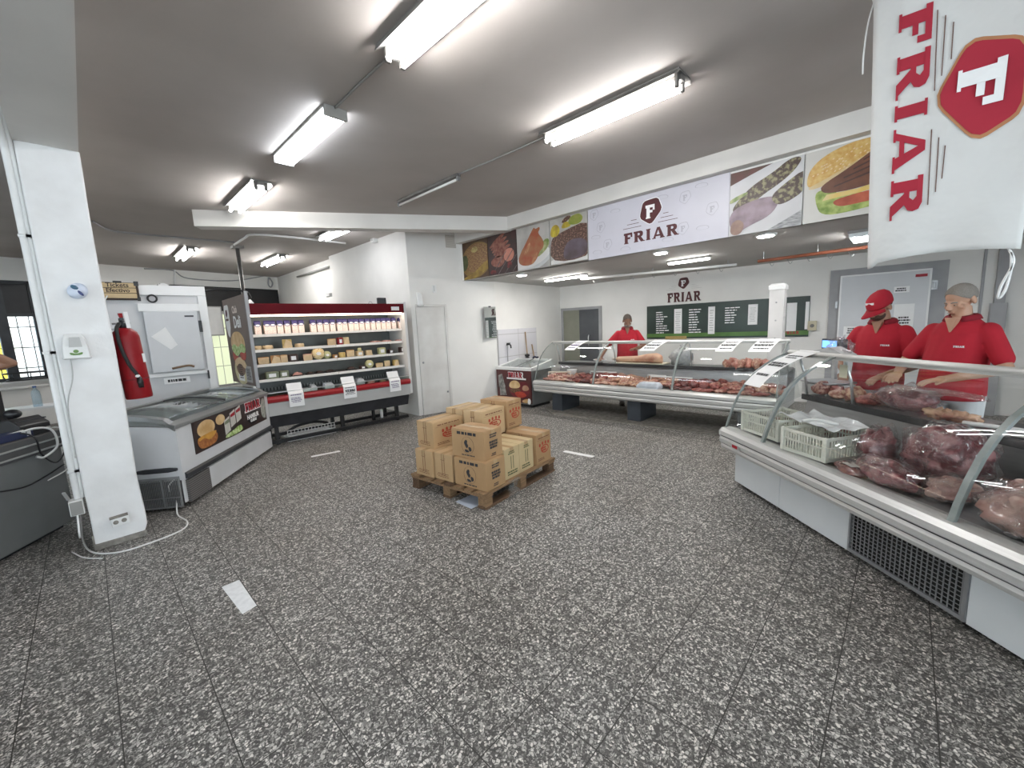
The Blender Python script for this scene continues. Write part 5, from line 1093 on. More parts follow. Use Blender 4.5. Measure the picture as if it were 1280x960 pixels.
t = slab('long pale side of meat lying on the cutting board before the far butcher', fcw, 1.55, .78, .837, [(-.42,.03),(-.36,.06),(-.2,.075),(0,.09),(.2,.12),(.33,.13),(.40,.09),(.43,.03)], [.05,.09,.10,.11,.15,.16,.13,.06], 4, FCR)
MB().tube([(-.47,0,.05),(-.40,0,.05)], .022, 8).build('bone_end', BONE, t, True)
for k in range(9):
    meat_piece(fcw, FCR, 2.98+k*.062, .70+.03*math.sin(k*2), .818, .12, .17, .13+.05*math.sin(k*1.3)**2, 5 if k % 3 else 3, 'pink cut in the heap on the far counter shelf, %s from the left' % ORD[k], 'heap of pink cuts on the far shelf', tilt=.5)
MIXB = mat('clear_grey_bag', (.25,.26,.27), .25, col2=(.5,.5,.5), scale=9, bump=.6)
t = thing('plastic_bag', 'crumpled grey plastic bag beside the far butcher on the counter shelf', 'bag', tuple(fcw(2.28,.80,.816)), FCR); MB().ell((0,0,.12), (.17,.1,.14), wob=.35, seed=5, freq=3).build('bag', MIXB, t, True); MB().ell((.02,0,.27), (.05,.03,.05), wob=.4, seed=6).build('knot', MIXB, t, True)
t = thing('small_bowl', 'white bowl on the left end of the far counter shelf', 'bowl', tuple(fcw(.85,.72,.816)), FCR); MB().lathe([(.05,0),(.09,.03),(.12,.06),(.115,.06),(.085,.03),(0,.012)], n=22).build('bowl', WHITE2, t, True); MB().ell((0,0,.045), (.09,.09,.03), wob=.2).build('contents', MEAT[5], t, True)
t = thing('fluted_tub', 'pale tub at the back of the left end of the far counter deck', 'tub', tuple(fcw(.45,.42,DECK_Z+.03)), FCR); MB().lathe([(.07,0),(.085,.12),(.09,.13),(.0,.13)], n=22).build('tub', WHITE2, t, True); MB().lathe([(.092,.13),(.092,.145),(0,.15)], n=22).build('lid', PAPER, t, True)
# ---- near counter contents
def rc_thing(name, label, cat, x, y, z, rz=0., group=None): return thing(name, label, cat, tuple(rcw(x,y,z)), RCR+rz, group)
def dz(y): return DECK_Z+max(y,0)*.066+.001
CRATE = mat('crate_plastic', (.66,.66,.58), .45, var=.06, scale=8)
def crate(label, x, y, rz, w, d, h):
    t = rc_thing('plastic_crate', label, 'crate', x, y, dz(y+d), rz, 'white slotted crates')
    MB().box(-w,-d,0,w,d,.006).build('floor_panel', CRATE, t)
    for sx, sy, L_ in ((0,-1,w),(0,1,w),(-1,0,d),(1,0,d)):
        b = MB(); th = .006
        def bx(u0,z0,u1,z1):
            if sy: b.box(u0, sy*d-th/2, z0, u1, sy*d+th/2, z1)
            else: b.box(sx*w-th/2, u0, z0, sx*w+th/2, u1, z1)
        bx(-L_,0,L_,.025); bx(-L_,h-.02,L_,h); bx(-L_,h*.52,L_,h*.52+.012)
        n = int(L_*2/.022)
        for k in range(n+1): u = -L_+2*L_*k/n; bx(u-.0038,.02,u+.0038,h-.015)
        b.build('slotted_side', CRATE, t)
    b = MB()
    for sx in (-1,1):
        for sy in (-1,1): b.cur = 0; MB().box(sx*w-.012,sy*d-.012,0,sx*w+.012,sy*d+.012,h+.004).build('corner_post', CRATE, t, bevel=.004)
    return t
crate('white slotted crate nearest the bagged meat in the near counter', .84, .155, R(8), .165, .225, .165)
crate('white slotted crate at the left end of the near counter, behind the joint', .33, .17, R(4), .20, .19, .17)
t = rc_thing('plastic_sheet', 'crumpled white plastic sheets lying over the two crates', 'plastic sheet', .66, .22, dz(.2)+.18)
b = MB(); rows = []
for i in range(12):
    rows.append([(-.28+.05*j, -.12+.028*i, .012+.03*noise.noise(Vector((i*.5,j*.45,3)))+.01*math.sin(i*1.3+j)) for j in range(12)])
b.loft(rows, closed=False); b.build('sheet', mat('white_plastic_sheet', (.74,.75,.76), .25, var=.05, bump=.8, bscale=25), t, True); MB().tube(spline([(.0,-.13,.02),(.1,-.11,.05),(.22,-.05,.04)],5), .012, 6).build('rolled_edge', WHITE2, t, True)
BAGF = glass_mat('bag_film', (.93,.91,.92), 1.1, .03, .012, 1.6, 26)
def bag_meat(label, x, y, z, rad, rz, kind=1, seed=1, knot=None):
    t = rc_thing('bagged_meat', label, 'bagged meat', x, y, z, rz, 'bags of meat in the near counter')
    b = MB().ell((0,0,rad[2]*.8), rad, nu=26, nv=16, wob=.20, seed=seed, freq=2.6); b.v = [(p[0],p[1],max(p[2],.002)) for p in b.v]
    b.build('meat', mat('bagged_red_meat', (.12,.018,.024), .3, col2=(.36,.16,.16), scale=13, lo=.46, hi=.6, bump=.4, bscale=24, coat=.6) if kind else mat('bagged_pale_meat', (.52,.36,.30), .3, col2=(.32,.14,.12), scale=8, bump=.4, coat=.6), t, True)
    r2 = tuple(q*1.05+.004 for q in rad); b = MB().ell((0,0,rad[2]*.82), r2, nu=30, nv=20, wob=.24, seed=seed, freq=3.2); b.v = [(p[0],p[1],max(p[2],.001)) for p in b.v]
    if knot: b.loft([[(knot[0]*f+s*math.cos(a), knot[1]*f*.6+s*.5*math.sin(a), rad[2]*1.25+knot[2]*f) for a in [k*math.pi/5 for k in range(10)]] for f, s in ((.2,rad[0]*.55),(.55,rad[0]*.22),(1,rad[0]*.30))], caps=False)
    b.build('clear_bag', BAGF, t, True); return t
bag_meat('big upright bag of meat in the middle of the near counter', 1.40, .36, dz(.4), (.19,.14,.17), R(10), 1, 3, (.0,.02,.09))
bag_meat('red bag of meat leaning against the crate in the near counter', 1.10, .25, dz(.3), (.10,.11,.13), R(30), 1, 5)
bag_meat('long low bag of meat at the front of the near counter', 1.34, .06, dz(.1), (.19,.10,.075), R(-8), 1, 8)
bag_meat('pale bagged cut beside the second glass joint', 1.60, .17, dz(.2), (.10,.12,.06), R(20), 0, 9)
bag_meat('large pale bag of meat right of the second glass joint', 1.98, .12, dz(.2), (.18,.17,.12), R(15), 0, 12)
bag_meat('bagged cut behind the large pale bag right of the second joint', 1.93, .46, dz(.5), (.18,.11,.09), R(-15), 0, 15)
bag_meat('bag of meat cut by the right edge of the photo', 2.36, .22, dz(.3), (.18,.2,.1), R(5), 0, 17)
t = rc_thing('vacuum_pack', 'dark vacuum packed meat with a white label at the front of the near counter', 'vacuum pack', 1.17, -.005, dz(0)+.002, R(-12)); b = MB().ell((0,0,.03), (.12,.06,.04), wob=.1, seed=2); b.build('pack', mat('vacuum_pack_film', (.10,.035,.035), .15, col2=(.22,.09,.08), scale=14, coat=.8), t, True); MB().box(-.01,-.035,.068,.08,.03,.0705).build('label', mat('faint_white_label', (.55,.52,.48), .4, var=.15), t)
# rear work shelf of the near counter
t = rc_thing('bagged_joint', 'clear bag of meat with a long twisted neck on the near counter shelf', 'bagged meat', .80, .74, .823, R(4), 'bags of meat in the near counter')
b = MB().ell((0,0,.085), (.19,.10,.085), nu=22, nv=14, wob=.12, seed=21); b.v = [(p[0],p[1],max(p[2],.001)) for p in b.v]; b.build('meat', mat('bagged_red_meat', (.22,.055,.06)), t, True)
b = MB().ell((0,0,.085), (.205,.112,.095), nu=26, nv=16, wob=.22, seed=22, freq=3.6); b.v = [(p[0],p[1],max(p[2],.0005)) for p in b.v]
b.build('clear_bag', BAGF, t, True)
MB().loft([[(x, w*math.cos(a)*.5, z+h*math.sin(a)) for a in [k*math.pi/6 for k in range(12)]] for x, z, w, h in ((.02,.15,.12,.03),(.15,.16,.10,.022),(.3,.165,.07,.018),(.42,.155,.05,.02),(.46,.15,.02,.008))], caps=False).build('bag_neck', BAGF, t, True)
for k, (x, y, s, kd) in enumerate(((.28,.70,.15,3),(.36,.75,.15,4),(.44,.70,.14,4),(.50,.76,.16,5),(.20,.76,.16,1),(.12,.70,.15,2),(.55,.69,.13,1),(.60,.75,.13,5))):
    meat_piece(rcw, RCR, x, y, .817, s, .13, .09+.03*(k % 3), kd, '%s piece on the near counter shelf, %s from the left end' % (NAMES[kd], ORD[[5,6,7,8,1,0,9,10][k]]), 'pieces of meat on the near counter shelf')
for k, (x, y, s, kd) in enumerate(((.10,.42,.2,0),(.24,.46,.2,0),(.40,.44,.18,0),(.5,.50,.17,2))):
    meat_piece(rcw, RCR, x, y, dz(y), s, .15, .11, kd, '%s joint behind the left crate in the near counter, %s from left' % (NAMES[kd], ORD[k]), 'joints behind the left crate')
t = rc_thing('fat_trimmings', 'pale fat trimmings beside the bagged joint on the near counter shelf', 'trimmings', 1.10, .72, .817); 
for k in range(4): MB().ell((-.08+k*.055,.01*(k%2),.03), (.06,.05,.035), wob=.5, seed=k+30).build('trimming', MEAT[4], t, True)
t = rc_thing('steel_tray', 'dark tray with a bright curved steel rim at the right of the near counter shelf', 'tray', 1.62, .79, .816)
MB().box(-.36,-.17,0,.36,.17,.012).build('tray_floor', SHELFD, t, bevel=.004)
MB().tube(spline([(-.36,-.17,.03),(-.1,-.172,.05),(.2,-.175,.06),(.33,-.17,.055),(.37,-.12,.04),(.36,.1,.04)],6), .014, 8).build('rim', WHITE, t, True)
# weighing scale with blue display, bag
t = rc_thing('weighing_scale', 'weighing scale with a blue lit display behind the left end of the near counter', 'scale', .04, .80, .816)
MB().box(-.14,-.12,0,.14,.15,.09).build('body', CASEG, t, bevel=.008); MB().box(-.15,-.13,.10,.15,.15,.115).build('weighing_plate', STEEL, t, bevel=.004); MB().box(-.09,.12,.09,-.06,.15,.40).build('column', CASEG, t)
MB().box(-.20,.10,.385,.02,.16,.48).build('display_head', DARK, t, bevel=.006); MB().box(-.185,.096,.40,-.03,.10,.465).build('display', lamp_mat('lit_blue_display', (.12,.30,.75), 1.2), t)
t = rc_thing('top_shelf_tray', 'grey tray with crumpled clear plastic on top of the near counter left end', 'tray', .28, .56, 1.184, R(6)); MB().box(-.16,-.06,0,.18,.10,.02).prism([(-.16,.02),(.18,.02),(.05,.075)], -.02, .1, 'xz').build('tray', CASEG, t); MB().ell((.10,.03,.08), (.09,.06,.07), wob=.5, seed=41, freq=3).build('crumpled_plastic', BAGF, t, True)
t = rc_thing('hanging_tag', 'small yellowish paper tag hanging under the near counter top tube', 'tag', .50, .53, 1.03); MB().box(-.035,-.001,0,.035,.001,.10).build('tag', mat('yellowed_tag', (.62,.60,.45), .7, var=.1), t); MB().tube([(0,0,.1),(0,0,.145)], .003, 5).build('string', WHITE2, t)
# ------------------------------------------------------------------ printed panels over the counters
SGX = 5.028; SG0 = 6.05
def sgx(px, py): return SG0-onplane(px, py, (SGX,0), (0,1)).y
def clip(poly, x0, z0, x1, z1):
    def cut(p, f, inter):
        o = []
        for i in range(len(p)):
            a, b = p[i], p[(i+1) % len(p)]
            if f(a): o.append(a)
            if f(a) != f(b): o.append(inter(a, b))
        return o
    def ix(v): return lambda a, b: (v, a[1]+(b[1]-a[1])*(v-a[0])/(b[0]-a[0]))
    def iz(v): return lambda a, b: (a[0]+(b[0]-a[0])*(v-a[1])/(b[1]-a[1]), v)
    for f, g in ((lambda q: q[0] >= x0, ix(x0)), (lambda q: q[0] <= x1, ix(x1)), (lambda q: q[1] >= z0, iz(z0)), (lambda q: q[1] <= z1, iz(z1))):
        if poly: poly = cut(poly, f, g)
    return poly
class Panel:
    def __init__(s, name, label, x0, x1, z0, z1, m, group=None, cat='picture'):
        s.t = thing(name, label, cat, (SGX, SG0-x0, z0), R(-90), group); s.w, s.h = x1-x0, z1-z0
        s.base = MB().box(0,0,0,s.w,.014,s.h).build('panel', m, s.t); s.k = 0
    def lay(s, name, m, *polys):
        b = MB(); s.k += 1; y = -.0008*s.k
        for p in polys:
            q = clip([(x*s.w, z*s.h) for x, z in p], .004, .004, s.w-.004, s.h-.004)
            if len(q) >= 3: b.prism(q, y, y-.0007, 'xz')
        if b.v: return b.build(name, m, s.t)
dim = lambda c: tuple(x*(.62 if max(c) < .5 else .85) for x in c)
pm = lambda n, a, b, s=20, **k: mat('print_'+n, dim(a), .42, col2=dim(b), scale=s, **k)
def ell_(cx, cz, rx, rz, rot=0., n=30):
    c, s_ = math.cos(R(rot)), math.sin(R(rot)); return [(cx+rx*math.cos(a)*c-rz*math.sin(a)*s_, cz+rx*math.cos(a)*s_+rz*math.sin(a)*c) for a in [2*math.pi*k/n for k in range(n)]]
blob = lambda p, it=2: smooth_poly(p, it, .25)
def food_panels():
    Z0, Z1 = 2.42, 3.07; e = [.075,.755,1.435,2.115,2.785]; g = 'food pictures on the fascia over the counter'
    P = Panel('food_picture', 'square picture of a noodle bowl, leftmost on the fascia over the counter', e[0], e[1]-.012, Z0, Z1, pm('brown_table',(.16,.09,.045),(.10,.05,.03),6), g)
    P.lay('printed_bowl', pm('bowl_tan',(.42,.27,.08),(.30,.17,.05),8), ell_(.55,.48,.62,.46,10)); P.lay('printed_noodles', pm('noodles',(.30,.13,.06),(.49,.30,.12),24,lo=.45,hi=.55,stretch=(1,1,3)), ell_(.55,.54,.52,.38,8)); P.lay('printed_greens', pm('dark_greens',(.05,.07,.02),(.14,.16,.05),18), blob([(-.05,.2),(.2,.3),(.22,.6),(.1,.68),(-.05,.6)])); P.lay('printed_onion', pm('onion',(.62,.50,.22),(.4,.3,.1),20), blob([(.35,.8),(.55,.86),(.65,.76),(.55,.68),(.38,.7)])); P.lay('printed_rim', pm('yellow_rim',(.50,.33,.06),(.36,.22,.05),7), blob([(0,.06),(.4,.12),(.9,.42),(1.1,.4),(1.0,.2),(.5,.0),(0,-.05)]))
    P = Panel('food_picture', 'square picture of grilled meat strips with a pink round, second on the fascia', e[1], e[2]-.012, Z0, Z1, pm('grill_black',(.03,.015,.012),(.07,.02,.018),9), g)
    P.lay('printed_strips', pm('meat_strips',(.26,.05,.03),(.48,.20,.13),18), *[ell_(.35+.05*k,.85-.085*k,.32,.055,28-4*k) for k in range(5)], blob([(.1,.4),(.5,.5),(.62,.3),(.4,.15),(.1,.25)])); P.lay('printed_round', pm('pink_round',(.62,.25,.17),(.52,.18,.12),7), ell_(.74,.44,.18,.16,20)); P.lay('printed_bars', pm('grill_bars',(.30,.24,.22),(.1,.06,.06),20), *[[(a,-.05),(a+.03,-.05),(a+.62,.55),(a+.59,.55)] for a in (.05,.28,.52,.78)]); P.lay('printed_coals', pm('red_coal',(.35,.03,.03),(.08,.01,.01),16), blob([(.66,.1),(.85,.15),(.8,.3),(.68,.28)]), blob([(.05,.02),(.3,.04),(.25,.12),(.08,.14)]))
    P = Panel('food_picture', 'square picture of a roast chicken on a white plate, third on the fascia', e[2], e[3]-.012, Z0, Z1, pm('pale_grey',(.55,.53,.50),(.48,.46,.43),3), g)
    P.lay('printed_plate', pm('plate_grey',(.62,.63,.63),(.52,.54,.54),4), ell_(.45,.17,.62,.22,12)); P.lay('printed_plate_top', pm('plate_white',(.74,.73,.70),(.68,.67,.65),4), ell_(.47,.24,.56,.19,12)); P.lay('printed_lettuce', pm('leaf_green',(.20,.30,.05),(.50,.50,.25),12), blob([(.6,.2),(.98,.42),(1.0,.62),(.84,.62),(.7,.4)])); P.lay('printed_chicken', pm('roast_skin',(.48,.10,.035),(.49,.20,.08),9), blob([(.02,.22),(.12,.42),(.28,.60),(.45,.82),(.56,.95),(.6,.88),(.72,.93),(.74,.86),(.66,.8),(.82,.62),(.84,.45),(.7,.36),(.62,.2),(.45,.08),(.15,.1)])); P.lay('printed_glaze', pm('roast_glaze',(.55,.28,.14),(.49,.17,.06),12), blob([(.2,.35),(.38,.62),(.46,.6),(.32,.34)]), blob([(.42,.12),(.6,.38),(.66,.34),(.52,.1)]))
    P = Panel('food_picture', 'square picture of a peppered steak with yellow and green garnish, fourth on the fascia', e[3], e[4]-.012, Z0, Z1, pm('pale_grey',(.55,.53,.50),(.48,.46,.43)), g)
    P.lay('printed_plate_top', pm('plate_white',(.74,.73,.70),(.68,.67,.65)), ell_(.5,.04,.7,.16,8)); P.lay('printed_steak', pm('pepper_crust',(.11,.045,.03),(.36,.20,.14),44,lo=.5,hi=.62), blob([(.0,.12),(.02,.5),(.1,.62),(.5,.72),(.95,.80),(1.1,.6),(1.1,.1),(.5,.02)],1)); P.lay('printed_glossy_side', pm('glossy_side',(.17,.13,.17),(.09,.05,.06),5), blob([(.35,.08),(.4,.38),(.6,.5),(.98,.45),(1.02,.12),(.6,.05)])); P.lay('printed_garnish', pm('yellow_garnish',(.62,.50,.03),(.45,.30,.02),10), blob([(.0,.62),(.05,.85),(.22,.88),(.3,.72),(.2,.6)]), blob([(.3,.74),(.4,.9),(.55,.86),(.6,.76)])); P.lay('printed_leaves', pm('green_garnish',(.28,.38,.03),(.45,.45,.1),9), blob([(.5,.8),(.55,.96),(.8,1.0),(.92,.88),(.8,.76)])); P.lay('printed_top_crust', pm('pepper_crust',(.11,.045,.03),(.36,.20,.14)), blob([(.3,.86),(.45,1.0),(.62,.98),(.5,.88)]))
    # main sign
    x0, x1 = 2.785, 4.583
    P = Panel('fascia_sign', 'long pale lilac sign with maroon badge and bold lettering over the counter', x0, x1-.004, 2.40, 3.07, mat('lilac_vinyl', (.55,.54,.60), .38, var=.05, scale=3), None, 'sign')
    t = P.t; LN = mat('grey_line_print', (.40,.39,.44), .5, var=.05); U = lambda px, py: sgx(px,py)-x0
    lt = MB(); xa, xb = U(780,303), U(848,293); h = .132; sx = (xb-xa)/word_width('FRIAR', h, .12, 1.0)
    letters(lt, 'FRIAR', xa, .125, h, -.001, -.003, .12, sx); lt.build('lettering', MAROON, t)
    cx, cz, bs = U(813,267), .455, .155
    wb = MB(); badge(wb, cx, cz, bs*1.05, -.001, -.002); wb.build('badge_border', WHITEP, t); wb = MB(); badge(wb, cx, cz, bs, -.002, -.003); wb.build('badge', MAROON, t)
    fb = MB(); letters(fb, 'F', cx-.058, cz-.075, .155, -.004, -.012); fb.build('badge_letter', WHITEP, t)
    ln = MB()
    for k in range(3):
        z = .40-.045*k; ln.box(xa+.10-.055*k,-.001,z,cx-.18+.03*k,-.0018,z+.006).box(cx+.16-.03*k,-.001,z,xb-.12+.055*k,-.0018,z+.006)
    lo = ln.build('rules', MAROON, t)
    ic = MB()
    for x, z in ((.20,.40),(.30,.16),(1.32,.52),(1.30,.18),(1.62,.33),(.1,.58)):
        ring = [(x+a*.075,z+b*.075) for a, b in BADGE]; r2 = [(x+a*.069,z+b*.069) for a, b in BADGE]
        for k in range(len(ring)): j = (k+1) % len(ring); ic.prism([ring[k],ring[j],r2[j],r2[k]], -.001, -.0016, 'xz')
        letters(ic, 'F', x-.025, z-.033, .066, -.001, -.0016)
    for x, z in ((.12,.28),(.42,.56),(1.05,.58),(1.5,.60),(1.52,.14),(1.12,.08),(.14,.08),(.56,.06)):
        ring = blob([(x-.08,z),(x-.05,z+.04),(x+.06,z+.03),(x+.08,z-.01),(x,z-.015)]); r2 = [(x+(a-x)*.9,z+(b-z)*.86) for a, b in ring]
        for k in range(len(ring)): j = (k+1) % len(ring); ic.prism([ring[k],ring[j],r2[j],r2[k]], -.001, -.0016, 'xz')
    io = ic.build('faint_icons', LN, t); io['kind'] = 'stuff'
    # two big pictures at right and the corner of another beyond the flag
    P = Panel('food_picture', 'square picture of two herb crusted skewers on a white plate, right of the long sign', 4.583, 5.25-.012, 2.40, 3.05, pm('plate_light',(.68,.67,.68),(.60,.59,.60),3), g)
    P.lay('printed_corner', pm('red_corner',(.16,.035,.025),(.10,.04,.02),8), [(0,1),(0,.80),(.3,.9),(.62,1)]); P.lay('printed_fork', pm('grey_fork',(.18,.18,.19),(.5,.5,.5),16,stretch=(1,1,6)), [(.55,0),(1,.22),(1,0)])
    sk = pm('herb_crust',(.07,.03,.018),(.40,.36,.18),26,lo=.47,hi=.6); hl = pm('skewer_flank',(.49,.36,.42),(.24,.15,.20),7)
    P.lay('printed_skewer', sk, blob([(.05,.46),(.3,.72),(.62,.86),(.82,1.0),(.99,.98),(.9,.82),(.72,.68),(.45,.54),(.22,.36),(.06,.36)])); P.lay('printed_flank', hl, blob([(.0,.14),(.02,.40),(.3,.5),(.6,.52),(.72,.42),(.6,.22),(.3,.12),(.15,.04)])); P.lay('printed_skewer', sk, blob([(.58,.5),(.75,.64),(1.05,.82),(1.05,.5),(.8,.36),(.66,.36)])); P.lay('printed_end', pm('skewer_end',(.45,.27,.20),(.3,.16,.12),12), blob([(.02,.02),(.03,.2),(.14,.26),(.24,.16),(.18,.0)])); P.lay('printed_herb', pm('leaf_green',(.2,.3,.05),(.5,.5,.25)), blob([(.0,.5),(.28,.62),(.25,.66),(.0,.58)]))
    P = Panel('food_picture', 'square picture of a sesame burger beside the hanging white flag', 5.25, 5.92-.012, 2.40, 3.05, pm('off_white',(.66,.64,.60),(.60,.58,.54),3), g)
    bun = pm('sesame_bun',(.58,.31,.06),(.72,.50,.18),22); P.lay('printed_bun', bun, blob([(.02,.52),(.04,.74),(.2,.90),(.5,1.0),(.85,1.0),(.95,.94),(.7,.74),(.4,.6),(.12,.5)])); P.lay('printed_bun_under', pm('bun_under',(.72,.60,.38),(.62,.45,.2),6), blob([(.02,.5),(.3,.6),(.7,.80),(.92,.96),(.97,.92),(.75,.70),(.4,.54),(.1,.46)]))
    sd = P.lay('printed_sesame', CREAM, *[ell_(.1+.62*((k*37) % 100)/100+.12*((k*13) % 7)/7,.66+.27*((k*53) % 100)/100*(.4+.6*min(1,((k*37) % 100)/60)),.014,.009,30,8) for k in range(46)]); sd['kind'] = 'stuff'
    P.lay('printed_lettuce', pm('bright_lettuce',(.20,.33,.03),(.45,.52,.15),14), blob([(.13,.42),(.15,.24),(.22,.08),(.5,.06),(1.1,.14),(1.1,.3),(.5,.3),(.24,.44)])); P.lay('printed_tomato', pm('tomato',(.45,.06,.02),(.55,.12,.05),8), blob([(.32,.26),(.6,.3),(1.1,.34),(1.1,.2),(.6,.16),(.4,.16)])); P.lay('printed_cheese', pm('cheese_slice',(.75,.52,.12),(.7,.6,.35),6), [(.22,.28),(.27,.36),(.6,.36),(1.05,.44),(1.05,.36),(.6,.3),(.35,.29)]); P.lay('printed_patty', pm('grilled_patty',(.15,.045,.02),(.24,.085,.04),12), blob([(.2,.5),(.5,.66),(.85,.9),(1.1,1.02),(1.1,.44),(.6,.36),(.28,.37),(.2,.42)])); P.lay('printed_grill_marks', pm('grill_mark',(.06,.02,.012),(.1,.03,.02),12), *[[(.35+.1*k,.44+.09*k),(.98,.56+.09*k+.03),(.98,.59+.09*k+.03),(.35+.1*k,.46+.09*k)] for k in range(4)])
    P = Panel('food_picture', 'picture panel with yellow and green food mostly hidden behind the flag', 6.6, 7.6, 2.40, 3.05, pm('dark_brown',(.09,.05,.03),(.05,.03,.02),6), g)
    P.lay('printed_yellow', pm('yellow_food',(.48,.36,.06),(.36,.28,.10),9), blob([(.2,.45),(.25,.7),(.9,.75),(.95,.5),(.6,.42)])); P.lay('printed_leaves', pm('green_food',(.14,.18,.05),(.25,.28,.1),9), blob([(.1,.2),(.4,.4),(.9,.42),(.95,.2),(.4,.12)]))
food_panels()
# ------------------------------------------------------------------ lettering and menu board on the back wall
def bwl(px, py): p = onplane(px, py, BW0, BWD); return (p.xy-BW0).dot(BWD), p.z
def on_bw(name, label, cat, s, z, group=None): p = BW0+BWD*s; return thing(name, label, cat, (p.x,p.y,z), BWR, group)
sa, _ = bwl(834.5,371); sb_, _ = bwl(876,370); _, za = bwl(855,377); _, zb = bwl(855,365); sc_, zc_ = bwl(854.5,354.2)
t = on_bw('wall_lettering', 'maroon badge and bold lettering on the white back wall above the menu board', 'sign', sa, za)
w = sb_-sa; h = zb-za; b = MB(); letters(b, 'FRIAR', 0, 0, h, 0, -.012, .12, w/word_width('FRIAR', h, .12)); b.build('lettering', MAROON, t)
b = MB(); badge(b, sc_-sa, zc_-za, .118, 0, -.012); bo = b.build('badge', MAROON, t); b = MB(); letters(b, 'F', sc_-sa-.045, zc_-za-.058, .118, -.012, -.016); b.build('badge_letter', WHITEP, bo)
ln = MB()
for k in range(3):
    for sg in (-1,1): ln.box(sc_-sa+sg*.15, 0, zc_-za-.04-.035*k, sc_-sa+sg*(.24+.05*k), -.004, zc_-za-.036-.035*k)
ln.build('rules', mat('faint_grey_rule', (.5,.48,.46), .6, var=.05), t)
BOARD = mat('menu_board_green', (.022,.045,.034), .35, col2=(.016,.03,.024), scale=3)
s0, s1, z0, z1 = 2.22, 5.02, 1.135, 1.815
t = on_bw('menu_board', 'long dark green menu board with white price strips on the back wall', 'menu board', s0, z0)
MB().box(0,-.025,0,s1-s0,0,z1-z0).build('board', BOARD, t, bevel=.003)
MB().box(0,-.027,.03,s1-s0,-.025,.105).build('green_band', mat('menu_green_band', (.07,.16,.03), .4, col2=(.10,.22,.05), scale=5), t)
Zb = lambda x, y: bwl(800+x/8, 370+y/8)
def brect(x0, y0, x1, y1): a = Zb(x0,y1); c = Zb(x1,y0); return a[0]-s0, a[1]-z0, c[0]-s0, c[1]-z0
for x0, y0, x1, y1, lab in ((345,126,424,376,None),(682,104,755,380,None),(1080,80,1182,288,None)):
    a = brect(x0,y0,x1,y1); p = MB().box(a[0],-.029,a[1],a[2],-.025,a[3]).build('price_strip', PAPER, t); b = MB(); strokes(b, a[0]+.02, a[1]+.05, a[2]-a[0]-.04, a[3]-a[1]-.1, 9, -.029, .35, seed=x0); b.build('faint_lettering', mat('faint_print_grey', (.5,.5,.5), .7, var=.2), p)['kind'] = 'stuff'
Z9 = lambda x, y: bwl(800+x/4.92, 340+y/4.92)
for x0, y0, x1, y1 in ((898,188,968,364),(1012,182,1044,352)):
    a = Z9(x0,y1); c = Z9(x1,y0); MB().box(a[0]-s0,-.029,a[1]-z0,min(c[0]-s0,s1-s0),-.025,c[1]-z0).build('price_strip', PAPER, t)
for x0, y0, x1, y1, r_ in ((165,148,290,380,10),(490,120,610,375,10),(850,100,1010,280,7)):
    a = brect(x0,y0,x1,y1); b = MB(); q = random.Random(x0); rh = (a[3]-a[1])/r_
    for k in range(r_):
        z = a[3]-(k+.5)*rh; l = (a[2]-a[0])*q.uniform(.5,1.1); x = a[0]
        while x < a[0]+l: e = min(x+q.uniform(.04,.11), a[0]+l); b.box(x,-.0265,z-rh*.2,e,-.025,z+rh*.2); x = e+.012
    m_ = b.build('menu_lines', WHITEP, t)
a = brect(258,398,470,432); MB().box(a[0],-.03,a[1],a[2],-.025,a[3]).build('sticker', mat('gold_sticker', (.45,.32,.12), .4, var=.15, scale=10), t)
a = Z9(885,400); c = Z9(978,388); 
b = MB(); hh = .05; letters(b, 'FRIAR', a[0]-s0, .045, hh, -.027, -.029, .14, (c[0]-a[0])/word_width('FRIAR', hh, .14)); b.build('lettering', REDP, t)
q = Z9(1060,330); t = on_bw('wall_socket', 'yellowed socket box on the back wall right of the menu board', 'socket', q[0], q[1]); MB().box(-.06,-.06,-.08,.06,0,.08).build('box', mat('yellowed_plastic', (.55,.50,.36), .5, var=.1), t, bevel=.006); MB().lathe([(.03,-.064),(.03,-.06),(0,-.06)], (0,0,0), 14, 'y').build('outlet', FIXD, t)
# white metal post behind the far counter
t = thing('white_post', 'white metal post with capped top standing behind the far counter', 'post', (6.86,1.335,0), R(0))
MB().box(-.09,-.09,0,.09,.09,1.90).build('post', mat('off_white_metal', (.62,.61,.60), .45, var=.1, scale=3), t, bevel=.006); MB().loft([[(-.1*s,-.1*s,z),(.1*s,-.1*s,z),(.1*s,.1*s,z),(-.1*s,.1*s,z)] for z, s in ((1.88,1),(1.93,1),(1.96,.7))]).build('cap', WHITE2, t); MB().box(-.095,-.105,1.28,-.02,-.09,1.50).build('grey_plate', CASEG, t)
for z in (1.2,1.45,1.7): MB().lathe([(.012,-.001),(.0,-.006)], (-.09,.0,z), 8, 'x').build('bolt', GREYM, t)
# wall mirror at the end of the door wall (it shows the lettering opposite, reversed)
mp = Vector((5.405,5.893)); t = thing('wall_mirror', 'narrow mirror on the door wall reflecting the green menu board and reversed lettering', 'mirror', (mp.x,mp.y,1.33), 0)
MB().box(0,-.012,0,.30,0,.60).build('mirror_glass', mat('mirror_silver', (.80,.82,.80), .0, 1.), t); MB().box(-.004,-.010,-.004,.304,-.001,.604).build('backing', CASEG, t); MB().box(.12,-.02,.59,.17,0,.615).build('clip', BLACK, t)
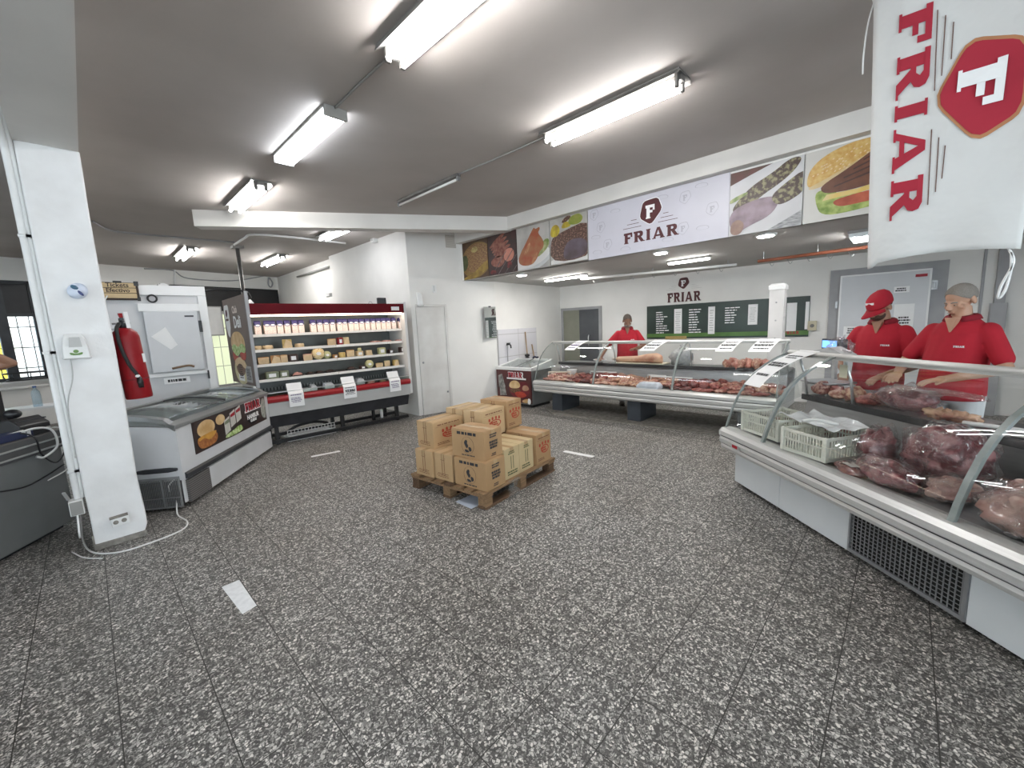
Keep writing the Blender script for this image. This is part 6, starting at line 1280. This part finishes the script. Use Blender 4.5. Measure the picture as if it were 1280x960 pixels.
# fittings over the white door
def on_dw(name, label, cat, px, py): p = onplane(px, py, DW0, DWD); return thing(name, label, cat, (p.x,p.y,p.z), DWR)
t = on_dw('emergency_lamp', 'white rounded emergency lamp above the left side of the white door', 'lamp', 523.5, 374); MB().prism([(-.055,-.11),(.055,-.11),(.03,.10),(-.05,.12)], -.09, 0, 'xz').build('body', WHITE2, t, bevel=.02); MB().box(-.06,-.07,-.13,.06,0,-.105).build('base', CASEG, t)
t = on_dw('thermostat', 'small white box on the wall above the white door', 'box', 542.5, 361); MB().box(-.035,-.04,-.07,.035,0,.07).build('body', WHITE2, t, bevel=.006); MB().box(-.02,-.043,-.05,-.01,-.04,.05).build('indicator', CASEG, t)
t = on_dw('vent_cover', 'faint beige vent cover high on the wall by the diagonal beam', 'vent', 563, 302); MB().box(-.1,-.012,-.11,.1,0,.11).build('cover', mat('beige_cover', (.56,.52,.47), .6, var=.1), t); MB().box(-.08,-.015,-.09,.08,-.012,.09).build('grille', stripe_mat('vent_lines', (.56,.52,.47), (.42,.39,.35), 2, .03, .3), t)
# ------------------------------------------------------------------ chest freezer beside the far counter
BROWNF = mat('chest_graphic_brown', (.055,.018,.018), .4, col2=(.11,.022,.022), scale=4)
t = thing('chest_freezer', 'small chest freezer with sloped glass top and a red brown burger graphic', 'freezer', (5.63,5.88,0), R(-90)); w_ = .95
MB().box(0.02,0.02,.05,w_-.02,.62,.70).build('body', FZG, t, bevel=.02); MB().box(.06,.06,0,w_-.06,.58,.05).build('plinth', BLACK, t)
fp = MB().box(.015,0,.08,w_-.03,.02,.70).build('graphic_panel', BROWNF, t)
lidz = lambda y: .745+.12*y/.64
f = MB(); 
for x0, x1 in ((0,.05),(w_-.05,w_)): f.prism([(-.01,.70),(-.01,.75),(.64,.87),(.64,.70)], x0, x1, 'yz')
f.prism([(-.015,.70),(-.015,.752),(.03,.76),(.03,.70)], 0, w_, 'yz').prism([(.60,.70),(.60,.868),(.64,.87),(.64,.70)], 0, w_, 'yz'); f.build('lid_frame', WHITE2, t, bevel=.005)
for x0, x1, dz_ in ((.05,.49,.0),(.47,w_-.05,-.012)):
    g = MB(); g.loft([[(x0,y,lidz(y)-.01+dz_),(x1,y,lidz(y)-.01+dz_)] for y in (.03,.2,.4,.6)], caps=False, closed=False); g.build('glass_lid', glass_mat('freezer_lid_glass'), t)
MB().prism([(.02,lidz(.02)),(.60,lidz(.6)),(.60,lidz(.6)+.012),(.02,lidz(.02)+.012)], .465, .49, 'yz').build('lid_edge', FZG, t)
y = -.001
lb = MB(); hh = .10; sx = .36/word_width('FRIAR', hh, .10); letters(lb, 'FRIAR', .335, .545, hh*1.22, y-.001, y-.003, .045, sx*.98); lb.box(.30,y-.001,.525,.80,y-.003,.555); lb.build('letter_outline', WHITEP, fp); lb = MB(); letters(lb, 'FRIAR', .345, .555, hh, y-.004, y-.006, .10, sx); lb.build('lettering', REDP, fp)
def fl_(n, poly, m, d): MB().prism(poly, y-d, y-d-.001, 'xz').build(n, m, fp)
fl_('printed_red_glow', blob([(.33,.42),(.7,.50),(.86,.46),(.88,.2),(.5,.16),(.36,.25)]), mat('print_red_glow', (.20,.02,.03), .4, var=.4, scale=6), .0002)
fl_('printed_bun', blob([(.34,.36),(.38,.47),(.5,.51),(.62,.48),(.66,.38),(.5,.34)]), BUN, .0012); fl_('printed_bun', blob([(.68,.33),(.72,.42),(.82,.43),(.88,.36),(.8,.31)]), mat('print_small_bun', (.40,.20,.12), .4, col2=(.5,.3,.2), scale=9), .0012); fl_('printed_patty', blob([(.36,.34),(.66,.36),(.66,.27),(.38,.25)]), PATTY, .0022); fl_('printed_tomato', blob([(.46,.27),(.7,.31),(.84,.22),(.6,.16)]), TOMA, .0032); fl_('printed_bun', blob([(.68,.13),(.84,.18),(.86,.09),(.7,.085)]), BUN, .004)
for k, z in enumerate((.52,.36)): fl_('printed_pack', [(.07+.02*k,z-.18),(.25+.03*k,z-.16),(.17+.04*k,z+.10),(.06+.03*k,z+.06)], mat('print_grey_pack', (.40,.39,.36), .4, col2=(.12,.12,.12), scale=16), .0012+.001*k)
MB().ell((.86,-.004,.12), (.045,.003,.06)).build('white_mark', WHITEP, fp, True)
tag(MB().box(-.03,-.03,0,.03,.03,.02).lathe([(.02,.02),(.05,.04),(.055,.07),(.01,.09)], n=10).build('black_cup', BLACK, None, loc=(6.30,5.62,.872)), 'small dark cup on the back edge of the chest freezer by the brooms', 'cup')
tag(MB().tube(spline([(-.05,0,.01),(0,.02,.03),(.06,0,.012),(.12,.02,.012)],5), .018, 7).build('black_cloth', mat('navy_cloth', (.02,.022,.05), .9, var=.3), None, True, loc=(6.28,5.40,.872)), 'small dark blue rag beside the black cup on the chest freezer', 'rag')
MOP = mat('broom_wood', (.36,.24,.13), .6, var=.25, scale=12)
for k, (x, y2, l, dx, dy, lab) in enumerate(((6.62,5.85,1.40,.0,.09,'taller wooden broom handle leaning on the tiled dado'),(6.98,5.90,1.12,-.12,.07,'shorter wooden broom handle leaning on the tiled dado'))):
    t = thing('broom', lab, 'broom', (x,y2,0)); MB().tube([(0,0,.12),(dx,dy,l)], .013, 8).build('handle', MOP, t, True); MB().loft([[(-.12*s,-.03,z),(.12*s,-.03,z),(.12*s,.03,z),(-.12*s,.03,z)] for z, s in ((0,1.1),(.1,.9),(.15,.3))]).build('head', DKW if k else mat('straw', (.40,.30,.12), .9, var=.3), t)
q = onplane(632,431,(5.725,5.904),(2.78,.295)); t = thing('wall_tap', 'black wall tap on the tiled dado above the chest freezer', 'tap', (q.x,q.y-.03,q.z), math.atan2(.295,2.78)); MB().tube(spline([(0,0,0),(0,-.06,.01),(0,-.10,-.01),(0,-.11,-.07)],5), .016, 8).build('spout', BLACK, t, True); MB().box(-.05,-.06,.02,.05,-.04,.04).build('lever', BLACK, t); MB().tube([(0,-.02,-.02),(0,-.012,-.5)], .008, 6).build('pipe', GREYM, t, True)
# ------------------------------------------------------------------ hanging flag
FX = 3.2; FY0 = .24
CLOTH = mat('flag_cloth', (.66,.655,.64), .85, var=.05, scale=3, bump=.9, bscale=11)
FRED = mat('flag_print_red', (.40,.018,.04), .8, var=.1, scale=6); FGOLD = mat('flag_print_gold', (.48,.22,.10), .8, var=.1)
def fxz(px, py): p = onplane(px, py, (FX,0), (0,1)); return FY0-p.y, p.z
t = thing('hanging_flag', 'white cloth flag with red sideways lettering hanging at the top right', 'flag', (FX,FY0,0), R(-90))
def fy(x, z): return .014*math.sin(x*9+z*1.3)+.011*math.sin(z*5.2+x*3)+.05*max(0,(2.15-z))*math.sin(x*17+1+z*4)+.002*math.sin(x*21+z*9)
def edge(z):      # left and right border of the cloth at height z
    k = (z-1.80)/1.40; return .0+.055*(1-k), .655-.03*(1-k)*1.3
b = MB(); rows = []
zt_, nx, nz = 3.20, 26, 44
for j in range(nz+1):
    row = []
    for i in range(nx+1):
        u = i/nx; v = j/nz; zb_ = 1.80+.03*math.sin(u*3)-.02*(u < .06); z = zb_+(zt_+.03*math.cos(u*6.283)-.03-zb_)*v; l, r = edge(z); x = l+(r-l)*u
        row.append((x, fy(x,z), z))
    rows.append(row)
b.loft(rows, closed=False, caps=False); fo = b.build('cloth', CLOTH, t, True); so = fo.modifiers.new('cloth_thickness', 'SOLIDIFY'); so.thickness = .0015; so.offset = 1
x0, zt0 = fxz(1112,26); x1, zb0 = fxz(1106,276); xr, _ = fxz(1148,40)
def drape(bm, off):
    bm.v = [(x, y+fy(x,z)-off, z) for x, y, z in bm.v]; return bm
h = .125; Lz = zt0-zb0; sx = Lz/word_width('FRIAR', h, .14)
M2 = lambda p: (.105+.035*(1-(zt0-p[0]-1.8)/1.4)+p[1], zt0-p[0])
lb = MB(); letters(lb, 'FRIAR', 0, 0, h, 0, -.001, .14, sx, M2); drape(lb, .008).build('lettering', FRED, t)
cx, cz = fxz(1224,108); BS = .20
MB2 = lambda s: (lambda p: (cx+p[1]*s*.76, cz-p[0]*s*1.25))
for nme, s, off, m_ in (('badge_border', 1.06, .007, FGOLD), ('badge', .98, .010, FRED)):
    q = MB(); q.loft([[(MB2(BS*s*f)(p)[0], 0, MB2(BS*s*f)(p)[1]) for p in BADGE] for f in (1,.85,.7,.55,.4,.25,.1,.02)], caps=False); drape(q, off).build(nme, m_, t, True)
fb = MB(); letters(fb, 'F', -.42, -.5, 1.05, 0, -.001, M2=lambda p: MB2(BS)(p)); drape(fb, .016).build('badge_letter', WHITEP, t)
GR = mat('flag_rule_brown', (.16,.09,.07), .8, var=.1)
for k, ((xa_, ya_), (xb_, yb_)) in enumerate((((1172,14),(1168,114)),((1182,20),(1177,95)),((1192,28),(1189,74)),((1164.5,162),(1159.5,257)),((1173.5,172),(1169,241)),((1181.5,182),(1177,224)))):
    A, B_ = fxz(xa_,ya_), fxz(xb_,yb_); q = MB(); n_ = 8
    for i in range(n_): u0, u1 = i/n_, (i+1)/n_; p, r_ = [(A[0]+(B_[0]-A[0])*u, A[1]+(B_[1]-A[1])*u) for u in (u0,u1)]; q.prism([(p[0]-.0022,p[1]),(p[0]+.0022,p[1]),(r_[0]+.0022,r_[1]),(r_[0]-.0022,r_[1])], 0, -.0008, 'xz')
    drape(q, .006).build('rule', GR, t)
MB().tube(spline([(.0,.0,3.19),(-.02,.01,3.10),(-.03,.01,2.95),(-.028,.01,2.85)],5), .004, 6).build('tie_string', WHITE2, t, True)
MB().tube([(.0,.0,3.185),(-.02,.0,3.27)], .004, 6).build('tie_string', WHITE2, t, True); MB().tube([(.655,.0,3.185),(.66,.0,3.27)], .004, 6).build('tie_string', WHITE2, t, True)
xe, ze = fxz(1265,310); MB().tube(spline([(xe-.01,.0,ze),(xe+.01,.0,ze-.07),(xe-.02,.0,ze-.18),(xe-.025,.0,ze-.24),(xe-.005,.0,ze-.2),(xe+.005,.0,ze-.1),(xe+.0,.0,ze-.02)],6), .006, 6).build('tie_string', WHITE2, t, True)
# wall television behind the flag
q = onplane(1262,318,(6.4,-.9),(0,1)); t = thing('television', 'black television corner hanging behind the flag at the right edge', 'television', (6.4,-.93,2.02), R(-84))
MB().box(-.02,0,-.03,.75,.06,.40).build('housing', BLACK, t, bevel=.008); MB().box(.02,-.004,.02,.71,0,.37).build('screen', lamp_mat('lit_screen', (.22,.34,.38), .8), t); MB().tube([(.35,.04,.40),(.35,.04,.40)], .02, 6); MB().box(.32,.02,.37,.38,.06,.41).build('ceiling_bracket', DARK, t)
# ------------------------------------------------------------------ people
def solid(mb, name, m, voxel, parent, smooth_it=4):
    """union of overlapping closed shapes as one continuous smooth surface"""
    me = mb.mesh(name, m, True); o = bpy.data.objects.new(name, me); C.objects.link(o)
    r = o.modifiers.new('remesh', 'REMESH'); r.mode = 'VOXEL'; r.voxel_size = voxel; r.use_smooth_shade = True
    s = o.modifiers.new('smooth', 'SMOOTH'); s.iterations = smooth_it; s.factor = .5
    me2 = bpy.data.meshes.new_from_object(o.evaluated_get(bpy.context.evaluated_depsgraph_get()))
    bpy.data.objects.remove(o); me2.materials.clear(); me2.materials.append(m)
    me2.polygons.foreach_set('use_smooth', [True]*len(me2.polygons))
    o = bpy.data.objects.new(name, me2); C.objects.link(o); o.parent = parent; return o
def limb(b, pts, rs, n=12):
    for (p, q), (r0_, r1_) in zip(zip(pts, pts[1:]), zip(rs, rs[1:])): b.tube([p, q], [r0_, r1_], n)
    for p, r_ in zip(pts, rs): b.ell(p, r_, nu=12, nv=8)
def hand(b, wrist, d, side, curl=.5, up=(0,0,1)):
    """palm, four unequal bent fingers and a thumb leaving the side of the palm"""
    w = Vector(wrist); d = Vector(d).normalized(); nrm = Vector(up); nrm = (nrm-d*nrm.dot(d)).normalized(); lat = d.cross(nrm)*side
    M = Matrix((d, lat, nrm)).transposed()
    b.ell(w+d*.045, (.055,.042,.017), M, 12, 8); b.tube([w-d*.02, w+d*.03], [.026,.03], 10)
    for k, (L, off) in enumerate(((.070,.030),(.080,.010),(.075,-.010),(.058,-.029))):
        p = w+d*.082+lat*off; dirv = (d+lat*off*2.2).normalized(); pts = [p]; a = curl*.35
        for s, f in ((.45,1.0),(.32,1.1),(.25,.9)):
            dirv = (dirv*math.cos(a*f)-nrm*math.sin(a*f)).normalized(); p = p+dirv*L*s; pts.append(p)
        limb(b, [w+d*.05+lat*off*.8]+pts, [.011,.0105,.0095,.0088,.0078], 8)
    q = w+d*.018+lat*.034; limb(b, [q, q+d*.030+lat*.020-nrm*.008, q+d*.058+lat*.022-nrm*.018], [.014,.0115,.0095], 8)
def head_frame(H, yaw, pitch): return Matrix.Translation((0,.012,.865*H))@Matrix.Rotation(R(yaw),4,'Z')@Matrix.Rotation(R(pitch),4,'X')
SHIRT = mat('red_polo_cloth', (.40,.008,.022), .85, col2=(.33,.006,.018), scale=7, bump=.25, bscale=14); SHIRTD = mat('dark_red_collar', (.22,.004,.014), .85, var=.2, scale=9)
TROU = mat('white_trouser_cloth', (.66,.67,.68), .85, var=.1, scale=6, bump=.2, bscale=12); SHOE = mat('brown_shoe_leather', (.05,.03,.02), .5, var=.3, scale=9); EYEW = mat('eye_white', (.34,.31,.28), .3); EYED = mat('eye_dark', (.012,.009,.008), .2)
def person(label, x, y, rz, H, skin, hairm, arms, yaw, pitch, hair='short', belly=0., group=None, stubble=None, sleeve=.74):
    t = thing('person', label, 'person', (x,y,0), rz, group); k = H/1.72
    b = MB(); S = lambda *p: tuple(q*k for q in p)
    def ring(z, rx, ry, cy=0., n=20): return [(rx*k*math.cos(a), cy*k+ry*k*math.sin(a), z*k) for a in [2*math.pi*i/n for i in range(n)]]
    tor = [(.84,.155,.11,.0),(.92,.165,.118,.005),(1.04,.148,.105-.0,-.004),(1.16,.160,.115,-.004),(1.28,.164,.112,.0),(1.34,.160,.094,.006),(1.39,.13,.078,.010),(1.445,.085,.064,.012),(1.47,.058,.058,.012)]
    b.loft([ring(*q) for q in tor])
    HM = head_frame(H, yaw, pitch)
    b.tube([S(0,.012,1.42), S(0,.0,1.50), tuple(HM@Vector((0,0,.05)))], [.062*k,.056*k,.055*k], 14)
    # head, face towards -y
    hd = MB(); hd.ell((0,.012,.135), (.076,.096,.088)); hd.ell((0,-.03,.065), (.056,.062,.068)); hd.ell((0,-.052,.022), (.032,.028,.022)); hd.ell((0,-.062,.098), (.056,.028,.022))
    hd.tube([(0,-.086,.105),(0,-.103,.072),(0,-.112,.060)], [.009,.012,.014], 8); hd.ell((0,-.102,.058), (.018,.014,.010)); hd.ell((0,-.086,.036), (.024,.010,.006)); hd.ell((0,-.083,.026), (.020,.010,.007))
    for s in (-1,1):
        hd.ell((s*.076,.018,.092), (.010,.020,.032)); hd.ell((s*.030,-.072,.088), (.014,.010,.009)); hd.ell((s*.045,-.055,.066), (.022,.022,.02))
    hd.xf(HM@Matrix.Scale(k,4)); b.add(hd.v, hd.f)
    # limbs
    sh = MB(); tr = MB()
    for sd, (el, wr, hd_, curl) in zip((-1,1), arms):
        s0 = Vector(S(sd*.168,.006,1.345)); e0 = Vector(S(*el)); w0 = Vector(S(*wr))
        limb(b, [s0, s0.lerp(e0,.5), e0, e0.lerp(w0,.35), w0], [.050*k,.045*k,.038*k,.038*k,.026*k]); hand(b, w0, hd_, -sd, curl)
        limb(sh, [s0+Vector((-sd*.006,0,.004)), s0.lerp(e0,.45*sleeve/.74), s0.lerp(e0,sleeve)], [.066*k,.063*k,.062*k])
    for sd in (-1,1):
        limb(b, [S(sd*.09,.0,.86), S(sd*.10,-.01,.48), S(sd*.10,.01,.08)], [.085*k,.056*k,.042*k]); b.ell(S(sd*.105,-.07,.045), (.045*k,.12*k,.04*k))
        limb(tr, [S(sd*.09,.0,.87), S(sd*.10,-.01,.48), S(sd*.10,.01,.09)], [.098*k,.076*k,.068*k])
    body = solid(b, 'body', skin, .0062, t, 3)
    # clothes
    def rg(z, rx, ry, cy=0.): return ring(z, rx+.016, ry+.018, cy)
    bl = belly
    sh.loft([rg(.83,.172,.128+bl*.5,-bl*.4), rg(.92,.176,.130+bl,-bl*.7), rg(1.04,.168,.122+bl,-bl*.6), rg(1.16,.170,.122+bl*.5,-bl*.3), rg(1.28,.170,.118), rg(1.34,.168,.102,.006), rg(1.385,.140,.084,.010), rg(1.425,.096,.068,.012), rg(1.452,.068,.056,.012)])
    solid(sh, 'polo_shirt', SHIRT, .009, t, 4)
    tr.loft([ring(z, rx, ry) for z, rx, ry in ((.80,.16,.12),(.90,.176,.130),(.97,.17,.125))]); solid(tr, 'trousers', TROU, .012, t, 3)
    for sd in (-1,1):
        f = MB(); f.ell(S(sd*.105,-.07,.042), (.052*k,.135*k,.045*k)); f.v = [(p[0],p[1],max(p[2],.002)) for p in f.v]; f.box(sd*.105*k-.045,-.19*k,.0,sd*.105*k+.045,.055*k,.018); f.build('shoe', SHOE, t, True)
    # collar: folded band open at the throat, placket and small emblem
    c = MB(); rows = []
    for zz, rr in ((1.432,.092),(1.462,.084),(1.480,.078),(1.470,.092),(1.440,.106)):
        row = []
        for i in range(23):
            a = R(-68+316*i/22)+R(-90)+R(90-0); a = R(-90+22+316*i/22); row.append((rr*1.02*k*math.cos(a), (.012+rr*.86*math.sin(a))*k, (zz-.020*max(0,-math.sin(a)))*k))
        rows.append(row)
    c.loft(rows, caps=False, closed=False); co = c.build('collar', SHIRTD, t, True); sm = co.modifiers.new('cloth_thickness', 'SOLIDIFY'); sm.thickness = .004
    MB().prism([(-.040*k,1.455*k),(.040*k,1.455*k),(.005*k,1.345*k),(-.005*k,1.345*k)], -.112*k, -.07*k, 'xz').build('open_neck', skin, t, bevel=.004)
    e = MB(); letters(e, 'FRIAR', .055*k, 1.235*k, .014, -.152*k, -.156*k, .14); e.build('chest_emblem', WHITEP, t)
    # hair, brows, eyes
    hm = HM@Matrix.Scale(k,4)
    if hair != 'none':
        h = MB(); vs = []; rings = []
        for j in range(13):
            th = math.pi*((.02 if hair == 'short' else .36)+(.60 if hair == 'short' else .26)*j/12); ringv = []
            for i in range(26):
                a = 2*math.pi*i/26; front = max(0,-math.sin(a)); thm = th*(1-.40*front**1.2)*(1+.05*noise.noise(Vector((a*2.2,j*.1,H)))*(j/12)) if hair == 'short' else th; sk_ = 1 if hair == 'short' else 1-.22*front; ringv.append((.0785*sk_*math.sin(thm)*math.cos(a), .012+.099*sk_*math.sin(thm)*math.sin(a), .135+.0915*math.cos(thm)))
            rings.append(ringv)
        h.loft(rings, caps=False); h.add([], []); ho = h.xf(hm).build('hair', hairm, t, True); sm = ho.modifiers.new('hair_thickness', 'SOLIDIFY'); sm.thickness = .006; sm.offset = 1
    if stubble:
        q = MB(); q.ell((0,-.036,.040), (.0575,.0585,.052)); q.xf(hm); q.build('stubble', stubble, t, True)
        q = MB(); q.tube(spline([(-.028,-.088,.030),(-.014,-.100,.044),(0,-.103,.046),(.014,-.100,.044),(.028,-.088,.030)],4), .0065, 6).xf(hm).build('moustache', stubble, t, True)
    for s in (-1,1):
        MB().ell((s*.030,-.0785,.0865), (.0105,.006,.0036)).xf(hm).build('eye', EYEW, t, True); MB().ell((s*.030,-.0838,.0855), (.0046,.003,.0032)).xf(hm).build('iris', EYED, t, True)
        MB().tube(spline([(s*.014,-.089,.103),(s*.03,-.089,.108),(s*.048,-.075,.104)],4), .0042, 6).xf(hm).build('eyebrow', hairm, t, True)
    MB().tube([(-.020,-.094,.031),(0,-.0965,.0315),(.020,-.094,.031)], .0022, 6).xf(hm).build('mouth', mat('lip_line', (.22,.08,.06), .5, var=.1), t, True)
    return t, hm
SK1 = mat('tan_skin', (.36,.19,.12), .5, var=.12, scale=9, sss=.06); SK2 = mat('light_tan_skin', (.47,.27,.18), .5, var=.12, scale=9, sss=.06); SK3 = mat('brown_skin', (.21,.105,.065), .5, var=.15, scale=9, sss=.05)
GREYH = mat('short_grey_hair', (.17,.15,.13), .85, col2=(.27,.245,.22), scale=260, bump=.4, bscale=300); DARKH = mat('short_dark_hair', (.018,.013,.010), .7, var=.4, scale=50); MIXH = mat('cropped_dark_grey_hair', (.06,.045,.035), .8, col2=(.12,.10,.085), scale=60)
# man in the red cap
cap_t, hm = person('man in a red polo and red cap looking down behind the near counter', 5.03, .16, R(-108), 1.70, SK1, DARKH,
    (((-.29,-.06,1.09),(-.13,-.31,.985),(.3,-1,-.25),.7), ((.30,-.05,1.08),(.14,-.30,.985),(-.35,-1,-.25),.7)), -22, 26, 'cap', .03, 'butchers in red polo shirts', mat('dark_stubble', (.09,.05,.035), .7, var=.2))
rings = []
for z, r_, y_ in ((.118,.0860,.0),(.135,.0875,.0),(.168,.0865,.002),(.200,.078,.005),(.226,.056,.008),(.240,.018,.010)):
    rings.append([(r_*math.cos(a), y_+.012+r_*1.27*math.sin(a), z+.012*math.sin(a)) for a in [2*math.pi*i/28 for i in range(28)]])
CAPM = mat('red_cap_cloth', (.36,.006,.02), .85, var=.12, scale=9)
cp = MB().loft(rings).xf(hm).build('cap', CAPM, cap_t, True)
br = MB(); rows = []
for f in (0,.5,1.0):
    row = []
    for i in range(15):
        a = R(205+130*i/14); rr = .085+.075*f*math.sin(math.pi*(i+.0)/14)**.7; row.append((.083*math.cos(a)*(1+.0*f), .010+rr*1.27*math.sin(a), .116-.012-.030*f*1.0+.006*math.cos((i-7)/7*1.5)))
    rows.append(row)
br.loft(rows, caps=False, closed=False); bo = br.xf(hm).build('brim', CAPM, cp, True); sm = bo.modifiers.new('brim_thickness', 'SOLIDIFY'); sm.thickness = .005
MB().box(-.034,-.1125,.152,.036,-.095,.170).xf(hm@Matrix.Rotation(R(-9),4,'X')).build('cap_lettering', WHITEP, cp)
# grey haired man at the right
person('grey haired bareheaded man in a red polo behind the right part of the near counter', 4.66, -.30, R(-122), 1.72, SK2, GREYH,
    (((-.28,-.10,1.10),(-.16,-.36,1.03),(.35,-1,-.2),.6), ((.31,-.06,1.09),(.10,-.30,1.01),(-.6,-1,-.15),.6)), -14, 16, 'short', .055, 'butchers in red polo shirts')
# man at the back, working at the cutting board
person('bearded man in a red polo behind the far meat counter with one arm stretched out', 6.80, 3.63, R(-60), 1.67, SK3, MIXH,
    (((-.37,-.05,1.13),(-.47,-.24,.95),(-.3,-1,-.35),.5), ((.30,-.08,1.13),(.13,-.27,1.08),(-.6,-.9,.1),.8)), 4, 20, 'short', .02, 'butchers in red polo shirts', mat('grey_stubble', (.20,.16,.14), .8, col2=(.3,.27,.25), scale=60))
# someone at the left edge, only a raised elbow in view
el = ray(15,454)*4.0
person('person at the left edge behind the cash desk, only a raised bare elbow in view', el.x-.43, el.y+.10, R(5), 1.72, SK1, DARKH,
    (((-.28,-.02,1.10),(-.2,-.2,.95),(.2,-1,-.3),.5), ((.42,-.12,EYE+el.z),(.20,-.16,1.60),(-.35,.0,1),.6)), 0, 8, 'short', sleeve=.36)
